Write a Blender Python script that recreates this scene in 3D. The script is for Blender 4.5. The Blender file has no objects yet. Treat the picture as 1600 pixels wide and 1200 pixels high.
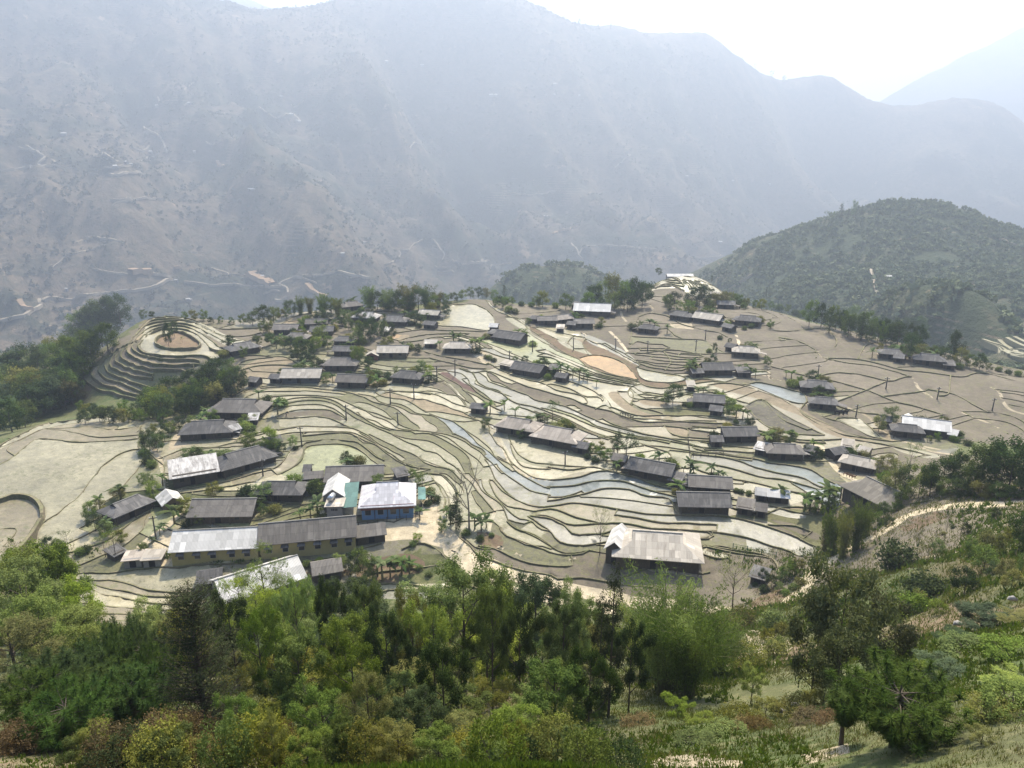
import bpy, math, random
import numpy as np
from mathutils import Vector, Matrix
from mathutils.geometry import delaunay_2d_cdt
R = math.radians
random.seed(7)
RNG = np.random.default_rng(7)
sc = bpy.context.scene
COL = sc.collection

# ------------------------------------------------------------------ camera, sky, sun, exposure
FPX, PITCH = 1186.0, R(17.3)
cam_d = bpy.data.cameras.new('camera'); cam = bpy.data.objects.new('camera', cam_d); COL.objects.link(cam)
cam_d.sensor_width = 36.0; cam_d.lens = 36.0 * FPX / 1600.0
cam_d.clip_start = 0.5; cam_d.clip_end = 30000
cam.location = (0, 0, 0); cam.rotation_euler = (math.pi / 2 - PITCH, 0, 0)
sc.camera = cam
SUN_EL, SUN_AZ = R(53), R(14)            # azimuth measured from +Y towards +X
w = bpy.data.worlds.new('World'); sc.world = w; w.use_nodes = True
nt = w.node_tree; nt.nodes.clear()
sky = nt.nodes.new('ShaderNodeTexSky'); sky.sky_type = 'NISHITA'; sky.sun_disc = False
sky.sun_elevation = SUN_EL; sky.sun_rotation = SUN_AZ; sky.air_density = 1.0; sky.dust_density = 1.6; sky.ozone_density = 1.0
bg = nt.nodes.new('ShaderNodeBackground'); bg.inputs['Strength'].default_value = 0.15
wo = nt.nodes.new('ShaderNodeOutputWorld')
nt.links.new(sky.outputs[0], bg.inputs[0]); nt.links.new(bg.outputs[0], wo.inputs[0])
sl = bpy.data.lights.new('sun', 'SUN'); sl.energy = 4.8; sl.angle = R(2.5); sl.color = (1.0, 0.905, 0.74)
so = bpy.data.objects.new('sun', sl); COL.objects.link(so)
sdir = Vector((math.sin(SUN_AZ) * math.cos(SUN_EL), math.cos(SUN_AZ) * math.cos(SUN_EL), math.sin(SUN_EL)))
so.rotation_euler = sdir.to_track_quat('Z', 'Y').to_euler(); so.location = sdir * 500
sc.view_settings.view_transform = 'Standard'; sc.view_settings.look = 'None'
sc.view_settings.exposure = 1.34; sc.view_settings.gamma = 1.0
sc.cycles.use_denoising = True
sc.cycles.max_bounces = 5; sc.cycles.diffuse_bounces = 3; sc.cycles.glossy_bounces = 2
sc.cycles.transmission_bounces = 3; sc.cycles.transparent_max_bounces = 4; sc.cycles.volume_bounces = 0

# ------------------------------------------------------------------ pixel rays
def rays(uv):
    uv = np.asarray(uv, float).reshape(-1, 2)
    cx = (uv[:, 0] - 800) / FPX; cy = (600 - uv[:, 1]) / FPX
    c, s = math.cos(PITCH), math.sin(PITCH)
    y = c + cy * s; z = -s + cy * c
    return np.stack([cx / y, np.ones_like(y), z / y], 1)      # per metre of Y
def pix(P):
    P = np.asarray(P, float).reshape(-1, 3)
    c, s = math.cos(PITCH), math.sin(PITCH)
    f = P[:, 1] * c - P[:, 2] * s; u = P[:, 1] * s + P[:, 2] * c
    f = np.maximum(f, 1e-3)
    return np.stack([800 + FPX * P[:, 0] / f, 600 - FPX * u / f], 1)

class RBF:
    def __init__(self, pts, c):
        p = np.asarray(pts, float); self.p = p[:, :2]; self.c = c
        self.mu = self.p.mean(0); n = len(p); self.s = 100.0
        d = np.sqrt(((self.p[:, None] - self.p[None]) ** 2).sum(-1) + c * c) / self.s
        Q = np.c_[np.ones(n), (self.p - self.mu) / self.s]
        A = np.zeros((n + 3, n + 3)); A[:n, :n] = d - np.eye(n) * 0.004; A[:n, n:] = Q; A[n:, :n] = Q.T
        self.w = np.linalg.solve(A, np.r_[p[:, 2], 0, 0, 0])
    def __call__(self, xy):
        xy = np.asarray(xy, float).reshape(-1, 2); out = np.empty(len(xy))
        for i in range(0, len(xy), 20000):
            q = xy[i:i + 20000]
            d = np.sqrt(((q[:, None] - self.p[None]) ** 2).sum(-1) + self.c ** 2) / self.s
            out[i:i + 20000] = d @ self.w[:-3] + self.w[-3] + (q - self.mu) / self.s @ self.w[-2:]
        return out

# ------------------------------------------------------------------ value noise
_perm = np.random.default_rng(3).random((256, 256))
def vnoise(x, y):
    xi = np.floor(x).astype(int); yi = np.floor(y).astype(int); fx = x - xi; fy = y - yi
    fx = fx * fx * (3 - 2 * fx); fy = fy * fy * (3 - 2 * fy)
    g = lambda a, b: _perm[a & 255, b & 255]
    return (g(xi, yi) * (1 - fx) * (1 - fy) + g(xi + 1, yi) * fx * (1 - fy) + g(xi, yi + 1) * (1 - fx) * fy + g(xi + 1, yi + 1) * fx * fy) * 2 - 1
def fbm(x, y, o=4):
    r = 0; a = 1; t = 0
    for i in range(o):
        r = r + a * vnoise(x * 2 ** i + 17 * i, y * 2 ** i + 31 * i); t += a; a *= .5
    return r / t
def ridged(x, y, o=4):
    r = 0; a = 1; t = 0
    for i in range(o):
        r = r + a * (1 - 2 * np.abs(vnoise(x * 2 ** i + 13 * i, y * 2 ** i + 7 * i))); t += a; a *= .5
    return r / t

# ------------------------------------------------------------------ bench and near hillside: height control points (pixel, z)
PZ = [
 (230,497,-54),(300,497,-55),(400,508,-56.5),(450,490,-56),(540,482,-55.5),(620,484,-55.5),(740,467,-54),(800,475,-55),(900,478,-55.5),
 (1012,462,-56.3),(1020,447,-54.2),(1040,437,-52.9),(1065,432,-52.3),(1090,433,-52.6),(1108,442,-53.8),(1128,460,-56.3),(1060,455,-55),(1095,455,-55),(1130,478,-57),(1200,485,-57),(1260,503,-58),(1340,520,-59),(1400,535,-60),(1450,545,-60),
 (1520,562,-61),(1600,580,-62),(1700,600,-63),(1000,480,-56.5),
 (990,500,-57),(1050,520,-57.5),(1130,560,-59),(1200,540,-58.5),(1300,560,-59.5),(1300,600,-61),(1400,600,-61),(1500,620,-62),(1600,650,-63),(1400,650,-63),(1500,680,-64),(1600,690,-64),
 (900,520,-58),(950,570,-59.5),(1040,600,-60.5),(1130,610,-60.5),(1200,620,-61.5),(1250,650,-62.5),(1330,690,-63.5),(1400,710,-64),
 (740,490,-55.5),(760,520,-57),(840,550,-58.5),(700,560,-58.5),(640,560,-58.5),(560,500,-57),(480,520,-57.5),(540,550,-58.5),(580,590,-60),(470,600,-60.5),(640,610,-60.5),
 (400,530,-58),(430,570,-59.5),(380,600,-61),(720,600,-60.5),(800,600,-60),(880,610,-60.5),(960,640,-61.5),(1000,660,-62.5),(740,640,-62),(800,670,-63),(860,700,-64),
 (940,730,-64.5),(1000,750,-65),(1080,800,-66),(1150,760,-65),(1220,760,-64.8),(1250,730,-64.2),(1100,700,-63.8),(1050,690,-63.5),(1180,680,-63.2),
 (480,640,-62.5),(540,650,-62.5),(480,670,-63.5),(530,700,-64.5),(450,700,-64.2),(400,740,-65),(600,660,-62.8),(660,670,-63.2),(600,700,-64.3),(680,710,-64.6),(640,730,-65),
 (700,660,-63),(740,700,-64.3),(760,740,-65.5),(720,740,-65.8),(700,770,-66.8),(760,800,-67),(820,780,-66.2),(860,820,-67),(940,800,-66.6),(900,850,-67.8),(820,860,-68.2),(760,850,-68),
 (600,800,-66.5),(650,830,-67),(520,800,-66.5),(560,830,-67),(720,870,-68.5),(800,905,-69.5),(900,930,-70.3),(1000,945,-70.5),(600,880,-69),(500,880,-68.5),(500,930,-70),
 (620,930,-70.3),(340,875,-67.5),(300,830,-66.8),(240,860,-67.8),(200,900,-68.5),(120,900,-68.5),(200,950,-70),(300,960,-70.2),
 (280,750,-65.3),(340,680,-63.8),(260,700,-64.3),(200,800,-66.3),(230,680,-64),
 (0,705,-64),(70,668,-63.8),(140,660,-63.7),(220,662,-63.8),(100,730,-64.5),(0,750,-64.7),(200,700,-64.4),(180,740,-65),(60,810,-65.7),(15,800,-66.4),(100,860,-66.8),(-120,760,-64.7),
 (0,655,-74),(60,620,-80),(130,630,-72),(0,600,-95),(90,570,-84),(60,540,-100),(-120,690,-75),(180,640,-68),(240,640,-66.5),
 (262,548,-57.3),(330,545,-57.3),(250,560,-57.6),(240,522,-56.3),(330,520,-56.5),(230,617,-66.3),(170,600,-66.5),(280,606,-65.5),(130,592,-67),(155,570,-62.5),(200,537,-57),(320,572,-60),(310,600,-63.5),(340,620,-63),(300,650,-64.5),
 (380,510,-56.5),(300,510,-55.5),(440,505,-57),
 (1310,720,-64),(1350,735,-64.2),(1290,790,-64.5),(1230,830,-66.5),(1270,865,-67.3),(1180,870,-67.5),(1040,900,-68.5),(1100,920,-69.3),(1190,925,-67.5),(1240,935,-64),
 (1400,825,-56),(1480,792,-52),(1560,787,-50),(1450,765,-56),(1350,780,-62.5),(1600,760,-50),(1700,780,-44),
 (1170,960,-63),(1100,955,-69),(1000,960,-70.4),(1150,1000,-50),(1200,1040,-41),(1150,1100,-32),(1000,1190,-22),(1150,1195,-21),(1300,950,-50),(1400,950,-45),
 (1450,900,-44),(1540,860,-42),(1600,860,-40),(1600,900,-34),(1500,980,-32),(1590,1000,-24),(1590,1100,-17),(1450,1100,-22),(1410,1199,-17.5),(1300,1100,-28),(1250,1190,-20),
 (100,1190,-21),(500,1190,-21),(800,1190,-21),(100,1050,-38),(400,1050,-40),(700,1050,-40),(950,1050,-42),(100,985,-56),(400,1000,-56),(700,1000,-58),(950,1000,-60)]
pz = np.array(PZ, float); rr = rays(pz[:, :2]); Yc = pz[:, 2] / rr[:, 2]
CP = [tuple(r * y) for r, y in zip(rr, Yc)]
# beyond the visible rim the spur falls away into the valley
for (u, v, z, d1, d2) in [(230,497,-54,40,120),(300,497,-55,40,120),(400,508,-56.5,45,120),(450,490,-56,45,120),(540,480,-55.5,45,120),(620,480,-55.5,45,120),(740,467,-54,40,120),
        (800,475,-55,45,120),(900,478,-55.5,45,120),(1065,432,-52,30,110),(1130,470,-57,45,130),(1260,500,-58,45,120),(1400,530,-60,45,120),(1520,560,-61,45,120),(1700,595,-63,45,120)]:
    r = rays([(u, v)])[0]; P = r * (z / r[2]); h = math.hypot(P[0], P[1]); dx, dy = P[0] / h, P[1] / h
    CP.append((P[0] + dx * d1, P[1] + dy * d1, z - 20)); CP.append((P[0] + dx * d2, P[1] + dy * d2, z - 90))
CP += [(-200,330,-125),(-320,330,-150),(-320,220,-120),(-200,430,-170),(-260,260,-118),(0,0,-2.2),(-40,0,-3),(-90,10,-10),(40,-2,-1),(90,0,3),(0,9,-9),(-40,10,-12),(40,10,-8),(0,-12,-1.8),(-150,40,-30),(140,40,2),(-160,90,-62),(120,70,-14),(150,110,-34),(200,150,-50),(220,200,-62)]
H0 = RBF(CP, 5.0)
def Hb(xy):
    xy = np.asarray(xy, float).reshape(-1, 2)
    return H0(xy)
def hit(u, v=None, H=None):
    uv = np.asarray(u if v is None else [(u, v)], float).reshape(-1, 2); r = rays(uv)
    ys = np.r_[np.arange(9, 120, 1.5), np.arange(120, 430, 2.5)]
    out = np.zeros((len(uv), 3))
    q = (r[:, None, :2] * ys[None, :, None]).reshape(-1, 2)
    d = (r[:, None, 2] * ys[None, :]) - Hb(q).reshape(len(uv), -1)
    lo = np.zeros(len(uv)); hi = np.zeros(len(uv))
    for i in range(len(uv)):
        k = np.where(d[i] < 0)[0]; k = k[0] if len(k) else len(ys) - 1
        lo[i] = ys[max(k - 1, 0)]; hi[i] = ys[k]
    for _ in range(12):
        m = (lo + hi) / 2; dm = r[:, 2] * m - Hb(r[:, :2] * m[:, None]); lo = np.where(dm > 0, m, lo); hi = np.where(dm > 0, hi, m)
    y = (lo + hi) / 2; P = r * y[:, None]
    return P if v is None else P[0]
# ------------------------------------------------------------------ traced terrace edges (crop coordinates of enlargements of the survey picture)
CR = dict(A=(0,440,4), B=(360,420,4), C=(720,420,4), D=(1080,420,3.077), E=(0,640,4), F=(360,640,4), G=(720,620,4), H=(1080,620,4), X=(0,0,1),
          P=(560,560,6.667), Q=(620,680,6.667), Rr=(940,590,6.667), S=(380,560,6.667), T=(940,420,6.667), U=(1180,560,6.667), V=(120,480,6.667),
          L=(0,820,3.158), M=(450,820,3.158), N=(1100,770,3.2))
def smooth_px0(p):
    p = np.array(p, float); n = len(p); out = []
    for i in range(n):
        a, b, c, d = p[i - 1], p[i], p[(i + 1) % n], p[(i + 2) % n]
        for t in (0, .33, .67): out.append(.5 * (2 * b + (c - a) * t + (2 * a - 5 * b + 4 * c - d) * t * t + (3 * b - a - 3 * c + d) * t ** 3))
    return out
LINES = []      # (pixel points, half step, bund height, width, style)
def ln(c, pts, s=.10, h=.07, w=.32, style=0, z=None):
    ox, oy, k = CR[c]; LINES.append(([(ox + x / k, oy + y / k) for x, y in pts], s, h, w, style))
def many(c, rows, **kw):
    for r in rows:
        a = [int(t) for t in r.replace(',', ' ').split()]; ln(c, list(zip(a[::2], a[1::2])), **kw)
def fam(c, A, B, n, wob=.25, seed=1, **kw):
    g = np.random.default_rng(seed)
    def rs(p, m=26):
        p = np.array(p, float); d = np.r_[0, np.cumsum(np.hypot(*np.diff(p, axis=0).T))]; t = np.linspace(0, d[-1], m)
        return np.stack([np.interp(t, d, p[:, 0]), np.interp(t, d, p[:, 1])], 1)
    A, B = rs(A), rs(B); gap = np.hypot(*(B - A).T) / (n + 1)
    for i in range(n):
        t = (i + 1) / (n + 1); nz = np.interp(np.arange(26), np.arange(0, 30, 4), g.uniform(-1, 1, 8)) * wob
        P = A + (B - A) * t; P += (B - A) / (np.hypot(*(B - A).T)[:, None] + 1e-6) * (nz * gap)[:, None]
        a, b = (0, 26) if g.random() < .6 else (g.integers(0, 6), 26 - g.integers(0, 6))
        ln(c, [tuple(q) for q in P[a:b]], **kw)
# large flooded fields lower left
many('E', ['0 240 130 190 260 125 400 120 560 108 700 125 880 108', '260 125 380 130 480 150 620 172 870 160', '0 345 80 300 160 230 240 182 350 192 480 202 640 200 870 182',
 '870 250 855 250 800 255 730 290 650 345 600 400 550 470 490 545 440 585 360 650 270 710 200 790 150 840 120 900', '880 100 870 160 870 250 895 315 860 370 800 440 740 520 640 590',
 '130 880 270 935 400 900 520 870 600 845 700 800 800 720 900 650 945 630', '300 1000 420 1035 560 1020 700 1020 820 1000 960 990 1100 985 1300 970 1600 950',
 '400 1062 600 1065 700 1065 800 1090 900 1120 1060 1135 1200 1140', '440 1080 560 1085 640 1110 760 1130 900 1160 1060 1165 1200 1160', '440 1100 560 1120 620 1150 720 1165 820 1190 1000 1215 1200 1220',
 '930 640 900 700 880 760 800 830 700 890 600 930'])
many('E', ['-260 660 -120 600 0 578 60 556 130 548 190 562 240 598 268 650 262 700 232 750 190 810 130 880 100 930'], s=.7, h=.2, w=.9)
ln('A', [(-200,1180),(0,1040),(100,985),(270,905),(400,885),(560,868),(700,860),(880,880),(960,885)], s=.5, h=.15)
many('L', ['400 385 500 400 620 410 800 425 1000 420', '420 440 600 440 800 455 1000 450', '450 478 600 475 800 490 1000 480', '500 520 700 515 900 525'])
many('E', ['910 245 960 300 1020 350 1030 430 1040 500', '910 240 1000 205 1100 195 1250 190 1440 185 1480 190', '1000 305 1100 265 1200 240 1340 235 1440 210 1600 195', '1050 350 1070 310 1180 272 1300 240 1440 235',
 '1110 500 1250 482 1450 440 1600 398', '1130 525 1300 500 1420 480 1600 448', '1480 200 1500 165 1600 110', '1500 205 1560 175 1650 150'])
many('B', ['190 745 330 738 480 742 600 755 700 765 800 790 900 835 960 845', '0 830 60 780 120 750 200 735 330 725 480 728 560 735', '100 800 190 770 330 765 480 765 620 775 720 785',
 '130 825 250 800 400 790 560 795 680 815 800 870 930 910 1000 940', '180 850 300 830 420 805 560 805 660 830 740 880 830 930 900 970 1000 1010', '200 870 330 850 430 825 560 825 660 850 730 900 800 945',
 '210 905 310 870 440 850 560 850 640 870 690 900 722 935', '280 925 330 905 420 885 560 878 640 890 700 925 722 945', '290 935 400 932 520 925 620 935 690 968 770 1000',
 '300 1008 450 985 560 990 640 985 700 990 770 1000 860 1040 920 1090 1000 1130 1100 1190', '40 1065 120 1040 200 1020 330 1000', '80 1095 200 1062 340 1032 480 1020 620 1018 740 1020 830 1050 900 1090'])
many('F', ['950 352 930 350 870 310 830 270 780 235 700 218 560 222 475 235 460 280 430 330 380 370 300 412', '450 225 480 205 600 190 720 195 800 205 850 245 900 290 960 320', '450 165 600 150 720 145 780 165 850 200 920 230 1000 280 1080 330 1150 360 1250 372',
 '450 225 400 240 360 280 330 330 270 370 180 395 60 420 0 440', '0 480 60 465 120 455', '150 570 250 590 440 590', '1230 400 1330 415 1390 470 1425 540 1410 600', '1230 395 1300 480 1340 560 1330 640'], s=.14)
many('P', ['200 262 400 270 640 285 780 310 870 335 930 377', '220 325 420 345 600 352 740 340 860 355 930 378', '280 352 440 380 600 425 700 430 800 465 900 490 980 530 1080 560 1160 600 1250 640 1350 680 1430 710',
 '600 352 780 370 900 420 1000 470 1120 500', '700 205 750 222 860 250 960 310 1030 380 1090 430 1150 520', '930 378 1020 390 1080 440 1120 500', '800 185 920 250 1010 320 1090 400 1170 480', '820 150 960 230 1060 290 1120 350 1190 420 1240 480',
 '930 135 1050 150 1130 210 1180 280 1280 350 1380 430 1450 500', '1050 105 1100 110 1180 150 1220 200 1220 260 1300 300 1420 340 1500 370 1600 400', '1260 148 1330 200 1350 240 1440 270 1530 300 1600 330', '1310 125 1430 180 1500 240 1600 270',
 '180 350 260 400 380 420 480 430 560 470 640 520 720 560', '340 460 440 480 520 520 600 570 700 590 800 610 900 680 960 740 980 790', '0 370 100 390 190 410 220 450 400 500 480 540 560 580 640 590 720 660 800 700 830 740',
 '0 455 100 470 200 510 300 570 420 680 560 740 700 760 860 780 980 810 1100 860 1200 930 1290 990 1360 1060 1440 1140 1500 1200', '250 470 360 510 470 590 560 660 640 730', '0 505 80 540 150 600 260 630 360 690 450 740 600 750',
 '0 560 60 620 180 650 280 710 400 750 560 760', '700 560 850 555 960 580 1080 600 1250 640', '740 580 860 620 980 660 1100 740 1160 800 1240 880 1320 950 1400 1000 1500 1100 1600 1180', '960 650 1080 660 1250 640',
 '1350 690 1370 760 1400 820 1460 900 1520 950 1560 1040 1600 1100', '0 640 100 680 200 720 350 790 480 830 600 840 740 860 860 920 960 990 1060 1080 1100 1160 1120 1200', '600 780 720 780 840 820 980 900 1080 970 1160 1050 1180 1150',
 '360 800 480 860 620 910 700 960 820 990 900 1060 1000 1120 1060 1200', '120 790 200 830 330 890 450 950 600 1010 680 1060 800 1110 900 1140 1000 1180', '0 770 80 810 150 860 240 940 340 1000 420 1060 530 1100 600 1130',
 '0 830 60 880 160 890 250 960 360 1040 500 1110', '0 880 100 940 180 1010 250 1050', '980 780 1100 830 1200 900 1280 940 1340 1000', '760 780 860 800 960 840 1060 930 1160 1000 1250 1060 1300 1130', '1100 740 1180 790 1280 860 1380 950 1440 1030 1540 1080 1600 1110'], s=.09, h=.05, w=.27)
many('Q', ['230 230 300 290 420 330 520 350 620 410 700 490', '640 350 720 440 790 510 850 590 920 660 970 740 1020 790', '760 400 850 500 900 580 980 640 1060 700 1140 800 1160 880', '920 250 980 350 1020 440 1060 500 1160 600 1240 670 1340 710 1500 745',
 '1040 300 1100 380 1200 460 1300 520 1400 580 1600 625', '1060 220 1160 290 1240 380 1360 450 1500 520 1600 555', '1110 130 1160 230 1220 310 1320 380 1420 440 1600 465', '1180 90 1200 180 1260 280 1330 330 1460 350 1600 355',
 '1160 0 1230 160 1300 230 1420 280 1600 300', '880 460 930 580 1020 660 1120 740 1200 810 1290 880 1400 900 1500 980 1600 1000', '960 460 1010 580 1060 660 1160 740 1300 760 1440 790', '1000 470 1080 560 1180 630 1280 690 1400 730 1500 745',
 '340 390 440 410 520 470 580 540 620 620 640 700', '360 460 440 520 500 580 540 660 545 740', '440 395 540 420 640 500 690 570 700 620', '1160 880 1200 930 1290 990 1400 1040 1500 1090 1600 1160', '1060 950 1120 1040 1230 1090 1350 1140 1500 1160 1600 1190',
 '1160 880 1250 910 1340 930 1400 900', '780 590 820 680 880 760 910 820', '690 1040 780 1130 840 1170 980 1190', '780 300 800 400 860 500'], s=.09, h=.05, w=.27)
many('G', ['540 440 600 450 700 455 800 440 870 450 960 475 1100 510 1250 560 1400 590', '560 426 640 430 780 440', '540 521 650 515 740 500 850 470 940 462', '540 562 700 560 800 530 900 520 1020 530 1100 560 1200 590 1360 630',
 '540 626 660 625 760 590', '540 650 620 640 720 620 800 600 900 575 1050 580 1150 620 1300 635 1340 700 1360 738', '520 688 580 680 680 665 760 665 860 680 960 700 1100 725 1250 735 1360 738 1600 745', '470 715 560 700 640 720 740 760 880 790 1000 790 1200 820 1400 835 1600 845',
 '440 745 520 740 600 770 680 800 780 800 900 790 1000 790', '420 750 500 800 560 840 600 890 650 920 740 935 840 920 950 900', '290 780 350 830 450 860 520 900 580 950 650 980 730 980 800 960', '250 820 280 870 360 900 450 930 540 970 620 990 740 990 800 960',
 '110 930 200 950 300 990 420 1040 560 1060 700 1060', '0 880 60 930 130 1000 260 1050 400 1090 560 1120', '960 740 1100 760 1300 790 1450 790 1600 805', '960 825 1080 840 1200 850 1400 880 1560 890 1580 850 1520 845', '440 745 560 760 580 780 640 800 700 860 800 860 900 855 960 825',
 '1510 940 1600 930 1700 950', '1000 1130 1100 1090 1200 1065 1350 1075 1500 1110 1560 1100', '1510 985 1600 1010 1680 1010', '600 1140 760 1130 900 1150 1050 1180 1200 1190', '860 250 1000 250 1150 260 1300 290'], s=.13)
many('H', ['0 890 90 885 130 870 120 850 0 835', '130 850 250 860 380 890 500 930 600 960 665 992', '40 738 190 745 300 765 400 790 520 825 640 870 740 920 805 955 780 1000', '70 930 200 960 350 990 450 1000 530 1020 540 1065',
 '0 320 100 345 250 370 400 390 520 420 640 430 760 460 850 520 900 545', '0 360 130 370 280 395 400 440 550 480 700 510 800 560 900 570', '0 395 150 425 300 460 430 500 560 515 700 550 820 585', '0 440 150 490 300 520 450 550 560 580 690 605', '80 330 250 340 400 350',
 '0 160 120 165 260 170 400 205 560 245 700 270 860 270 1000 265 1150 290 1300 320 1500 370', '0 185 120 190 300 190 400 225 560 268 700 285 840 290', '0 205 150 225', '460 735 600 690 800 700 900 720', '250 640 380 660 520 690 640 720 760 740', '240 690 400 730 480 720', '480 800 640 810 760 845'], s=.13)
many('C', ['0 225 80 222 150 250 200 290 212 340 190 372 160 388 0 362 -110 358 -160 345 -150 300 -120 255 -60 228 0 225', '-170 370 -140 260 -100 215 0 195 80 180 140 180 200 230 260 260 330 300 390 340 430 380 510 430 580 480 660 530 740 570 800 620 880 660 960 680 1040 690 1110 700',
 '-120 215 -60 195 50 175 130 178', '150 195 220 260 290 290 370 330 410 360 420 400 520 460 600 510 700 550', '280 300 360 310 420 350 520 400 600 440 680 470', '740 560 800 540 860 540 940 555 1020 590 1070 640 1110 695 1040 680 960 665 870 630 800 600 740 560',
 '1100 615 1150 630 1250 650 1350 665 1410 690 1330 710 1230 710 1150 695 1110 660 1100 615', '1110 700 1150 730 1250 745 1350 735 1600 700', '1060 745 1130 800 1200 805 1280 790', '1130 720 1060 740 1045 790 1100 815 1150 815', '0 625 70 650 160 640 230 660 330 700 430 740 540 770 640 800 700 815 760 845 840 870 920 885 980 905',
 '80 650 100 700 160 740 230 760 280 800 350 840 440 860 560 900 680 950 800 1010 920 1050 1000 1085', '160 650 190 700 260 720 330 760 420 790 470 820 560 840 620 850 700 880 780 920 900 970 1100 1020 1300 1060 1600 1080', '170 590 260 640 400 690 500 710 600 760 700 780 770 800 790 840 750 845',
 '560 720 680 750 780 800 850 800 890 830 870 790 800 750 700 710 600 690 520 700', '0 690 60 730 120 790 180 820 280 850', '0 750 100 800 200 860 260 885', '0 810 80 850 160 880', '1150 1050 1300 1075 1500 1115 1600 1120', '1120 1090 1250 1130 1310 1150 1320 1180', '840 880 900 850 960 900 1040 930 1140 940 1280 945 1440 960 1600 965',
 '980 905 1060 940 1160 960 1300 955 1450 950 1600 950', '1260 980 1410 1000 1410 1050', '850 470 880 470 990 530 1080 580 1120 600 1090 620', '900 465 960 500 1040 540 1110 590', '780 440 830 460 850 470', '490 365 620 400 780 430', '780 440 760 470 790 530', '700 425 670 460 710 500', '560 820 640 860 700 850 760 880'], s=.12)
fam('C', [(1140,750),(1250,770),(1400,740),(1600,712)], [(1100,812),(1250,830),(1420,800),(1600,790)], 3, seed=4)
fam('C', [(440,430),(600,520),(760,590),(880,640),(1000,670),(1110,702)], [(520,690),(620,660),(760,700),(880,720),(1000,735),(1080,745)], 6, seed=5, s=.16)
fam('C', [(0,395),(120,420),(260,480),(380,540),(480,590)], [(130,540),(240,580),(320,590),(400,600),(500,630)], 3, seed=6)
fam('C', [(-120,390),(0,395),(120,430),(220,480)], [(-180,470),(-60,440),(60,470),(150,520)], 3, seed=16)
fam('C', [(280,850),(440,900),(620,960),(800,1030),(960,1085)], [(560,900),(700,950),(820,1020),(930,1055),(1000,1085)], 3, seed=7)
fam('C', [(640,870),(760,900),(900,985),(1100,1030),(1260,1060)], [(430,870),(640,930),(840,1010),(1000,1060),(1150,1080)], 2, seed=8)
fam('Rr', [(420,650),(700,700),(1000,745),(1200,740),(1600,800)], [(540,790),(760,790),(1000,830),(1250,860),(1600,900)], 2, seed=9)
many('Rr', ['310 280 330 180 300 130 240 80 120 50', '370 250 420 225 560 235 700 250', '110 310 60 240 0 180', '320 270 420 320 560 350 640 380', '150 320 260 370 400 400 600 395 800 400 1100 400 1300 420', '0 430 100 480 260 530 440 590 600 615 760 650 900 690 1060 735', '640 490 700 570 780 610 880 625', '880 530 1050 520 1190 530', '890 620 1140 640',
 '330 90 430 160 560 190 660 190', '160 140 200 200 260 250 320 290'], s=.14)
# upper village fields
many('B', ['0 375 180 370 300 365', '0 425 100 420 190 400', '310 350 400 300 540 270', '700 310 760 260 860 245 980 240 1150 250', '700 330 800 280 960 265 1130 285', '1050 400 1200 380 1330 385 1480 390 1600 395', '1080 440 1200 415 1350 405 1500 405', '1060 460 1180 450 1300 425 1480 425 1560 430',
 '20 620 80 580 200 560 330 550 420 590 450 610', '40 640 160 610 300 600 430 610', '580 630 700 640 800 655 1000 655', '0 560 100 540 190 540', '1100 480 1220 520 1320 545 1460 570 1600 600', '1250 560 1380 590 1500 620 1600 625', '0 450 80 455 130 470', '920 800 1000 770 1150 770 1250 785', '1100 700 1240 710 1330 700'], s=.14)
many('A', ['1320 490 1400 470 1440 440', '1430 490 1560 460 1700 470', '1280 290 1400 350 1520 370 1600 360', '1200 240 1320 280 1420 300 1600 290', '1220 262 1340 318 1440 350', '1340 745 1440 720 1520 680 1600 660'], s=.14)
# knoll: steep stepped flank, pond and island
KN = ['1440 430 1380 440 1320 425 1250 350 1180 310 1100 298 1000 305 930 335 885 375 862 400 870 425 905 450 960 462 1050 472 1150 468 1250 464 1300 474 1320 492', '1200 520 1255 520 1240 495 1150 493 1050 494 960 482 880 458 830 425 825 400 850 375',
 '1180 560 1215 548 1205 522 1100 530 1000 524 900 502 830 470 795 435 800 405 825 385', '1160 572 1140 560 1060 558 950 550 850 528 775 495 760 460 770 430 800 400', '960 590 850 562 770 535 725 505 722 475 745 440 790 395',
 '950 615 850 598 760 570 700 540 688 512 705 470 770 405', '945 668 850 640 740 600 680 568 655 530 668 490 740 420', '900 695 800 655 700 622 635 590 612 555 625 520 700 445', '880 715 780 690 690 660 600 620 575 585 590 545 680 460', '860 740 700 700 600 670 545 630 530 590 560 550 660 470', '500 640 492 605 540 570 640 490 700 430']
for i, r in enumerate(KN): many('A', [r], s=.36 if i else .4, h=.15, w=.45)
many('A', ['850 380 900 340 960 300 1060 278 1150 280 1230 310 1300 360 1380 415 1450 425', '830 385 890 320 960 280 1060 262 1150 264 1240 290 1310 330 1400 378 1480 392 1570 385', '800 400 880 300 950 262 1060 246 1160 248 1260 275 1340 315', '850 340 900 285 950 245 1050 236 1150 240 1230 262', '870 300 920 250 960 228 1060 228 1160 232', '900 240 960 218 1060 222 1180 236'], s=.3, h=.15, w=.4)
many('A', ['975 375 1000 350 1060 335 1095 318 1140 325 1200 355 1245 385 1252 405 1230 422 1160 432 1080 432 1000 415 972 392 975 375'], s=0, h=.9, w=.6, style=2)
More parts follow.
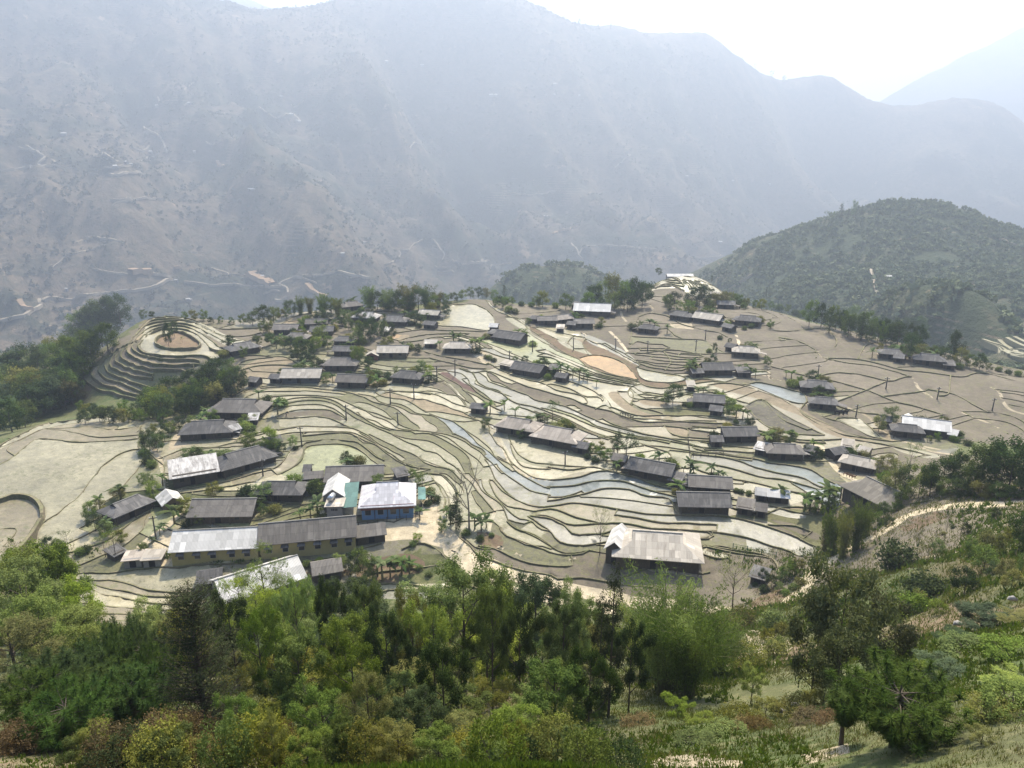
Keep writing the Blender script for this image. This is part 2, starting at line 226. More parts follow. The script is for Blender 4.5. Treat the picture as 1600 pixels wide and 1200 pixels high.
# dome with pale stripes at the far rim and the slope at the right edge
fam('T', [(470,225),(600,110),(740,85),(800,75)], [(500,240),(620,190),(760,200),(900,270)], 4, seed=11, s=.25, w=.6)
fam('T', [(700,82),(800,140),(840,200)], [(1040,130),(1180,200),(1240,250)], 9, seed=12, wob=.1, s=.25, w=.7)
many('T', ['470 235 600 100 740 78 900 80 1040 125 1180 190 1250 250', '490 245 580 180 680 165 760 190 850 230 900 280', '270 840 360 760 480 780 640 790', '280 880 420 880 640 850 780 850', '370 510 440 480 530 460', '380 520 330 600 290 780', '560 720 700 725 860 735 1060 745 1150 800', '530 460 700 500 820 570 1060 640 1200 660 1310 710'], s=.14)
fam('T', [(290,800),(480,790),(640,800),(820,830),(1140,860)], [(420,1020),(560,1070),(700,1085),(820,1085),(900,1040)], 8, seed=13, s=.13, w=.4)
many('T', ['640 850 700 820', '650 860 720 970 660 1060', '800 910 820 880 960 885 1140 890', '580 630 700 620', '700 630 760 690 840 730'], s=.13, w=.4)
many('D', ['600 400 640 430 760 455 860 465 960 490 1060 520', '370 295 480 300 620 285', '820 400 840 370 880 355', '500 505 640 530 740 555 860 590 980 640 1070 660 1200 700', '600 520 700 500 820 510 950 540 1030 520', '660 430 800 435 900 455 1000 485 1150 500 1300 520 1400 500 1600 550',
 '1140 580 1250 600 1350 650', '1240 560 1230 605 1190 612', '560 640 640 640 800 690 900 700', '280 555 320 545 400 560 470 580 545 605 545 650 450 630 360 590 280 560', '80 560 160 550 250 562 360 600 460 640 540 700 640 760 740 800 860 815 960 830', '90 540 160 548 280 560', '540 655 530 690 640 740 740 785 860 815',
 '545 655 640 715 740 745 850 800 910 815', '700 718 790 718 850 755 905 805 915 818', '270 650 340 630 400 670 480 720 560 760 640 800', '280 680 340 740 420 780 560 800 640 800', '340 635 400 690 470 740 560 775', '0 560 120 600 280 650', '0 540 60 530 160 545', '380 470 500 500 560 520', '310 850 420 870 560 880', '1030 600 1120 590', '700 640 800 600 900 560',
 '420 330 520 350 600 390', '1300 470 1420 500 1600 520', '820 330 980 350 1100 380', '650 290 700 340 690 380', '0 620 90 640 250 660'], s=.13, w=.4)
many('N', ['0 260 120 285 300 310 360 350 370 420', '950 70 1100 45 1250 30'], s=.15)
# garden plots in front of the schoolhouses
many('M', ['40 190 160 175 280 150 460 90', '340 270 420 240 600 220 760 200', '380 295 560 297 700 312', '400 345 520 325 640 332 760 320', '800 270 980 330 1200 350 1400 345', '900 330 1100 380 1300 400 1500 400', '560 120 640 90 720 110 800 190'], s=.15)
# roads, yards and footpaths: (crop, width in metres, style, points)
ROADS = []
def rd(c, wd, kind, s):
    ox, oy, k = CR[c]; a = [int(t) for t in s.replace(',', ' ').split()]
    ROADS.append(([(ox + x / k, oy + y / k) for x, y in zip(a[::2], a[1::2])], wd, kind))
rd('X', 3.4, 'road', '668 800 682 822 706 845 735 868 775 888 830 906 890 920 950 934 1010 944 1080 950 1160 955 1205 955 1240 935 1262 905 1300 872 1345 848 1385 828 1412 808 1450 797 1500 789 1560 788 1620 784')
rd('X', 2.6, 'road', '668 765 670 780 672 800'); rd('X', 2.0, 'road', '700 862 760 905 850 935 950 955')
rd('X', 1.6, 'road', '205 868 230 845 262 822 285 800'); rd('X', 1.0, 'path', '240 700 250 718 256 742 262 772')
rd('H', 1.3, 'road', '790 305 830 330 870 400 930 470 1000 510 1040 530'); rd('D', .8, 'path', '560 430 600 400 640 432 760 455 860 465 960 490 1060 520 1090 570 1130 600 1200 640 1300 690 1400 730 1500 775')
rd('D', .7, 'path', '640 300 655 350 640 385 600 400'); rd('D', .7, 'path', '820 400 880 355 900 410'); rd('D', .8, 'path', '1420 560 1480 590 1500 640 1540 680 1650 710'); rd('D', .8, 'path', '680 640 760 670 850 710 920 780 1000 820 1100 850 1200 870')
rd('C', .9, 'path', '1000 240 1005 290 1035 330'); rd('C', .8, 'path', '1170 220 1195 240 1195 275'); rd('C', 1.0, 'road', '930 390 980 440 1040 515'); rd('C', .8, 'road', '770 405 830 450 900 500 1000 540 1090 605')
rd('G', .9, 'path', '60 120 190 200 230 270 270 340 300 400 350 450 400 490 470 512 560 520'); rd('G', .7, 'path', '190 650 210 720 185 790 180 860 220 930 300 960 400 1000 500 1020 600 1025 720 1010')
rd('T', .9, 'road', '1400 690 1430 770 1400 810'); rd('C', .9, 'path', '120 560 260 640 400 690'); rd('B', 1.2, 'path', '0 830 60 780 120 750 200 738 330 730'); rd('Q', .7, 'path', '500 890 560 940 600 1020 650 1100 710 1160'); rd('N', .9, 'path', '1060 330 1290 290 1380 230 1440 200 1520 150')
rd('H', .9, 'path', '1230 230 1300 270 1400 300 1500 340 1700 370'); rd('U', .8, 'path', '190 60 140 130 150 220'); rd('U', .8, 'path', '100 180 260 230 400 280 520 350'); rd('X', .7, 'path', '1060 830 1180 860 1210 870')
rd('F', .8, 'path', '1240 520 1300 620 1310 660')
# field colours: seeds (crop, x, y, kind)
K = {  # base colour, stubble, roughness
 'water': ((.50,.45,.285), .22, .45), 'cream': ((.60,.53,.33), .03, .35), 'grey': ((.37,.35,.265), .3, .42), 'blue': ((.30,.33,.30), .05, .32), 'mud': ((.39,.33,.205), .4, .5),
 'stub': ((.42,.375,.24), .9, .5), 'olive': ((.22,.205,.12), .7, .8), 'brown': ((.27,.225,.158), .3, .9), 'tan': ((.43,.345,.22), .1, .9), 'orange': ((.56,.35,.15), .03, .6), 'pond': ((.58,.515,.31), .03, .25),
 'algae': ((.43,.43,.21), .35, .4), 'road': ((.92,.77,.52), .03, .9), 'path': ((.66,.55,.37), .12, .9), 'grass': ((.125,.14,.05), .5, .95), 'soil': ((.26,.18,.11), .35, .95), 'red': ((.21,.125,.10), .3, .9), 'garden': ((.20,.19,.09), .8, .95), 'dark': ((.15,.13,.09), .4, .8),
 'clay': ((.37,.255,.15), .25, .9), 'hill': ((.14,.14,.05), .35, .95)}
SEEDS = []
def sd(c, s):
    ox, oy, k = CR[c]
    for t in s.split(';'):
        x, y, kd = t.split(); SEEDS.append((ox + float(x) / k, oy + float(y) / k, kd))
sd('E', '300 420 water;100 250 water;300 160 water;500 180 mud;760 400 water;100 680 mud;0 640 mud;1200 215 water;1100 285 mud;1350 460 olive;780 820 mud;500 920 pond;1050 1060 water;700 1080 mud;700 1140 cream;700 1190 cream;1000 650 algae;600 960 olive;960 560 grass;1450 130 soil')
sd('F', '650 300 algae;380 330 mud;600 240 olive;650 180 olive;320 640 garden;1330 520 water;1150 750 road;700 150 water;100 440 olive')
sd('S', '600 350 water;240 390 water;200 420 olive;300 450 cream;650 470 stub;500 510 cream;700 570 brown;620 660 cream;700 740 cream;120 280 mud;100 780 cream;1150 400 olive;200 130 tan;400 160 tan')
sd('P', '850 400 cream;700 380 cream;800 500 tan;400 310 cream;500 440 stub;900 190 red;1000 190 blue;1150 190 grey;1280 260 grey;1450 210 grey;1400 380 cream;1480 330 grey;860 170 brown;1500 720 cream;1400 700 grey;1450 950 grey;560 900 stub;600 1060 olive;300 480 stub;500 660 olive;700 640 mud;1000 700 stub;1250 740 stub;800 900 water')
sd('Q', '450 440 water;1400 200 water;1400 400 cream;1400 540 grey;1300 600 water;200 100 water;200 180 olive;480 300 stub;880 700 olive;600 320 stub;850 250 stub;1300 1000 stub;1200 1130 olive;1420 850 grey')
sd('G', '500 330 water;900 650 grey;1000 600 grey;1050 760 grey;1300 800 grey;1100 820 mud;680 870 grey;500 830 stub;400 860 stub;400 950 olive;350 1010 olive;700 580 water;700 545 blue;900 480 blue;1000 560 grey;560 600 water;800 700 mud;1150 610 blue;1250 1150 brown;400 30 grey;60 420 olive;250 1000 brown')
sd('H', '300 800 blue;500 880 grey;400 920 grey;600 800 garden;300 970 brown;400 1010 brown;400 420 blue;600 460 blue;400 480 grey;300 540 water;650 540 blue;500 255 brown;1100 400 brown;700 400 olive;420 380 olive;600 720 grey;150 280 garden')
sd('C', '0 300 pond;80 370 cream;900 600 orange;1250 680 pond;330 340 stub;480 500 algae;600 400 pond;1180 755 cream;1200 840 tan;1400 870 garden;1000 830 brown;760 470 brown;700 440 tan;900 430 brown;820 450 grey;960 500 grey;300 690 cream;700 800 pond;830 830 pond;600 790 cream;450 720 cream;300 900 grey;1350 1030 tan;1300 1090 algae;1000 980 brown;60 430 brown;1250 300 brown;1100 200 brown;400 210 brown;450 880 grey;1080 640 soil')
sd('D', '400 580 blue;250 600 tan;450 660 tan;400 720 brown;650 740 brown;850 760 water;900 300 brown;700 340 brown;1300 600 brown;900 700 brown;1150 460 brown;500 400 brown')
sd('A', '930 350 cream;1150 380 cream;1350 450 cream;1350 400 cream;850 420 cream;1430 300 brown;1500 330 brown;1250 350 water;1400 400 cream;1000 270 cream;1150 270 cream')
sd('T', '620 150 cream;720 180 cream;600 210 cream;1100 180 cream;980 170 cream;860 150 cream;600 300 brown;700 480 brown;450 440 brown;900 780 olive;500 850 brown;150 300 grass')
sd('B', '900 260 brown;100 400 brown;450 310 brown;1150 480 brown;1450 400 brown;1050 430 orange;700 640 mud;300 580 tan')
sd('M', '600 180 soil;500 260 soil;500 310 cream;600 300 cream;560 330 grey;1000 200 olive;1100 320 cream;1400 380 cream;900 150 brown')
sd('N', '200 300 brown;1200 150 brown;1000 60 brown;1100 150 soil')
YARD = [(561,829),(600,812),(648,809),(668,806),(690,822),(712,850),(740,872),(700,858),(660,848),(640,842),(604,846),(562,846)]
YARDS = [(YARD, 'road'), ([(222,868),(236,850),(262,826),(272,830),(268,880),(255,888),(225,885)], 'road'), ([(266,690),(278,672),(284,690),(300,695),(262,705)], 'path'),
         ([(362,690),(368,672),(378,672),(372,690)], 'road'), ([(735,545),(745,540),(775,565),(760,572),(740,555)], 'path'), ([(1140,655),(1160,650),(1150,640)], 'path'),
         ([(1045,505),(1080,505),(1085,515),(1050,512)], 'path'), ([(1175,940),(1210,915),(1235,930),(1210,960),(1175,965)], 'soil'), ([(1010,880),(1060,885),(1100,893),(1098,903),(1010,893)], 'path'),
         ([(745,830),(780,835),(790,850),(770,862),(745,850)], 'soil'), ([(1165,985),(1215,985),(1240,1010),(1200,1045),(1170,1030)], 'path'), ([(980,1200),(1020,1180),(1100,1175),(1180,1195),(1180,1200)], 'path'),
         ([(1250,1180),(1330,1160),(1340,1172),(1260,1195)], 'path'), ([(1020,480),(1000,460),(1060,450),(1080,462)], 'brown')]
ZONE = [(0,700),(70,664),(140,655),(220,660),(270,650),(330,650),(380,600),(400,560),(330,620),(300,600),(240,615),(120,592),(160,550),(235,497),(300,495),(420,505),(520,480),(560,480),(700,485),(740,463),(800,475),(900,480),(1000,478),(1010,450),(1065,430),(1125,458),
        (1130,470),(1200,482),(1260,503),(1340,520),(1400,535),(1450,545),(1520,562),(1600,580),(1640,585),(1640,700),(1500,690),(1480,720),(1380,730),(1340,770),(1290,800),(1285,860),(1240,860),(1220,900),(1160,900),(1080,930),(1000,930),(880,925),(700,870),(640,860),(480,940),(300,965),(110,940),(70,870),(0,860)]
BZONE = [(990,500),(960,470),(1250,470),(1600,570),(1620,720),(1500,690),(1400,665),(1310,615),(1200,590),(1180,560),(1060,590),(985,560),(955,500)]
def inpoly(pts, poly):
    pts = np.asarray(pts, float).reshape(-1, 2); x, y = pts[:, 0], pts[:, 1]; r = np.zeros(len(pts), bool); n = len(poly)
    for i in range(n):
        x1, y1 = poly[i]; x2, y2 = poly[(i + 1) % n]
        if y1 == y2: continue
        c = ((y1 > y) != (y2 > y)) & (x < (x2 - x1) * (y - y1) / (y2 - y1) + x1); r ^= c
    return r
FIELDS = []
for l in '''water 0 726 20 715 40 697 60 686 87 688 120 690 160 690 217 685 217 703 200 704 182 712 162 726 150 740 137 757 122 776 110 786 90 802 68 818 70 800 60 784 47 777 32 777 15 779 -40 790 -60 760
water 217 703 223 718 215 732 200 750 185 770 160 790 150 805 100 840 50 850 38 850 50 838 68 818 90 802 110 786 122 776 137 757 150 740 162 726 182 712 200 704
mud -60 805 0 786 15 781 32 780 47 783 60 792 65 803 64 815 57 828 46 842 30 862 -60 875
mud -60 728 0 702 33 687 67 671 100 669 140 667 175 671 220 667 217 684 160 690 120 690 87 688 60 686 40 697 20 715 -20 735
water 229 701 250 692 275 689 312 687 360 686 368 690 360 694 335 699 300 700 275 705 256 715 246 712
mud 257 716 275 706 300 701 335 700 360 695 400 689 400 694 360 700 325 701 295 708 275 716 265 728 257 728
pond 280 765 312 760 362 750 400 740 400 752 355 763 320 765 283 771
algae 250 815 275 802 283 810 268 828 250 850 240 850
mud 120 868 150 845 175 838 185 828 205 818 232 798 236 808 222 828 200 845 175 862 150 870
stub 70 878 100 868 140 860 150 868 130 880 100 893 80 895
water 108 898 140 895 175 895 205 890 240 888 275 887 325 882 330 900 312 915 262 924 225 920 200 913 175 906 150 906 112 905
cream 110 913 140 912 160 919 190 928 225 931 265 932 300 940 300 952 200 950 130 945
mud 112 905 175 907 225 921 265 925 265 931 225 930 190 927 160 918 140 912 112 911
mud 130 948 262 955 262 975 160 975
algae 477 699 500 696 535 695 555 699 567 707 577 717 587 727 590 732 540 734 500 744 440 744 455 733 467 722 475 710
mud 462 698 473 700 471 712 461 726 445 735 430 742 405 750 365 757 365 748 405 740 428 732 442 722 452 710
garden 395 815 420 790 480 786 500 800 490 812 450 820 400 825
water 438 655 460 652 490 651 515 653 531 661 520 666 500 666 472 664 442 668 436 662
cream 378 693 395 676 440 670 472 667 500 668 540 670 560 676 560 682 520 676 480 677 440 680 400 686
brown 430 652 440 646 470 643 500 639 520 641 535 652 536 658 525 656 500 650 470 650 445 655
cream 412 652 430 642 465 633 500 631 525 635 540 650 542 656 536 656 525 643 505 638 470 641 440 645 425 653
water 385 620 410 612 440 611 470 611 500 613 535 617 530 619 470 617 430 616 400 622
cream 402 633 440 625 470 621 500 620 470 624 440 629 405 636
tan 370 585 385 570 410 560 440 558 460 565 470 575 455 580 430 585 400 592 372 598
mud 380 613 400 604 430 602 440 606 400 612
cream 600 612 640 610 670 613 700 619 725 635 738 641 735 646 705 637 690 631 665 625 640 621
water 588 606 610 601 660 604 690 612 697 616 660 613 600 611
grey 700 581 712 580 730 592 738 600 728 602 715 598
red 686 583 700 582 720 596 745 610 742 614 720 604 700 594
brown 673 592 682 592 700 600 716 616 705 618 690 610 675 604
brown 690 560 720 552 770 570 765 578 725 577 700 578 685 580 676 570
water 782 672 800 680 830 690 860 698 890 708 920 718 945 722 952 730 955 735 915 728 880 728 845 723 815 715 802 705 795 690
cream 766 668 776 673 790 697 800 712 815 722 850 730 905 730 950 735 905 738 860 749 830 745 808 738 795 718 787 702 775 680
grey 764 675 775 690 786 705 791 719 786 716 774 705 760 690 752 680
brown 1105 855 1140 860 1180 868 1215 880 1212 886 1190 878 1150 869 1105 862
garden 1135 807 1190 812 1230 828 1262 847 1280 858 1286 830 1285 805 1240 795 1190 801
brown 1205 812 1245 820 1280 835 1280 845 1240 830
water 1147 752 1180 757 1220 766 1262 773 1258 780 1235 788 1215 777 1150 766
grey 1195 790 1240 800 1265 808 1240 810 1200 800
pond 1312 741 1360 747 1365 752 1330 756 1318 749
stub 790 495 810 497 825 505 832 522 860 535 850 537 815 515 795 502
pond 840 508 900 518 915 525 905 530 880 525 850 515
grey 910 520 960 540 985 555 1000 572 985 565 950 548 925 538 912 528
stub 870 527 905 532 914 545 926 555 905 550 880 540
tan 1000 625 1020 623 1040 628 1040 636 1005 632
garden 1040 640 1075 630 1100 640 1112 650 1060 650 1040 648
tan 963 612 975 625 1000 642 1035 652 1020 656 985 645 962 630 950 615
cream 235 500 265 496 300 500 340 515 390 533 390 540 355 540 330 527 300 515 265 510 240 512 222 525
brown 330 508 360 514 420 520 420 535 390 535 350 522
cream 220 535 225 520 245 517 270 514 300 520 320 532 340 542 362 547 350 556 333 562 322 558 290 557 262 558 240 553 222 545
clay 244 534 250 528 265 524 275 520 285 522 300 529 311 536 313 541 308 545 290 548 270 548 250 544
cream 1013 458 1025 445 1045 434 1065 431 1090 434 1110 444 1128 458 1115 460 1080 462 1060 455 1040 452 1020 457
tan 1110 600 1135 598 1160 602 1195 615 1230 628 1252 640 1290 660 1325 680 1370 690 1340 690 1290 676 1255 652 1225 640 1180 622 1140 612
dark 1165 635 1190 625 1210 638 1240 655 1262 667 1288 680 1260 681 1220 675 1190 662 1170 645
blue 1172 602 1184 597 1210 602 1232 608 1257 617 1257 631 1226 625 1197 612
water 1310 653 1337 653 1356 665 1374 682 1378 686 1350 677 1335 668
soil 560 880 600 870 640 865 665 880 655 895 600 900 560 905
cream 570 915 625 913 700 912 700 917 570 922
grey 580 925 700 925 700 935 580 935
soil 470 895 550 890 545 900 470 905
brown 535 497 560 485 600 480 650 482 650 490 600 495 560 503
tan 622 528 632 522 640 525 632 532 620 533
tan 440 510 460 495 495 488 495 493 465 502
orange 905 560 920 555 937 555 957 559 976 567 988 580 997 594 980 590 960 586 937 577 918 569
pond 720 476 740 476 757 482 770 493 773 505 767 513 760 517 720 510 693 512 682 506 683 495 690 484 705 477
pond 996 575 1008 577 1032 582 1057 586 1071 592 1052 597 1028 598 1008 594 998 586
water 1395 700 1420 700 1470 712 1450 716 1420 710'''.split('\n'):
    a = l.split(); n_ = [int(t) for t in a[1:]]; FIELDS.append(([tuple(p) for p in smooth_px0(list(zip(n_[::2], n_[1::2])))], a[0]))
# ------------------------------------------------------------------ mesh helpers
def mesh_np(name, V, Fq, mats, smooth=False, attrs=None, midx=None):
    """V (n,3); Fq list of arrays of equal-length faces"""
    me = bpy.data.meshes.new(name); V = np.asarray(V, np.float32)
    if not isinstance(Fq, list): Fq = [Fq]
    Fq = [np.asarray(f, np.int32) for f in Fq if len(f)]
    tot = np.concatenate([np.full(len(f), f.shape[1], np.int32) for f in Fq]); idx = np.concatenate([f.ravel() for f in Fq])
    me.vertices.add(len(V)); me.vertices.foreach_set('co', V.ravel()); me.loops.add(len(idx)); me.loops.foreach_set('vertex_index', idx)
    me.polygons.add(len(tot)); me.polygons.foreach_set('loop_start', np.r_[0, np.cumsum(tot)[:-1]].astype(np.int32))
    try: me.polygons.foreach_set('loop_total', tot)
    except Exception: pass
    if midx is not None: me.polygons.foreach_set('material_index', np.asarray(midx, np.int32))
    me.polygons.foreach_set('use_smooth', np.full(len(tot), smooth))
    for k, (dom, typ, arr) in (attrs or {}).items():
        a = me.attributes.new(k, typ, dom); arr = np.asarray(arr, np.float32)
        a.data.foreach_set('value' if typ == 'FLOAT' else 'color', arr.ravel())
    me.update(calc_edges=True); me.validate()
    for m in (mats if isinstance(mats, (list, tuple)) else [mats]): me.materials.append(m)
    return me
def link(name, me, parent=None, kind=None, label=None, cat=None, group=None, loc=None):
    o = bpy.data.objects.new(name, me); COL.objects.link(o)
    if parent is not None: o.parent = parent
    if kind: o['kind'] = kind
    if label: o['label'] = label
    if cat: o['category'] = cat
    if group: o['group'] = group
    if loc is not None: o.location = loc
    return o

# ------------------------------------------------------------------ materials
def mat(name, rough=.8, spec=.3):
    m = bpy.data.materials.new(name); m.use_nodes = True; n = m.node_tree; b = n.nodes['Principled BSDF']
    b.inputs['Roughness'].default_value = rough; b.inputs['Specular IOR Level'].default_value = spec
    return m, n, b
def nd(n, t, **kw):
    x = n.nodes.new(t)
    for k, v in kw.items():
        if k in x.inputs.keys(): x.inputs[k].default_value = v
        else: setattr(x, k, v)
    return x
def ramp(n, fac, stops):
    r = n.nodes.new('ShaderNodeValToRGB'); e = r.color_ramp.elements
    while len(e) < len(stops): e.new(.5)
    for i, (p, c) in enumerate(stops):
        e[i].position = p; e[i].color = (c, c, c, 1) if isinstance(c, (int, float)) else (*c, 1)
    n.links.new(fac, r.inputs[0]); return r.outputs[0]
def mix(n, f, a, b, mode='MIX'):
    x = n.nodes.new('ShaderNodeMix'); x.data_type = 'RGBA'; x.blend_type = mode
    for s, v in ((0, f), (6, a), (7, b)):
        if isinstance(v, (int, float)): x.inputs[s].default_value = v
        elif isinstance(v, tuple): x.inputs[s].default_value = (*v, 1)
        else: n.links.new(v, x.inputs[s])
    return x.outputs[2]
def noise(n, scale, detail=4, rough=.55, co=None, kind='ShaderNodeTexNoise'):
    x = nd(n, kind, Scale=scale)
    if kind == 'ShaderNodeTexNoise': x.inputs['Detail'].default_value = detail; x.inputs['Roughness'].default_value = rough
    if co is not None: n.links.new(co, x.inputs['Vector'])
    return x.outputs[0]
def math_(n, op, a, b=0.0):
    x = n.nodes.new('ShaderNodeMath'); x.operation = op
    for i, v in enumerate((a, b)):
        if isinstance(v, (int, float)): x.inputs[i].default_value = v
        else: n.links.new(v, x.inputs[i])
    return x.outputs[0]
def objco(n, scale=None):
    t = n.nodes.new('ShaderNodeTexCoord'); o = t.outputs['Object']
    if scale:
        m = nd(n, 'ShaderNodeMapping'); m.inputs['Scale'].default_value = scale; n.links.new(o, m.inputs[0]); o = m.outputs[0]
    return o
def bump(n, b, h, st, dist=.1):
    x = nd(n, 'ShaderNodeBump', Strength=st, Distance=dist); n.links.new(h, x.inputs['Height']); n.links.new(x.outputs[0], b.inputs['Normal'])

def ground_material():
    m, n, b = mat('field_soil', .8, .3)
    c = nd(n, 'ShaderNodeAttribute', attribute_name='col').outputs['Color']; st = nd(n, 'ShaderNodeAttribute', attribute_name='stub').outputs['Fac']; ro = nd(n, 'ShaderNodeAttribute', attribute_name='rgh').outputs['Fac']
    co = objco(n)
    big = ramp(n, noise(n, .07, 5, .6, co), [(.3, .78), (.7, 1.18)]); mid = ramp(n, noise(n, .6, 6, .65, co), [(.3, .74), (.7, 1.22)])
    col = mix(n, 1.0, c, big, 'MULTIPLY'); col = mix(n, 1.0, col, mid, 'MULTIPLY')
    # stubble and tufts, denser where the attribute says so
    v = noise(n, 1.0, 4, .8, co); v2 = noise(n, .12, 3, .5, co)
    t = math_(n, 'ADD', v, math_(n, 'MULTIPLY', st, .22)); t = math_(n, 'ADD', t, math_(n, 'MULTIPLY', math_(n, 'SUBTRACT', v2, .5), .30))
    msk = ramp(n, t, [(.61, 0.), (.69, 1.)])
    tuft = mix(n, noise(n, .9, 2, .5, co), (.085, .085, .035), (.17, .16, .075))
    col = mix(n, math_(n, 'MULTIPLY', msk, .8), col, tuft)
    fr_ = ramp(n, noise(n, 3.0, 4, .8, co), [(.3, .80), (.7, 1.2)]); col = mix(n, 1.0, col, fr_, 'MULTIPLY')
    # greenish weeds and damp stains
    g = ramp(n, noise(n, .18, 5, .7, co), [(.60, 0.), (.72, .45)])
    col = mix(n, math_(n, 'MULTIPLY', g, st), col, (.13, .16, .05))
    damp = ramp(n, noise(n, .05, 4, .6, co), [(.55, 0.), (.68, .35)]); col = mix(n, damp, col, mix(n, 1.0, col, (.84, .86, .84), 'MULTIPLY'))
    n.links.new(col, b.inputs['Base Color']); n.links.new(ro, b.inputs['Roughness'])
    bump(n, b, noise(n, 1.2, 6, .7, co), .35, .25)
    return m
def bund_material():
    m, n, b = mat('bund_earth', .9, .2); co = objco(n)
    c = nd(n, 'ShaderNodeAttribute', attribute_name='col').outputs['Color']
    a = noise(n, .35, 5, .7, co); col = mix(n, ramp(n, a, [(.42, 0.), (.6, 1.)]), c, mix(n, 1., c, (.80, .92, .70), 'MULTIPLY'))
    col = mix(n, 1., col, ramp(n, noise(n, 2.2, 4, .7, co), [(.3, .6), (.7, 1.3)]), 'MULTIPLY')
    n.links.new(col, b.inputs['Base Color']); return m

# ------------------------------------------------------------------ build the ground of the spur
def smooth_px(p, sub=4):
    p = np.array(p, float)
    if len(p) < 3: return p
    e = np.r_[[2 * p[0] - p[1]], p, [2 * p[-1] - p[-2]]]; out = []
    for i in range(1, len(e) - 2):
        a, b_, c_, d = e[i - 1], e[i], e[i + 1], e[i + 2]
        for t in np.linspace(0, 1, sub, endpoint=False): out.append(.5 * (2 * b_ + (c_ - a) * t + (2 * a - 5 * b_ + 4 * c_ - d) * t * t + (3 * b_ - a - 3 * c_ + d) * t ** 3))
    out.append(p[-1]); return np.array(out)
def resample(P, step):
    d = np.r_[0, np.cumsum(np.hypot(*np.diff(P[:, :2], axis=0).T))]
    if d[-1] < .1: return P[:, :2]
    m = max(2, int(d[-1] / step) + 1); t = np.linspace(0, d[-1], m)
    return np.stack([np.interp(t, d, P[:, 0]), np.interp(t, d, P[:, 1])], 1)
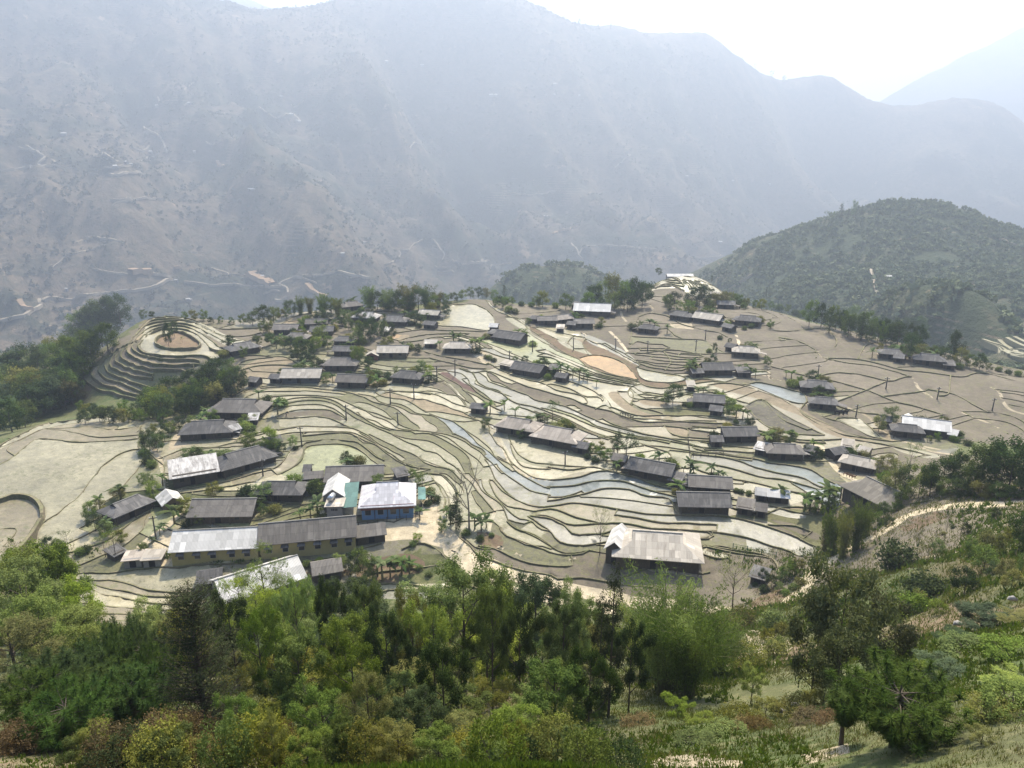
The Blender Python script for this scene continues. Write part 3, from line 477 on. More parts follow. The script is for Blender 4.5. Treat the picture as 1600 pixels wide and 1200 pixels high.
def build_ground():
    allp = [smooth_px(l[0]) for l in LINES] + [smooth_px(r[0]) for r in ROADS]
    cat = hit(np.concatenate(allp)); k = 0; W = []
    for p in allp: W.append(cat[k:k + len(p)]); k += len(p)
    nl = len(LINES); lines = []
    for P, L in zip(W[:nl], LINES):
        # drop stretches that jump across a silhouette
        cut = np.where(np.hypot(*np.diff(P[:, :2], axis=0).T) > 25)[0]; segs = np.split(P, cut + 1)
        for s_ in segs:
            if len(s_) < 2: continue
            q = resample(s_, 1.4); 
            if len(q) > 3:
                wob = np.stack([vnoise(q[:, 0] * .35 + 9, q[:, 1] * .35), vnoise(q[:, 0] * .35, q[:, 1] * .35 + 50)], 1) * .22; q = q + wob
            lines.append([q, L])
    # minor banks: fine contour-following lines wherever a wide field is still empty
    gq = np.random.default_rng(8); x0, y0, st_ = -230., 118., 3.0; GX, GY = np.meshgrid(np.arange(x0, 300, st_), np.arange(y0, 345, st_)); ZZ = (Hb(np.stack([GX.ravel(), GY.ravel()], 1)) + .55 * fbm(GX.ravel() * .03, GY.ravel() * .04, 3)).reshape(GX.shape); dZy, dZx = np.gradient(ZZ, st_)
    nof = [np.array([tuple(p[:2]) for p in hit(np.array(f, float))]) for f, kd in FIELDS + YARDS if kd not in ('brown', 'tan', 'mud', 'stub', 'garden', 'dark')]; zw = hit(np.array(ZONE, float))[:, :2]
    okg = inpoly(np.stack([GX.ravel(), GY.ravel()], 1), [tuple(p) for p in zw])
    for f in nof: okg &= ~inpoly(np.stack([GX.ravel(), GY.ravel()], 1), [tuple(p) for p in f])
    okg = okg.reshape(GX.shape); allq = [np.concatenate([l[0] for l in lines])]; stp = ([], .075, .05, .25, 0)
    for P in W[nl:]: allq.append(resample(P, 1.4))
    allq = np.concatenate(allq); bw = hit(np.array(BZONE, float))[:, :2]; bzg = inpoly(np.stack([GX.ravel(), GY.ravel()], 1), [tuple(p) for p in bw]).reshape(GX.shape)
    def gi(p): return int(round((p[1] - y0) / st_)), int(round((p[0] - x0) / st_))
    cand = np.argwhere(okg); gq.shuffle(cand); made = 0
    for j, i in cand:
        p0 = np.array([x0 + i * st_, y0 + j * st_]) + gq.uniform(-1.4, 1.4, 2); sep = 5.6 if bzg[j, i] or p0[1] > 215 else 2.1
        if np.abs(allq - p0).max(1).min() < sep: continue
        br = []
        for sg in (1, -1):
            p = p0.copy(); L_ = [p.copy()]
            for k_ in range(26):
                a, b = gi(p)
                if not (0 <= a < okg.shape[0] and 0 <= b < okg.shape[1]) or not okg[a, b]: break
                g_ = np.array([dZx[a, b], dZy[a, b]]); t = np.array([-g_[1], g_[0]]) / (np.hypot(*g_) + 1e-9) * sg; p = p + t * 1.5
                if np.hypot(*(allq - p).T).min() < sep * .42: L_.append(p.copy()); break
                L_.append(p.copy())
            br.append(np.array(L_))
        q = np.r_[br[1][::-1], br[0][1:]]
        if len(q) < 7: continue
        q[1:-1] = (q[:-2] + q[1:-1] * 2 + q[2:]) / 4; q[1:-1] = (q[:-2] + q[1:-1] * 2 + q[2:]) / 4; lines.append([q, stp]); allq = np.r_[allq, q]; made += 1
    print('minor banks', made)
    # run loose ends on to the next line
    sa = np.concatenate([q[:-1] for q, L in lines]); sb = np.concatenate([q[1:] for q, L in lines]); sid = np.concatenate([np.full(len(q) - 1, i) for i, (q, L) in enumerate(lines)])
    for i, (q, L) in enumerate(lines):
        ok = sid != i; A_, B_ = sa[ok], sb[ok]; closed = np.hypot(*(q[0] - q[-1])) < 2
        for e in (0, -1):
            if closed: break
            p = q[e]; k3 = min(4, len(q) - 1); t = p - (q[k3] if e == 0 else q[-1 - k3]); t = t / (np.hypot(*t) + 1e-9)
            dd = B_ - A_; den = t[0] * dd[:, 1] - t[1] * dd[:, 0]; den = np.where(abs(den) < 1e-9, 1e-9, den); w_ = A_ - p
            tt = (w_[:, 0] * dd[:, 1] - w_[:, 1] * dd[:, 0]) / den; uu = (w_[:, 0] * t[1] - w_[:, 1] * t[0]) / den
            hitm = (uu >= 0) & (uu <= 1) & (tt > -.5) & (tt < 9); tgt = None
            near = A_ + np.clip(((p - A_) * dd).sum(1) / ((dd ** 2).sum(1) + 1e-9), 0, 1)[:, None] * dd; dn_ = np.hypot(*(near - p).T); j = dn_.argmin()
            if dn_[j] < 3.5: tgt = near[j] + (near[j] - p) * .08
            elif hitm.any(): j = np.where(hitm, tt, 99).argmin(); tgt = p + t * (tt[j] + .15)
            if tgt is not None:
                n_ = max(1, int(np.hypot(*(tgt - p)) / 1.4)); ex = p + (tgt - p) * (np.arange(1, n_ + 1) / n_)[:, None]
                q = np.r_[ex[::-1], q] if e == 0 else np.r_[q, ex]
        lines[i][0] = q
    V, Ed, vs = [], [], []
    def add(q, s):
        b = len(V); V.extend(map(tuple, q)); Ed.extend((b + i, b + i + 1) for i in range(len(q) - 1)); vs.extend([s] * len(q))
    for q, L in lines: add(q, L[1])
    roads = []
    for P, Rd in zip(W[nl:], ROADS):
        q = resample(P, 1.2); t = np.gradient(q, axis=0); t /= np.hypot(*t.T)[:, None] + 1e-9; nn = np.stack([-t[:, 1], t[:, 0]], 1)
        hw = Rd[1] / 2 * (1 + .18 * vnoise(q[:, 0] * .2, q[:, 1] * .2)); roads.append((q, Rd[1] / 2, Rd[2], hw))
        add(q + nn * hw[:, None], 0); add(q - nn * hw[:, None], 0)
    yards = []
    for poly, kd in FIELDS + YARDS:
        P = hit(np.array(poly + [poly[0]], float)); q = resample(P, 1.5); yards.append((q, kd)); add(q, 0)
    gx, gy = np.meshgrid(np.arange(-290, 330, 3.6), np.arange(120, 440, 3.6)); g1 = np.stack([gx.ravel(), gy.ravel()], 1)
    gx, gy = np.meshgrid(np.arange(-150, 200, 1.7), np.arange(-14, 120, 1.7)); g2 = np.stack([gx.ravel(), gy.ravel()], 1)
    g2 = g2[(g2[:, 0] > -12 - g2[:, 1] * .8) & (g2[:, 0] < 16 + g2[:, 1] * .85)]
    g = np.concatenate([g1, g2]); g = g + RNG.uniform(-.35, .35, g.shape) * np.where(g[:, 1:] > 119, 2.5, 1.0)
    nb = len(V); V.extend(map(tuple, g)); vs.extend([0] * len(g))
    vo, eo, fo, ov, oe, of = delaunay_2d_cdt([Vector(p) for p in V], Ed, [], 0, 1e-3, True)
    xy = np.array([(p.x, p.y) for p in vo]); F = np.array([list(f) for f in fo], np.int32)
    sv = np.array([max([vs[j] for j in l], default=.15) if l else .15 for l in ov])
    con = set((min(a, b), max(a, b)) for (a, b), l in zip(eo, oe) if l)
    onl = np.zeros(len(xy), bool)
    for a, b in con: onl[a] = onl[b] = True
    # flood regions
    em = {}
    for fi, f in enumerate(F):
        for a, b in ((f[0], f[1]), (f[1], f[2]), (f[2], f[0])):
            k = (min(a, b), max(a, b))
            if k not in con: em.setdefault(k, []).append(fi)
    adj = [[] for _ in F]
    for l in em.values():
        if len(l) == 2: adj[l[0]].append(l[1]); adj[l[1]].append(l[0])
    reg = -np.ones(len(F), int); nr = 0
    for i in range(len(F)):
        if reg[i] >= 0: continue
        st = [i]; reg[i] = nr
        while st:
            c = st.pop()
            for j in adj[c]:
                if reg[j] < 0: reg[j] = nr; st.append(j)
        nr += 1
    tri = xy[F]; cen = tri.mean(1); ar = .5 * np.abs((tri[:, 1, 0] - tri[:, 0, 0]) * (tri[:, 2, 1] - tri[:, 0, 1]) - (tri[:, 2, 0] - tri[:, 0, 0]) * (tri[:, 1, 1] - tri[:, 0, 1]))
    zb = Hb(xy)
    ra = np.bincount(reg, ar, nr); rc = np.stack([np.bincount(reg, ar * cen[:, i], nr) for i in (0, 1)], 1) / np.maximum(ra, 1e-6)[:, None]
    cz = zb[F].mean(1); cpx = pix(np.c_[cen, cz]); rpx = pix(np.c_[rc, Hb(rc)])
    inz = inpoly(cpx, ZONE); rin = np.bincount(reg, ar * inz, nr) / np.maximum(ra, 1e-6); rb = inpoly(rpx, BZONE)
    kn = np.random.default_rng(21); kinds = [None] * nr
    for r in range(nr):
        if ra[r] > 1500 or rin[r] < .5: kinds[r] = None
        elif rb[r]: kinds[r] = 'brown'
        elif rpx[r, 0] < 440 and rpx[r, 1] < 625 and rpx[r, 1] > 500: kinds[r] = kn.choice(['tan', 'brown', 'mud', 'cream'] if rpx[r, 1] < 545 else ['olive', 'olive', 'brown', 'tan'])
        elif rpx[r, 1] < 545: kinds[r] = kn.choice(['brown', 'mud', 'brown', 'tan', 'cream'])
        elif rpx[r, 0] > 1190: kinds[r] = kn.choice(['brown', 'brown', 'tan', 'mud', 'olive'])
        else: kinds[r] = kn.choice(['water', 'mud', 'stub', 'stub', 'grey', 'cream', 'olive', 'water'])
    Sw = hit([(a, b) for a, b, _ in SEEDS]); big = {}
    for P, (u, v, kd) in zip(Sw, SEEDS):
        d = np.hypot(*(cen - P[:2]).T); near = np.argsort(d)[:12]; r = None
        for f in near:
            a, b, c = xy[F[f]]; cr = lambda p, q: (q[0] - p[0]) * (P[1] - p[1]) - (q[1] - p[1]) * (P[0] - p[0])
            s_ = [cr(a, b), cr(b, c), cr(c, a)]
            if min(s_) >= -1e-6 or max(s_) <= 1e-6: r = reg[f]; break
        if r is None: continue
        if ra[r] < 1500 and rin[r] > .3: kinds[r] = kd
        else: big.setdefault(r, []).append((f, kd))
    fk = {}
    import heapq
    for r, l in big.items():           # wide open ground: nearest traced colour along the surface
        hq = [(0.0, f, kd) for f, kd in l]; seen = set()
        while hq:
            d, f, kd = heapq.heappop(hq)
            if f in seen or d > (30 if kd == 'brown' else 3): continue
            seen.add(f); fk[f] = kd
            for g_ in adj[f]:
                if g_ not in seen: heapq.heappush(hq, (d + float(np.hypot(*(cen[f] - cen[g_]))), g_, kd))
    col = np.zeros((len(F), 3)); stub = np.zeros(len(F)); rgh = np.zeros(len(F)); jit = kn.normal(1, .085, nr)
    bzf = inpoly(cpx, BZONE); nzf = fbm(cen[:, 0] * .07, cen[:, 1] * .12, 3)
    for f in range(len(F)):
        kd = kinds[reg[f]] or fk.get(f) or ('brown' if inz[f] and (cpx[f, 1] < 560 or bzf[f]) else ('olive' if nzf[f] > -.05 else 'mud') if inz[f] else ('grass' if cz[f] < -60 or cen[f, 1] > 150 else 'hill'))
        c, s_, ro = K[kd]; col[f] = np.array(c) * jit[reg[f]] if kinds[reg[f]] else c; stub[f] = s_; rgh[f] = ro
    ALB = .47; col *= ALB; dflt = np.array([kinds[reg[f]] is None and f not in fk for f in range(len(F))]); Xc = xy[F.ravel()]; cc = np.repeat(col, 3, 0)
    bl = np.clip(fbm(Xc[:, 0] * .09, Xc[:, 1] * .14, 4) * 2.2 + .45, 0, 1)[:, None]; dm = np.repeat(dflt & inz & ~((cpx[:, 1] < 560) | bzf), 3); cc[dm] = (bl * np.array([.155, .15, .085]) + (1 - bl) * np.array([.34, .30, .21]))[dm] * ALB
    # a patchy hillside: soil where noise says so
    hs = np.repeat(dflt & ~inz, 3); nz = fbm(Xc[:, 0] * .06, Xc[:, 1] * .06, 5); t = np.clip((nz - .2) / .25, 0, 1)[:, None]; gz3 = np.clip(fbm(Xc[:, 0] * .2 + 5, Xc[:, 1] * .2, 4) * 1.8 + .5, 0, 1)[:, None]
    base = np.array([.062, .082, .022]) * gz3 + np.array([.085, .088, .034]) * (1 - gz3); cc[hs] = (base * (1 - t) + np.array([.14, .10, .06]) * t)[hs]
    def setk(mask, kd): cc[np.repeat(mask, 3)] = np.array(K[kd][0]) * ALB; stub[mask] = K[kd][1]; rgh[mask] = K[kd][2]
    for q, kd in yards: setk(inpoly(cen, [tuple(p) for p in q]), kd)
    for q, hw, kd, hws in roads[::-1]:
        lo, hi = q.min(0) - 4, q.max(0) + 4; c = np.where((cen > lo).all(1) & (cen < hi).all(1))[0]
        if not len(c): continue
        D = np.hypot(cen[c, None, 0] - q[None, :, 0], cen[c, None, 1] - q[None, :, 1]); j = D.argmin(1)
        mk = np.zeros(len(F), bool); mk[c[D[np.arange(len(c)), j] < hws[j] * 1.02]] = True; setk(mk, kd)
    isl = inpoly(cpx, [(v[0] / 4, 440 + v[1] / 4) for v in [(975,375),(1000,350),(1060,335),(1095,318),(1140,325),(1200,355),(1245,385),(1252,405),(1230,422),(1160,432),(1080,432),(1000,415),(972,392)]])
    # split vertices per region and lift / drop each side of an edge
    gx_ = (Hb(xy + [.8, 0]) - Hb(xy - [.8, 0])) / 1.6; gy_ = (Hb(xy + [0, .8]) - Hb(xy - [0, .8])) / 1.6; gn = np.hypot(gx_, gy_) + 1e-6
    G = np.stack([gx_, gy_], 1) / gn[:, None]
    key = F.astype(np.int64) * (nr + 1) + np.where(onl[F], reg[:, None], nr)
    uk, inv = np.unique(key.ravel(), return_inverse=True); inv = inv.ravel(); vi = (uk // (nr + 1)).astype(int)
    dsum = np.zeros((len(uk), 2)); np.add.at(dsum, inv, (np.repeat(cen, 3, 0) - xy[F.ravel()])); dn = dsum / (np.hypot(*dsum.T)[:, None] + 1e-9)
    off = np.where(onl[vi], sv[vi] * np.clip(2 * (dn * G[vi]).sum(1), -1, 1), 0)
    Z = zb[vi] + off; X = xy[vi]
    near = np.clip((118 - X[:, 1]) / 30, 0, 1) * (~onl[vi]); Z += near * (.5 * fbm(X[:, 0] * .12, X[:, 1] * .12, 4) + .18 * fbm(X[:, 0] * .7, X[:, 1] * .7, 2))
    VV = np.c_[X, Z]; FF = inv.reshape(-1, 3)
    t0 = xy[F]; cw = (t0[:, 1, 0] - t0[:, 0, 0]) * (t0[:, 2, 1] - t0[:, 0, 1]) - (t0[:, 2, 0] - t0[:, 0, 0]) * (t0[:, 1, 1] - t0[:, 0, 1]) < 0
    FF[cw] = FF[cw][:, ::-1]
    lc = np.c_[cc, np.ones(len(cc))]
    me = mesh_np('ground', VV, FF, ground_material(), False, {'col': ('CORNER', 'FLOAT_COLOR', lc), 'stub': ('CORNER', 'FLOAT', np.repeat(stub, 3)), 'rgh': ('CORNER', 'FLOAT', np.repeat(rgh, 3))})
    sm = np.array([onl[f].sum() < 1 for f in F]); me.polygons.foreach_set('use_smooth', np.ones(len(F), bool))
    link('ground', me, kind='structure')
    # bunds
    BV, BF, BC = [], [], []; nb = 0
    for q, L in lines:
        if len(q) < 3: continue
        s, h, wd = L[1:4]; t = np.gradient(q, axis=0); t /= np.hypot(*t.T)[:, None] + 1e-9; nn = np.stack([-t[:, 1], t[:, 0]], 1)
        z = Hb(q); gx1 = (Hb(q + [.8, 0]) - Hb(q - [.8, 0])) / 1.6; gy1 = (Hb(q + [0, .8]) - Hb(q - [0, .8])) / 1.6; gg = np.stack([gx1, gy1], 1); gg /= np.hypot(*gg.T)[:, None] + 1e-6
        c = np.clip(2 * (nn * gg).sum(1), -1, 1); zl = z + s * c; zr = z - s * c; top = np.maximum(zl, zr) + h * (1 + .35 * vnoise(q[:, 0] * .9, q[:, 1] * .9))
        w_ = wd * (1 + .3 * vnoise(q[:, 0] * .5 + 4, q[:, 1] * .5)) / 2
        prof = [(1.25, zl - .15), (.6, top), (-.6, top - .02), (-1.25, zr - .15)]
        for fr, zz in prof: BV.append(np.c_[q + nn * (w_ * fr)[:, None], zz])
        m = len(q); i = np.arange(m - 1); hgt = (top - np.minimum(zl, zr)); up = c > 0
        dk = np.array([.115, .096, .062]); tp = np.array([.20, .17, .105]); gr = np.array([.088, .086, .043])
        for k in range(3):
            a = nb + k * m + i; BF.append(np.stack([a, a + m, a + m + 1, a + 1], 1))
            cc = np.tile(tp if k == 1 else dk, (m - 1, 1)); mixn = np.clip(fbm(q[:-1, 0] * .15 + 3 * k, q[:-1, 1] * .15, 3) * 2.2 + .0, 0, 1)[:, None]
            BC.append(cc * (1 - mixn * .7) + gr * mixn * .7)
        nb += 4 * m
    BV = np.concatenate(BV); BF = np.concatenate(BF); BC = np.concatenate(BC)
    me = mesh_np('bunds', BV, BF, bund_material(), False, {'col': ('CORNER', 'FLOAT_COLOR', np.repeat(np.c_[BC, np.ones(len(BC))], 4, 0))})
    link('terrain_bunds', me, kind='structure')
    return len(F), nr
import time as _t
_t0 = _t.time(); print('GROUND', build_ground(), round(_t.time() - _t0, 1), 's')
# ------------------------------------------------------------------ far slopes
class Grid:
    def __init__(self, x0, x1, y0, y1, st, fn):
        self.x = np.arange(x0, x1 + st, st); self.y = np.arange(y0, y1 + st, st); self.st = st; X, Y = np.meshgrid(self.x, self.y); self.X, self.Y = X, Y
        self.Z = fn(X.ravel(), Y.ravel()).reshape(X.shape)
    def z(self, x, y):
        fx = (np.asarray(x) - self.x[0]) / self.st; fy = (np.asarray(y) - self.y[0]) / self.st; ok = (fx >= 0) & (fy >= 0) & (fx < len(self.x) - 1.01) & (fy < len(self.y) - 1.01)
        fx = np.clip(fx, 0, len(self.x) - 1.01); fy = np.clip(fy, 0, len(self.y) - 1.01); i = fx.astype(int); j = fy.astype(int); a = fx - i; b = fy - j; Z = self.Z
        r = Z[j, i] * (1 - a) * (1 - b) + Z[j, i + 1] * a * (1 - b) + Z[j + 1, i] * (1 - a) * b + Z[j + 1, i + 1] * a * b
        return np.where(ok, r, -9e3)
    def mesh(self, name, m):
        h, w_ = self.X.shape; V = np.stack([self.X.ravel(), self.Y.ravel(), self.Z.ravel()], 1); i, j = np.meshgrid(np.arange(w_ - 1), np.arange(h - 1)); a = (j * w_ + i).ravel()
        return link(name, mesh_np(name, V, np.stack([a, a + 1, a + w_ + 1, a + w_], 1), m, True), kind='structure')
def ctrl(pts): p = np.array(pts, float); return [tuple(r * y) for r, y in zip(rays(p[:, :2]), p[:, 2])]
# main mountain: pixel and distance
RIDGE = [(-150,-190,2600),(0,-130,2700),(150,-80,2750),(250,-38,2850),(340,1,2950),(390,12,3000),(430,15,3000),(480,10,3000),(520,0,3000),(580,-14,3000),(640,-26,3000),(720,-22,3000),(800,-6,3050),(830,6,3100),(870,27,3150),(905,38,3200),(960,42,3250),(1000,50,3300),(1050,52,3300),(1105,56,3300),(1140,81,3350),(1180,106,3400),(1230,132,3500),
         (1300,166,3450),(1370,177,3450),(1430,171,3450),(1480,158,3500),(1520,155,3500),(1560,165,3500),(1600,192,3500),(1700,232,3500),(1850,262,3500)]
MB = ctrl(RIDGE) + ctrl([(0,100,2150),(150,150,2050),(300,200,2150),(450,150,2350),(600,150,2500),(700,200,2750),(800,150,2700),(950,150,2850),(1050,200,2900),(1180,220,3050),(1300,270,3350),(1450,260,3150),(1600,290,3100),
     (0,300,1600),(150,320,1550),(300,330,1650),(450,300,1850),(600,280,2100),(650,330,2050),(720,310,2450),(760,350,2350),(850,300,2300),(950,300,2450),(1080,320,2600),(1200,340,2800),(1350,330,2850),
     (0,430,1320),(0,520,1180),(120,470,1260),(250,440,1400),(400,430,1500),(420,480,1380),(560,430,1600),(640,400,1750),(700,430,1850),(780,400,1950),(900,390,1950),(1000,380,2050),(1100,390,2100),(1120,420,2000),(0,580,1060)])
for (u, v, y) in RIDGE:                       # behind the crest the land falls again
    r = rays([(u, v)])[0]; P = r * y; MB += [(P[0] + r[0] * 500, P[1] + 500, P[2] - 260), (P[0] + r[0] * 1100, P[1] + 1100, P[2] - 700)]
MB += [(-900,800,-470),(-300,850,-480),(300,1100,-500),(900,1500,-520),(1600,2000,-520),(-1500,900,-420),(2600,2400,-500)]
Hm = RBF(MB, 140.0)
def main_h(X, Y):
    z = Hm(np.stack([X, Y], 1)); c_, s_ = math.cos(.62), math.sin(.62)
    a = X * c_ + Y * s_; b = -X * s_ + Y * c_            # spurs run obliquely down the slope
    wx = 90 * fbm(X / 500., Y / 500., 3); r = ridged((a + wx) / 420., b / 1500. + 5, 5); r2 = ridged((X - wx) / 170., (Y + wx) / 330. + 9, 4)
    crest = np.full(len(X), 1.0); rp = np.array(ctrl(RIDGE)); yr = np.interp(X, rp[:, 0], rp[:, 1]); crest = np.clip((yr - Y) / 700., .10, 1)
    return z + crest * (165 * (r - .35) + 62 * (r2 - .3)) + 10 * fbm(X / 40., Y / 40., 3)
GM = Grid(-2700, 4300, 640, 4900, 13, main_h)
# wooded hill on the right and the small knob before the gorge
HB = ctrl([(1040,450,1060),(1090,426,1040),(1150,397,1000),(1200,377,980),(1260,356,950),(1300,340,930),(1340,327,910),(1380,318,890),(1440,318,870),(1500,328,860),(1540,347,850),(1600,368,840),(1700,410,830),(1850,470,820),
   (1120,440,900),(1200,440,800),(1300,420,760),(1400,400,740),(1500,400,720),(1600,420,680),(1700,450,660),(1180,480,700),(1280,480,620),(1370,480,580),(1450,470,600),(1500,470,580),(1600,470,560),(1500,520,440),(1560,500,480),(1400,520,470),(1640,560,400),(1540,545,370),(1620,590,350)])
for (u, v, y) in [(1040,450,1060),(1150,397,1000),(1260,356,950),(1340,327,910),(1440,318,870),(1540,347,850),(1600,368,840),(1850,470,820)]:
    r = rays([(u, v)])[0]; P = r * y; HB += [(P[0] + 30, P[1] + 200, P[2] - 120), (P[0] + 60, P[1] + 480, P[2] - 380)]
HB += [(100,700,-330),(150,500,-260),(230,420,-200),(120,900,-380),(330,400,-170),(900,300,-60),(500,300,-110)]
Hh = RBF(HB, 45.0)
def hill_h(X, Y):
    z = Hh(np.stack([X, Y], 1)); r = ridged(X / 130., Y / 190., 4); return z + 9 * (r - .3) + 2.5 * fbm(X / 16., Y / 16., 3)
GH = Grid(110, 1150, 330, 1350, 7, hill_h)
NB = ctrl([(770,450,900),(800,437,920),(840,426,930),(880,420,930),(920,424,930),(950,440,940),(985,450,960),(860,460,820),(800,470,830),(930,470,820)])
for x, y, z in NB[:7]: NB.append((x, y + 160, z - 130))
NB += [(-250,900,-330),(300,950,-330),(0,700,-300),(100,650,-320),(-100,1200,-420),(250,1150,-420)]
Hn = RBF(NB, 40.0)
GN = Grid(-260, 320, 640, 1200, 8, lambda X, Y: Hn(np.stack([X, Y], 1)) + 8 * (ridged(X / 110., Y / 150., 4) - .3))
LB = ctrl([(-80,560,560),(0,556,600),(60,556,640),(110,560,660),(0,590,520),(60,600,520),(-80,620,480)]); LB += [(x, y + 160, z - 120) for x, y, z in LB[:4]] + [(-260,330,-170),(-120,500,-240),(-500,350,-180),(-100,700,-330)]
Hl = RBF(LB, 30.0)
GL = Grid(-700, -60, 330, 860, 8, lambda X, Y: Hl(np.stack([X, Y], 1)) + 4 * (ridged(X / 70., Y / 90., 4) - .3))
# distant ranges
def far_range(name, pts, drop, seed):
    P = np.array(ctrl(pts)); xs = np.linspace(P[0, 0], P[-1, 0], 160); zr = np.interp(xs, P[:, 0], P[:, 2]); yr = np.interp(xs, P[:, 0], P[:, 1]); n = 30; V = []
    for j in range(n + 1):
        t = j / n; yy = yr - drop * 1.6 * (1 - t) if j <= n * .8 else yr - drop * 1.6 * .2 + (t - .8) * drop * 3; zz = zr - drop * np.abs(t - .8) * 1.1
        zz = zz + 60 * ridged(xs / 700. + seed, yy / 900., 4) * min(1, abs(t - .8) * 5) + 12 * fbm(xs / 120., yy / 120., 3); V.append(np.stack([xs, yy, zz], 1))
    V = np.concatenate(V); i, j = np.meshgrid(np.arange(159), np.arange(n)); a = (j * 160 + i).ravel()
    link(name, mesh_np(name, V, np.stack([a, a + 1, a + 161, a + 160], 1), MM, True), kind='structure')

def slope_material(name, forest, dry, scrub, s, amt):
    m, n, b = mat(name, .95, .1); co = objco(n)
    g = n.nodes.new('ShaderNodeNewGeometry'); sep = n.nodes.new('ShaderNodeSeparateXYZ'); n.links.new(g.outputs['Position'], sep.inputs[0])
    big = noise(n, .0022 * s, 8, .62, co); med = noise(n, .011 * s, 8, .68, co); fin = noise(n, .06 * s, 6, .7, co)
    t = math_(n, 'ADD', math_(n, 'MULTIPLY', big, .5), math_(n, 'MULTIPLY', med, .5))
    col = mix(n, ramp(n, t, [(.45 + amt, 0.), (.52 + amt, 1.)]), forest, dry); col = mix(n, ramp(n, fin, [(.42, 0.), (.62, .8)]), col, scrub)
    # dug-out plots following the contours
    wv = nd(n, 'ShaderNodeTexWave'); wv.wave_type = 'BANDS'; wv.bands_direction = 'Z'; wv.inputs['Scale'].default_value = .045 * s ** .5; wv.inputs['Distortion'].default_value = 3.0; wv.inputs['Detail'].default_value = 3; wv.inputs['Detail Scale'].default_value = .02; n.links.new(co, wv.inputs['Vector'])
    pm = ramp(n, noise(n, .0075 * s, 6, .7, co), [(.57, 0.), (.64, 1.)]); st = ramp(n, wv.outputs[0], [(.72, 0.), (.86, 1.)])
    col = mix(n, math_(n, 'MULTIPLY', math_(n, 'MULTIPLY', pm, st), .7), col, (.24, .19, .13))
    e = ramp(n, noise(n, .013 * s, 7, .7, co), [(.63, 0.), (.68, .8)]); col = mix(n, e, col, (.32, .23, .15))
    n.links.new(col, b.inputs['Base Color']); bump(n, b, fin, 1.0, 9.0); return m
MM = slope_material('mountain_slope', (.032, .042, .028), (.15, .115, .08), (.055, .055, .038), 1.0, .0)
MH = slope_material('wooded_slope', (.065, .085, .045), (.16, .15, .09), (.09, .11, .06), 3.2, .06)
GM.mesh('mountain', MM); GH.mesh('wooded_hill', MH); GN.mesh('lower_hill', MH); GL.mesh('valley_slope', MH)
far_range('far_mountain', [(1150,330,5900),(1250,235,5900),(1330,165,5900),(1400,125,5900),(1460,95,5900),(1510,72,5900),(1545,55,5900),(1575,46,5900),(1600,52,5900),(1640,80,5900),(1700,110,5900),(1800,150,5900)], 1300, 3)
far_range('far_ridge', [(250,-40,5200),(320,-8,5200),(350,-1,5200),(375,3,5200),(395,9,5200),(415,14,5200),(440,22,5200),(520,40,5200),(650,80,5200)], 900, 8)
def gmarch(u, v, grids=None):
    r = rays([(u, v)])[0]; ys = np.geomspace(340, 5500, 2600); s = np.max([g.z(r[0] * ys, ys) for g in (grids or (GM, GH, GN, GL))], 0); k = np.where(r[2] * ys < s)[0]
    if not len(k): return None
    return r * ys[k[0]]
def gz(x, y): return max(float(g.z(np.array([x]), np.array([y]))[0]) for g in (GM, GH, GN, GL))
def far_road(c, wd, s, name='mountain_road', m=None):
    ox, oy, k = CR[c]; a = [float(t) for t in s.split()]; p = smooth_px([(ox + x / k, oy + y / k) for x, y in zip(a[::2], a[1::2])], 6); P = [gmarch(u, v) for u, v in p]; P = np.array([q for q in P if q is not None])
    if len(P) < 2: return
    cut = np.where(np.hypot(*np.diff(P[:, :2], axis=0).T) > 160)[0]
    V, Fc = [], []
    for sg in np.split(P, cut + 1):
        if len(sg) < 2: continue
        q = resample(sg, 6.0)
        if len(q) < 3: continue
        t = np.gradient(q, axis=0); t /= np.hypot(*t.T)[:, None] + 1e-9; nn = np.stack([-t[:, 1], t[:, 0]], 1); w_ = wd * .62 * (1 + .35 * vnoise(q[:, 0] * .02, q[:, 1] * .02)); base = len(V); L, Rr_ = q + nn * w_[:, None], q - nn * w_[:, None]
        zc = np.array([max(gz(*x) for x in (l, r_, c_)) for l, r_, c_ in zip(L, Rr_, q)]) + 1.2
        for X_, dz in ((L, -wd * .5 - 3), (L, 0), (Rr_, 0), (Rr_, -wd * .5 - 3)): V.extend([(x[0], x[1], z + dz) for x, z in zip(X_, zc)])
        m_ = len(q)
        for k_ in range(3):
            for i in range(m_ - 1): Fc.append((base + k_ * m_ + i, base + (k_ + 1) * m_ + i, base + (k_ + 1) * m_ + i + 1, base + k_ * m_ + i + 1))
    if Fc: link(name, mesh_np(name, V, np.array(Fc), m or MR), kind='structure')
MR, n_, b_ = mat('cut_earth', .95, .1); n_.links.new(mix(n_, noise(n_, .02, 4, .6, objco(n_)), (.22, .18, .13), (.37, .32, .24)), b_.inputs['Base Color'])
MO, n_, b_ = mat('raw_earth', .95, .1); n_.links.new(mix(n_, noise(n_, .03, 5, .7, objco(n_)), (.22, .15, .09), (.40, .28, .18)), b_.inputs['Base Color'])
CR['Y1'] = (0,340,4); CR['Y2'] = (380,340,4); CR['Y3'] = (780,330,4); CR['Y4'] = (1200,300,3.75); CR['Y5'] = (0,100,4)
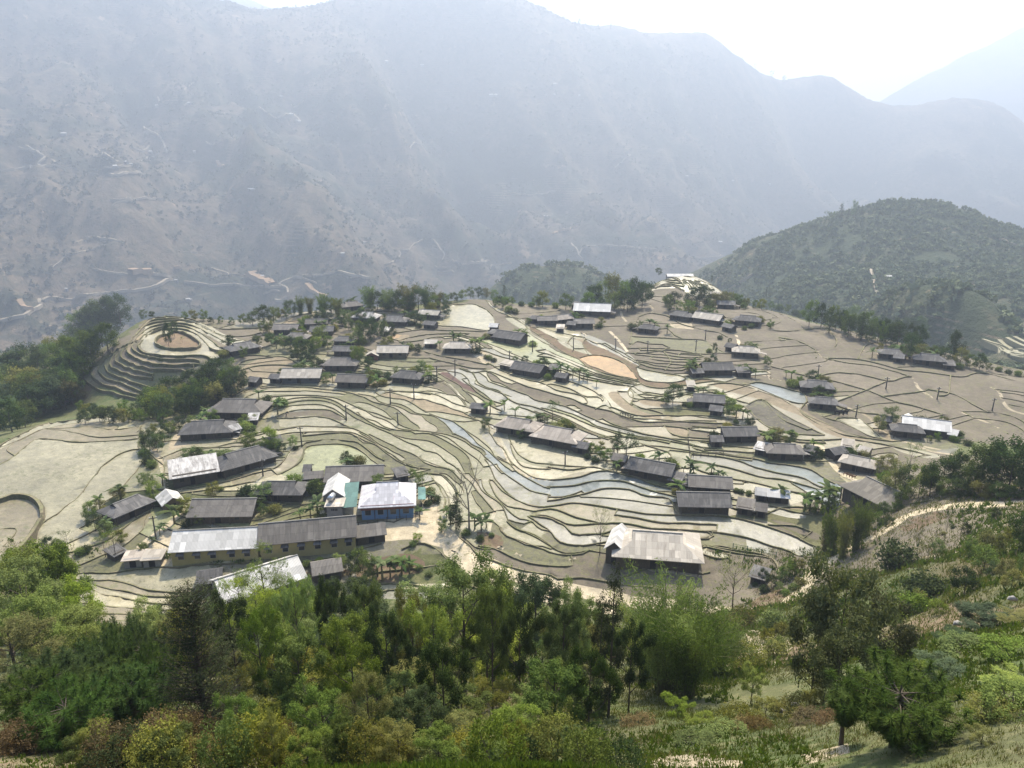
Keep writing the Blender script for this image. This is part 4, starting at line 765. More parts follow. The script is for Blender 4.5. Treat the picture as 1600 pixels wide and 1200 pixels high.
for c, wd, s in [('Y1',4.5,'-60 670 0 655 130 622 210 585 262 555 245 535 300 505 380 515 460 515 540 487 640 480 760 468 900 455 980 432 1040 400 1085 383 1010 372 960 360'),('Y1',2.5,'580 325 650 340 720 352 800 358'),('Y1',3,'320 318 370 285 415 237 500 222 600 195 660 168'),
   ('Y1',3.5,'1150 405 1240 412 1320 428 1420 422 1500 424 1600 436'),('Y2',3.5,'0 425 90 432 180 438 240 432 225 415 300 380 380 366 500 360 590 337 660 356 740 375 800 385'),('Y2',3,'240 432 275 445 280 475'),('Y2',2.5,'880 296 940 280 985 235 975 210 1030 205 1060 175 1120 143'),('Y2',2.5,'1185 138 1210 165 1235 205 1258 235 1242 268'),
   ('Y2',3,'1340 292 1400 298 1470 290 1540 270'),('Y2',2,'1200 303 1300 305'),('Y2',2,'1215 345 1320 348'),('Y2',2,'130 478 230 468'),('Y2',4,'200 520 280 508'),('Y2',2,'310 372 380 385 460 415'),('Y3',3,'450 205 485 240 500 280 525 303'),('Y3',4,'500 272 520 235 570 220 650 217 750 223 850 228 1000 245'),
   ('Y3',2.5,'1150 282 1240 296 1340 290 1420 278'),('Y3',3,'1440 497 1490 460 1540 430 1580 400'),('Y4',1.8,'600 460 620 520 632 580 650 618'),('Y4',4,'1360 278 1400 298 1450 312 1500 330'),('Y5',3,'0 672 100 660 210 640 300 640 440 650'),('Y5',3,'160 520 250 565 330 600 345 625'),
   ('Y5',2.5,'650 652 740 652 820 640'),('Y5',4,'690 700 780 695 880 685'),('Y5',3,'580 518 640 555 700 590 740 612'),('Y5',3,'690 852 850 848 1030 848'),('Y5',2.5,'700 888 860 888'),('Y5',3,'1150 165 1190 135 1215 115'),('Y5',4,'990 215 1000 255'),('Y5',4,'1150 265 1220 265'),('Y5',4,'820 515 930 512'),('Y5',2,'870 610 930 590 990 570 985 548'),
   ('Y5',2,'1050 605 1150 612 1250 625'),('Y5',3,'1290 500 1400 490'),('Y1',2,'1100 215 1180 218 1270 222'),('X',3,'455 165 475 160'),('X',2.5,'640 235 668 238'),('X',3,'405 168 430 185 455 178 470 190'),('X',3,'30 232 70 245 60 258 100 262'),('X',3,'225 200 250 215 262 240'),('X',3,'785 300 830 305 870 300'),('X',2.5,'960 265 975 250 985 243'),('X',3,'700 410 760 415 800 412'),('X',2.5,'1000 345 1040 352 1075 350'),('X',3,'330 420 370 430 400 427'),('X',3,'120 380 150 372 190 378')]: far_road(c, wd, s)
for c, wd, s in [('Y1',14,'815 352 870 345 950 345'),('Y2',14,'40 365 90 385 140 405 190 418'),('Y2',10,'400 425 440 465 480 490 530 512'),('Y2',16,'870 375 950 360'),('Y2',9,'820 320 860 305'),('Y1',9,'120 520 160 570 200 590'),('Y3',7,'330 140 400 125 480 105'),('Y1',5,'1090 320 1140 320'),('X',6,'340 255 350 262')]: far_road(c, wd, s, 'earth_cutting', MO)

MC, n_, b_ = mat('pale_paddy', .6, .2); n_.links.new(mix(n_, noise(n_, .2, 4, .6, objco(n_)), (.16, .15, .08), (.30, .27, .17)), b_.inputs['Base Color'])
for i in range(9): a = i * 7.5; far_road('X', 1.6, '%.1f %.1f %.1f %.1f %.1f %.1f' % (1534 + a * .75, 541 + a * .12 - max(0, 3 - i), 1560 + a * .8, 543 + a * .55, 1612 + a * .3, 560 + a * .15), 'terraced_slope', MC) if i < 6 else far_road('X', 1.6, '%.1f %.1f %.1f %.1f' % (1560 + (i - 6) * 12, 536 - (i - 6) * 3, 1612, 552 - (i - 6) * 5), 'terraced_slope', MC)
# woods on the far slopes: leaf clumps too many to count
LEAF_ATTR = 'tint'
def clump_cloud(name, P, rad, leaf, nleaf, m, seed, label=None):
    g = np.random.default_rng(seed); n = len(P); c = np.repeat(P, nleaf, 0); rr_ = np.repeat(rad, nleaf)
    d = g.normal(size=(n * nleaf, 3)); d /= np.linalg.norm(d, axis=1)[:, None]; d[:, 2] = np.abs(d[:, 2]) * 1.2 - .2
    c = c + d * rr_[:, None] * g.uniform(.6, 1.05, (len(c), 1)); nrm = d + g.normal(size=d.shape) * .55; nrm /= np.linalg.norm(nrm, axis=1)[:, None]
    t = np.cross(nrm, g.normal(size=d.shape)); t /= np.linalg.norm(t, axis=1)[:, None]; b = np.cross(nrm, t); sz = (leaf * g.uniform(.6, 1.3, len(c)) * rr_ / rad.mean())[:, None]
    V = np.stack([c - t * sz - b * sz * .6, c + t * sz - b * sz * .5, c + b * sz], 1).reshape(-1, 3); tn = np.repeat(np.repeat(g.uniform(0, 1, n), nleaf) * .7 + g.uniform(0, .3, n * nleaf), 3)
    return mesh_np(name, V, np.arange(len(V)).reshape(-1, 3), m, False, {'tint': ('POINT', 'FLOAT', tn)})
def leaf_mat(name, lo, hi, trans=.25, inst=.25):
    m = bpy.data.materials.new(name); m.use_nodes = True; n = m.node_tree; n.nodes.clear(); out = n.nodes.new('ShaderNodeOutputMaterial')
    a = nd(n, 'ShaderNodeAttribute', attribute_name='tint').outputs['Fac']; col = mix(n, a, lo, hi); oi = n.nodes.new('ShaderNodeObjectInfo')
    hs = n.nodes.new('ShaderNodeHueSaturation'); n.links.new(col, hs.inputs['Color'])
    for k_, (c0, c1) in {'Hue': (.5 - .016 * inst * 4, .5 + .015 * inst * 4), 'Value': (1 - inst * 1.1, 1 + inst), 'Saturation': (.8, 1.08)}.items():
        mp = nd(n, 'ShaderNodeMapRange'); mp.inputs['To Min'].default_value = c0; mp.inputs['To Max'].default_value = c1
        src = math_(n, 'FRACT', math_(n, 'MULTIPLY', oi.outputs['Random'], {'Hue': 7.3, 'Value': 3.1, 'Saturation': 13.7}[k_])); n.links.new(src, mp.inputs['Value']); n.links.new(mp.outputs[0], hs.inputs[k_])
    d = nd(n, 'ShaderNodeBsdfDiffuse'); t = nd(n, 'ShaderNodeBsdfTranslucent'); mx = nd(n, 'ShaderNodeMixShader'); mx.inputs[0].default_value = trans
    n.links.new(hs.outputs[0], d.inputs[0]); n.links.new(mix(n, 1., hs.outputs[0], (1.25, 1.3, .7), 'MULTIPLY'), t.inputs[0]); n.links.new(d.outputs[0], mx.inputs[1]); n.links.new(t.outputs[0], mx.inputs[2]); n.links.new(mx.outputs[0], out.inputs[0]); return m
ML_MT = leaf_mat('mountain_foliage', (.064, .070, .052), (.10, .097, .072), .1, 0)
ML_FAR = leaf_mat('far_foliage', (.075, .098, .055), (.175, .19, .105), .1, 0)
g = np.random.default_rng(5)
def scatter(G_, n, x0, x1, y0, y1, thr, sc_, seed, rlo, rhi):
    g = np.random.default_rng(seed); x = g.uniform(x0, x1, n); y = g.uniform(y0, y1, n); k = fbm(x / sc_, y / sc_, 4) > thr; x, y = x[k], y[k]; z = G_.z(x, y); p = pix(np.stack([x, y, z], 1))
    k = (p[:, 0] > -60) & (p[:, 0] < 1660) & (p[:, 1] < 620) & (z > -2000); r = g.uniform(rlo, rhi, k.sum()); return np.stack([x, y, z + 0], 1)[k] + np.stack([0 * r, 0 * r, r * .45], 1), r
P_, r_ = scatter(GH, 34000, 115, 1140, 340, 1000, -.34, 45., 1, 1.0, 3.4); k_ = ~inpoly(pix(P_), [(1528,552),(1540,535),(1620,515),(1630,575),(1560,572)]); P_, r_ = P_[k_], r_[k_]; link('hill_woods', clump_cloud('hill_woods', P_, r_, 1.05, 18, ML_FAR, 1), kind='stuff', label='dense dark green woods covering the rounded hill on the right')
P_, r_ = scatter(GN, 2200, -250, 310, 650, 1000, -.3, 60., 2, 2.5, 5); link('knob_woods', clump_cloud('knob_woods', P_, r_, 1.6, 18, ML_FAR, 2), kind='stuff', label='dark woods on the low hill behind the village rim')
P_, r_ = scatter(GL, 1800, -690, -70, 340, 700, -.15, 50., 3, 2, 4); link('valley_woods', clump_cloud('valley_woods', P_, r_, 1.4, 18, ML_FAR, 3), kind='stuff', label='scrub woods on the low valley slope at far left')
P_, r_ = scatter(GM, 46000, -2200, 2800, 1000, 3200, -.2, 90., 4, 2.5, 6); link('mountain_woods', clump_cloud('mountain_woods', P_, r_, 2.6, 8, ML_MT, 4), kind='stuff', label='patches of woods across the hazy mountainside')
# ------------------------------------------------------------------ plants
def tube(path, rad, n=6, cap=True):
    path = np.asarray(path, float); rad = np.asarray(rad, float); m = len(path); t = np.gradient(path, axis=0); t /= np.linalg.norm(t, axis=1)[:, None] + 1e-9
    ref = np.array([.3, .9, .1]); a = np.cross(t, ref); a /= np.linalg.norm(a, axis=1)[:, None] + 1e-9; b = np.cross(t, a); th = np.arange(n) * 2 * math.pi / n
    V = path[:, None] + rad[:, None, None] * (np.cos(th)[None, :, None] * a[:, None] + np.sin(th)[None, :, None] * b[:, None]); V = V.reshape(-1, 3)
    i, j = np.meshgrid(np.arange(n), np.arange(m - 1)); q = (j * n + i).ravel(); q2 = (j * n + (i + 1) % n).ravel()
    return V, np.stack([q, q2, q2 + n, q + n], 1)
class Geo:
    def __init__(s): s.V, s.F, s.n = [], [], 0
    def add(s, V, F): s.V.append(V); s.F.append(np.asarray(F) + s.n); s.n += len(V)
    def mesh(s, name, m, smooth=True):
        by = {}
        for f in s.F: by.setdefault(f.shape[1], []).append(f)
        return mesh_np(name, np.concatenate(s.V), [np.concatenate(v) for v in by.values()], m, smooth)
def bark(name, c0, c1):
    m, n, b = mat(name, .95, .1); n.links.new(mix(n, noise(n, 3, 4, .7, objco(n)), c0, c1), b.inputs['Base Color']); return m
M_BARK = bark('bark', (.045, .035, .025), (.12, .10, .08)); M_BARKL = bark('pale_bark', (.12, .10, .075), (.26, .23, .18))
def leaves(C, size, g, aspect=.45, up=.5, droop=0, out=None):
    """one leaf per row of C: a folded rhombus; returns V, F"""
    n = len(C); nr = g.normal(size=(n, 3)); nr[:, 2] = np.abs(nr[:, 2]) + up
    if out is not None: nr += out * .8
    nr /= np.linalg.norm(nr, axis=1)[:, None]; t = np.cross(nr, g.normal(size=(n, 3))); t /= np.linalg.norm(t, axis=1)[:, None]; t[:, 2] -= droop; t /= np.linalg.norm(t, axis=1)[:, None]
    b = np.cross(nr, t); s = (size * g.uniform(.6, 1.35, n))[:, None]
    V = np.stack([C - t * s * .5, C + b * s * aspect * .5, C + t * s * .5, C - b * s * aspect * .5], 1).reshape(-1, 3)
    return V, np.arange(4 * n).reshape(-1, 4)
def crown_mesh(name, C, size, g, m, tint, **kw):
    V, Fq = leaves(C, size, g, **kw); return mesh_np(name, V, Fq, m, False, {'tint': ('POINT', 'FLOAT', np.repeat(tint, 4))})
def tree_proto(seed, H=10., R_=3., base=.3, limbs=9, lobes=3, ntw=300, nl=12, leaf=.35, lrad=.9, m=None, mb=None, tr=.16, spread=.42, gap=0., flat=.8, open_=False, lean=.4):
    """a tapered trunk with limbs and twigs; leaf clusters sit on the twigs of uneven lobes"""
    g = np.random.default_rng(seed); T = Geo(); k = 7; hh = np.linspace(0, H * .86, k); wx = np.cumsum(g.normal(0, .10 * lean, k)) * H * .06; wy = np.cumsum(g.normal(0, .10 * lean, k)) * H * .06
    tp = np.stack([wx, wy, hh], 1); T.add(*tube(tp, tr * H / 10 * np.linspace(1.15, .25, k) ** 1.0, 7)); P, TN, OUT = [], [], []
    ends = []
    for i in range(limbs):
        f = base + (1 - base) * (i + g.uniform(0, .8)) / limbs; z0 = np.interp(f * H * .86, hh, hh); p0 = np.array([np.interp(z0, hh, wx), np.interp(z0, hh, wy), z0]); az = i * 2.4 + g.uniform(-.5, .5)
        prof = math.sin(math.pi * min(1, (f - base) / (1 - base) * .75 + .22)) ** .7; L = R_ * prof * g.uniform(.7, 1.15); rise = (spread + .5 * f) * L * g.uniform(.6, 1.2); d = np.array([math.cos(az), math.sin(az), 0])
        p1 = p0 + d * L * .5 + np.array([0, 0, rise * .35]); p2 = p0 + d * L + np.array([0, 0, rise]) + g.normal(0, .1, 3) * L; r0 = tr * H / 10 * (1.1 - .75 * f) * .55
        T.add(*tube([p0, p1, p2], [r0, r0 * .6, r0 * .2], 5)); ends.append((p2, L)); ends.append((p1 * .6 + p2 * .4 + g.normal(0, .12, 3) * L, L * .8))
        for q in range(3):
            a2 = az + g.uniform(-1.2, 1.2); s_ = p1 + (p2 - p1) * g.uniform(.1, .7); e_ = s_ + np.array([math.cos(a2), math.sin(a2), g.uniform(.2, .8)]) * L * .45; T.add(*tube([s_, (s_ + e_) / 2 + [0, 0, .1], e_], [r0 * .4, r0 * .25, r0 * .1], 4)); ends.append((e_, L * .7))
    top = tp[-1] + [0, 0, H * .05]; ends.append((top, R_ * .7)); E = np.array([e[0] for e in ends]); W = np.array([e[1] for e in ends]); keep = g.random(len(E)) > gap; E, W = E[keep], W[keep]
    idx = g.choice(len(E), ntw, p=W / W.sum()); off = g.normal(size=(ntw, 3)); off /= np.linalg.norm(off, axis=1)[:, None]; off *= (g.uniform(.25, 1, (ntw, 1)) ** .6) * (lrad * (.5 + .5 * W[idx] / R_))[:, None]; off[:, 2] *= flat
    tw = E[idx] + off; tb = g.uniform(0, 1, ntw); C = np.repeat(tw, nl, 0) + g.normal(0, leaf * .75, (ntw * nl, 3)); o = np.repeat(off / (np.linalg.norm(off, axis=1)[:, None] + 1e-6), nl, 0)
    tn = np.clip(np.repeat(tb, nl) * .6 + g.uniform(0, .4, len(C)), 0, 1); C[:, 2] = np.maximum(C[:, 2], .15 * H * base)
    hmax = C[:, 2].max(); return T.mesh('trunk', mb or M_BARK), crown_mesh('crown', C, leaf, g, m, tn, out=o), hmax, max(abs(C[:, 0]).max(), abs(C[:, 1]).max())
def conifer_proto(seed, H=10., R_=2., whorl=22, m=None, needle=.3, nper=26, tr=.14, shape=1.0, base=.08, up=.35):
    g = np.random.default_rng(seed); T = Geo(); T.add(*tube([(0, 0, 0), (.05, .03, H * .5), (0, 0, H)], [tr * H / 10, tr * .6 * H / 10, .02], 7)); C, O = [], []
    for i in range(whorl):
        f = base + (1 - base) * i / whorl; z = f * H
        for j in range(6):
            az = g.uniform(0, 6.28); L = R_ * (1 - f) ** shape * g.uniform(.65, 1.15) + .12 * R_; d = np.array([math.cos(az), math.sin(az), up]); p0 = np.array([0, 0, z]); p1 = p0 + d * L
            T.add(*tube([p0, (p0 + p1) / 2 - [0, 0, .05 * L], p1], [.03 * H / 10, .02, .01], 4)); t = g.uniform(.2, 1.05, nper); q = p0 + (p1 - p0) * t[:, None] + g.normal(0, .09 * R_, (nper, 3)); C.append(q); O.append(np.tile(d, (nper, 1)))
    C = np.concatenate(C); O = np.concatenate(O); tn = np.clip(fbm(C[:, 0] * 1.3 + seed, C[:, 2] * 1.3, 2) * .8 + .5 + g.uniform(-.2, .2, len(C)), 0, 1); return T.mesh('trunk', M_BARK), crown_mesh('crown', C, needle, g, m, tn, aspect=.3, out=O, up=.1), C[:, 2].max(), R_
def pine_proto(seed, H=6., R_=2., m=None, tufts=70, needle=.32, per=90, lo=.3):
    """young long-needled pine: upright shoots carrying brushes of thin needles"""
    g = np.random.default_rng(seed); T = Geo(); T.add(*tube([(0, 0, 0), (.08, 0, H * .4), (0, .05, H * .9)], [.11 * H / 6, .07 * H / 6, .02], 7)); V, Fc, TN = [], [], []; nb = 0
    for i in range(tufts):
        f = lo + (1 - lo) * (i + .5) / tufts; az = i * 2.4 + g.uniform(-.3, .3); L = R_ * math.sin(math.pi * min(1, .15 + .85 * (1 - f) / (1 - lo))) ** .6 * g.uniform(.45, 1.1); p0 = np.array([0, 0, f * H * .8]); d = np.array([math.cos(az), math.sin(az), 0]); p1 = p0 + d * L + np.array([0, 0, L * .35])
        p2 = p1 + np.array([d[0] * .1, d[1] * .1, .55 + .3 * g.random()]) * H / 7; T.add(*tube([p0, p1, p2], [.03, .02, .01], 4)); t = g.uniform(0, 1, per); q = np.where((t < .45)[:, None], p0 + (p1 - p0) * (.45 + t[:, None] * 1.2), p1 + (p2 - p1) * ((t - .45) / .55)[:, None])
        nd_ = g.normal(size=(per, 3)); nd_ /= np.linalg.norm(nd_, axis=1)[:, None]; nd_[:, 2] += .55; nd_ /= np.linalg.norm(nd_, axis=1)[:, None]; sd_ = np.cross(nd_, g.normal(size=(per, 3))); sd_ /= np.linalg.norm(sd_, axis=1)[:, None]; ln_ = needle * g.uniform(.7, 1.3, (per, 1)); w_ = .017 * H / 6
        V.append(np.stack([q - sd_ * w_, q + sd_ * w_, q + nd_ * ln_], 1).reshape(-1, 3)); TN.append(np.repeat(np.clip(g.uniform(0, 1) * .6 + g.uniform(0, .4, per), 0, 1), 3))
    V = np.concatenate(V); return T.mesh('trunk', M_BARK), mesh_np('crown', V, np.arange(len(V)).reshape(-1, 3), m, False, {'tint': ('POINT', 'FLOAT', np.concatenate(TN))}), V[:, 2].max(), R_
def bamboo_proto(seed, H=10., culms=26, R_=2.2, m=None, nl=420, leaf=.3, arch=.35, mb=None, lo=.35):
    g = np.random.default_rng(seed); T = Geo(); C = []
    for i in range(culms):
        az = g.uniform(0, 6.28); r0 = g.uniform(0, .22) * R_; d = np.array([math.cos(az), math.sin(az), 0]); h = H * g.uniform(.7, 1.0); t = np.linspace(0, 1, 8); bend = arch * h * g.uniform(.3, 1.1) * t ** 2.4; P = d[None] * (r0 + bend)[:, None] * np.array([1, 1, 0]) + np.stack([0 * t, 0 * t, h * (t - .12 * t ** 4)], 1)
        T.add(*tube(P, .045 * H / 10 * np.linspace(1, .25, 8), 5)); tt = g.uniform(lo, 1, nl); q = np.stack([np.interp(tt, t, P[:, k_]) for k_ in range(3)], 1); sp = (.10 + .22 * np.sin(np.pi * tt)) * R_; q = q + g.normal(size=(nl, 3)) * sp[:, None] * .5; q[:, 2] -= np.abs(g.normal(0, .12, nl)) * R_; C.append(q)
    C = np.concatenate(C); tn = np.clip(.5 + fbm(C[:, 0] * .8 + seed, C[:, 2] * .8, 2) * .7 + g.uniform(-.25, .25, len(C)), 0, 1); return T.mesh('culms', mb or M_CULM), crown_mesh('crown', C, leaf, g, m, tn, aspect=.2, droop=.9, up=.2), C[:, 2].max(), R_
def banana_proto(seed, H=4., n=9, m=None):
    g = np.random.default_rng(seed); T = Geo(); T.add(*tube([(0, 0, 0), (.03, 0, H * .3), (.05, .02, H * .55)], [.16, .13, .09], 7)); V, Fc, TN = [], [], []; nb = 0
    for i in range(n):
        az = i * 2.4 + g.uniform(-.3, .3); el = g.uniform(.5, 1.35); L = H * g.uniform(.42, .6); t = np.linspace(0, 1, 8); d = np.array([math.cos(az), math.sin(az)]); x = L * math.cos(el) * t + L * .25 * t ** 2; z = H * .55 + L * math.sin(el) * t - L * g.uniform(.35, .85) * t ** 2.2
        wd = .34 * H / 4 * np.sin(np.pi * (.08 + .9 * t)) ** .6 * (1 + .15 * g.normal(size=8)); c = np.stack([x * d[0], x * d[1], z], 1); sd_ = np.array([-d[1], d[0], 0]); fold = -.28 * wd
        for s_ in (-1, 1):
            a = c; b = c + sd_ * s_ * wd[:, None] + np.stack([0 * t, 0 * t, fold], 1); V.append(np.concatenate([a, b])); k_ = np.arange(7); Fc.append(np.stack([k_, k_ + 1, k_ + 9, k_ + 8], 1) + nb); nb += 16; TN.append(np.full(16, g.uniform(0, 1)))
    V = np.concatenate(V); return T.mesh('stem', M_STEM), mesh_np('fronds', V, np.concatenate(Fc), m, False, {'tint': ('POINT', 'FLOAT', np.concatenate(TN))}), V[:, 2].max(), H * .6
def shrub_proto(seed, H=2., R_=1.3, n=160, nl=9, leaf=.22, m=None):
    g = np.random.default_rng(seed); T = Geo(); tw = g.normal(size=(n, 3)); tw /= np.linalg.norm(tw, axis=1)[:, None]; tw *= g.uniform(.4, 1, (n, 1)) ** .5; tw = tw * [R_, R_, H * .5] * (1 + .35 * fbm(tw[:, 0] * 2 + seed, tw[:, 1] * 2, 2))[:, None] + [0, 0, H * .52]; tw[:, 2] = np.maximum(tw[:, 2], .1)
    for i in range(6): e = tw[g.integers(n)]; T.add(*tube([(0, 0, 0), e * .5 + [0, 0, .05], e], [.035, .025, .01], 4))
    C = np.repeat(tw, nl, 0) + g.normal(0, leaf * .8, (n * nl, 3)); tn = np.clip(np.repeat(g.uniform(0, 1, n), nl) * .6 + g.uniform(0, .4, len(C)), 0, 1); return T.mesh('stems', M_BARK), crown_mesh('foliage', C, leaf, g, m, tn), C[:, 2].max(), R_
def bare_proto(seed, H=10., R_=3., mb=None, depth=3):
    g = np.random.default_rng(seed); T = Geo(); tops = []
    def br(p, d, L, r, k_):
        q = p + d * L * .5 + g.normal(0, .04, 3) * L; e = p + d * L + g.normal(0, .07, 3) * L; T.add(*tube([p, q, e], [r, r * .8, r * .55], 5)); tops.append(e[2])
        if k_ == 0: return
        for i in range(3 if k_ > 1 else 4):
            a = g.normal(size=3); a -= d * a.dot(d); a /= np.linalg.norm(a); nd_ = d * .75 + a * g.uniform(.5, .9); nd_[2] += .15; nd_ /= np.linalg.norm(nd_); br(p + (e - p) * g.uniform(.45, 1), nd_, L * g.uniform(.5, .75), r * .5, k_ - 1)
    br(np.zeros(3), np.array([0, 0, 1.]), H * .5, .14 * H / 10, depth); br(np.array([0, 0, H * .42]), np.array([.08, .05, 1.]), H * .35, .08 * H / 10, depth - 1); return T.mesh('trunk', mb or M_BARKL), None, max(tops), R_
M_CULM = bark('culm', (.09, .10, .04), (.20, .19, .09)); M_STEM = bark('banana_stem', (.10, .09, .04), (.20, .17, .09))
LM = {'dark': leaf_mat('leaf_dark', (0.025, 0.041, 0.013), (0.070, 0.099, 0.030)), 'green': leaf_mat('leaf_green', (0.054, 0.086, 0.016), (0.155, 0.200, 0.042)), 'bright': leaf_mat('leaf_bright', (0.098, 0.148, 0.021), (0.261, 0.305, 0.059)), 'yellow': leaf_mat('leaf_yellow', (.095, .120, .024), (.20, .225, .055)),
      'blue': leaf_mat('leaf_bluish', (0.046, 0.070, 0.033), (0.116, 0.152, 0.075)), 'brown': leaf_mat('leaf_brown', (.075, .052, .022), (.17, .12, .05)), 'needle': leaf_mat('leaf_needle', (0.034, 0.067, 0.018), (0.109, 0.160, 0.043)), 'conif': leaf_mat('leaf_conifer', (0.019, 0.026, 0.011), (0.062, 0.070, 0.027)), 'banana': leaf_mat('leaf_banana', (.045, .075, .022), (.12, .15, .055)), 'gloss': leaf_mat('leaf_broad', (0.043, 0.058, 0.018), (0.132, 0.138, 0.056)), 'olive': leaf_mat('leaf_olive', (0.088, 0.096, 0.021), (0.214, 0.200, 0.046))}
PR = {}
def proto(k, f, *a, **kw): PR[k] = f(*a, **kw)
# middle distance (leaf clumps larger), then near trees
for i, (c, sd_) in enumerate([('dark', 1), ('green', 2), ('bright', 3), ('olive', 4), ('blue', 5), ('dark', 6), ('green', 7), ('brown', 8)]):
    proto('m_%s%d' % (c, i), tree_proto, 40 + sd_, H=10, R_=3.4, base=.12, limbs=10, ntw=430, nl=9, leaf=.46, lrad=1.6, m=LM[c], gap=.12, flat=.85)
proto('m_tall', tree_proto, 61, H=10, R_=2.2, base=.35, limbs=9, ntw=170, nl=8, leaf=.32, lrad=.8, m=LM['green'], gap=.2, tr=.12)
proto('m_open', tree_proto, 62, H=10, R_=3.9, base=.45, limbs=10, ntw=230, nl=9, leaf=.40, lrad=.95, m=LM['dark'], gap=.25, tr=.24, spread=.7)
proto('m_yel', tree_proto, 63, H=10, R_=3.6, base=.32, limbs=14, ntw=420, nl=6, leaf=.17, lrad=1.2, m=LM['yellow'], gap=.05, tr=.17, spread=.8)
proto('m_sparse', tree_proto, 64, H=10, R_=3.0, base=.4, limbs=10, ntw=150, nl=5, leaf=.3, lrad=.9, m=LM['green'], gap=.25, tr=.13, spread=.8)
proto('m_sap', tree_proto, 65, H=6, R_=1.5, base=.45, limbs=6, ntw=50, nl=8, leaf=.28, lrad=.6, m=LM['green'], gap=.2, tr=.13)
for i in range(2): proto('m_con%d' % i, conifer_proto, 70 + i, H=10, R_=2.3, whorl=14, m=LM['dark'], needle=.55, nper=9, shape=.6, base=.12)
for i in range(3): proto('m_ban%d' % i, banana_proto, 75 + i, m=LM['banana'])
for i, c in enumerate(['green', 'dark', 'bright', 'olive', 'brown']): proto('m_shr%d' % i, shrub_proto, 80 + i, m=LM[c], leaf=.3)
for i in range(2): proto('m_bam%d' % i, bamboo_proto, 90 + i, H=9, culms=22, R_=3.0, m=LM['olive' if i else 'green'], nl=150, leaf=.55, arch=.3, lo=.05)
proto('m_bare', bare_proto, 95); proto('m_bare1', bare_proto, 96, mb=M_BARK)
proto('n_column', conifer_proto, 100, H=16, R_=2.3, whorl=54, m=LM['conif'], needle=.17, nper=56, shape=.35, base=.02, up=.9)
for i, (c, sd_, R_, lf, ntw, gp) in enumerate([('green', 1, 3.4, .19, 1500, .1), ('bright', 2, 3.2, .17, 1250, .2), ('dark', 3, 3.6, .18, 1700, .08), ('olive', 4, 3.3, .14, 1500, .1), ('blue', 5, 3.0, .20, 1400, .12), ('yellow', 6, 3.4, .14, 1600, .1), ('green', 7, 3.8, .17, 1500, .22)]):
    proto('n_%s%d' % (c, i), tree_proto, 110 + sd_, H=10, R_=R_, base=.30, limbs=13, ntw=ntw, nl=13, leaf=lf * 1.15, lrad=.95, m=LM[c], gap=gp + .12, tr=.19, spread=.6)
proto('n_fine', tree_proto, 121, H=10, R_=3.5, base=.3, limbs=16, ntw=2000, nl=12, leaf=.105, lrad=.95, m=LM['bright'], gap=.28, tr=.14, spread=.65)
proto('n_gloss', tree_proto, 122, H=10, R_=3.3, base=.25, limbs=15, ntw=620, nl=11, leaf=.34, lrad=1.0, m=LM['gloss'], gap=.12, tr=.11, spread=.55)
proto('n_vine', tree_proto, 123, H=13, R_=1.3, base=.12, limbs=18, ntw=900, nl=12, leaf=.16, lrad=.8, m=LM['conif'], gap=.05, tr=.13, spread=.4)
for i in range(2): proto('n_bam%d' % i, bamboo_proto, 130 + i, H=11, culms=34, R_=3.0, m=LM['green' if i else 'bright'], nl=620, leaf=.26, arch=.36, lo=.25)
proto('n_bamstem', bamboo_proto, 133, H=9, culms=44, R_=3.0, m=LM['olive'], nl=90, leaf=.26, arch=.25, lo=.2)
for i in range(2): proto('n_pine%d' % i, pine_proto, 140 + i, H=5, R_=1.9, m=LM['needle'], tufts=110, per=190, needle=.34, lo=.25)
proto('n_thinpine', pine_proto, 143, H=6, R_=.55, m=LM['needle'], tufts=46, per=130, needle=.3, lo=.45)
for i, c in enumerate(['green', 'brown', 'bright', 'olive', 'blue', 'dark']): proto('n_shr%d' % i, shrub_proto, 150 + i, m=LM[c], n=420, nl=11, leaf=.12, H=2.2, R_=1.4)

NAMES = {'ban': 'banana_plant', 'shr': 'shrub', 'bam': 'bamboo_clump', 'con': 'conifer_tree', 'col': 'conifer_tree', 'pin': 'pine_tree', 'thi': 'pine_tree', 'bar': 'bare_tree', 'sap': 'sapling'}
CATS = {'banana_plant': 'banana plant', 'shrub': 'shrub', 'bamboo_clump': 'bamboo', 'conifer_tree': 'tree', 'pine_tree': 'pine tree', 'bare_tree': 'tree', 'sapling': 'sapling', 'broadleaf_tree': 'tree', 'woodland_tree': 'tree', 'crest_tree': 'tree', 'bush': 'bush'}
GN_ = np.random.default_rng(99)
def put(k, P, h, w=None, label=None, group=None, rot=None, sink=.15):
    tm, cm, ph, pr = PR[k]; s = h / ph; ws = s if w is None else w / 2 / pr; nm = NAMES.get(k.split('_')[1][:3], 'broadleaf_tree' if k[0] == 'm' else 'woodland_tree')
    if nm == 'broadleaf_tree' and h < 3.6: nm = 'bush'
    if sink > 1: nm = 'crest_tree'
    e = bpy.data.objects.new(nm, None); COL.objects.link(e); e.empty_display_size = .2; e.location = (P[0], P[1], P[2] - sink); e.rotation_euler = (0, 0, GN_.uniform(0, 6.28) if rot is None else rot); e.scale = (ws, ws, s)
    e['category'] = CATS[nm]; e['label'] = label or 'plant'
    if group: e['group'] = group
    for me in (tm, cm):
        if me: o = bpy.data.objects.new(me.name.split('.')[0], me); COL.objects.link(o); o.parent = e
    return e
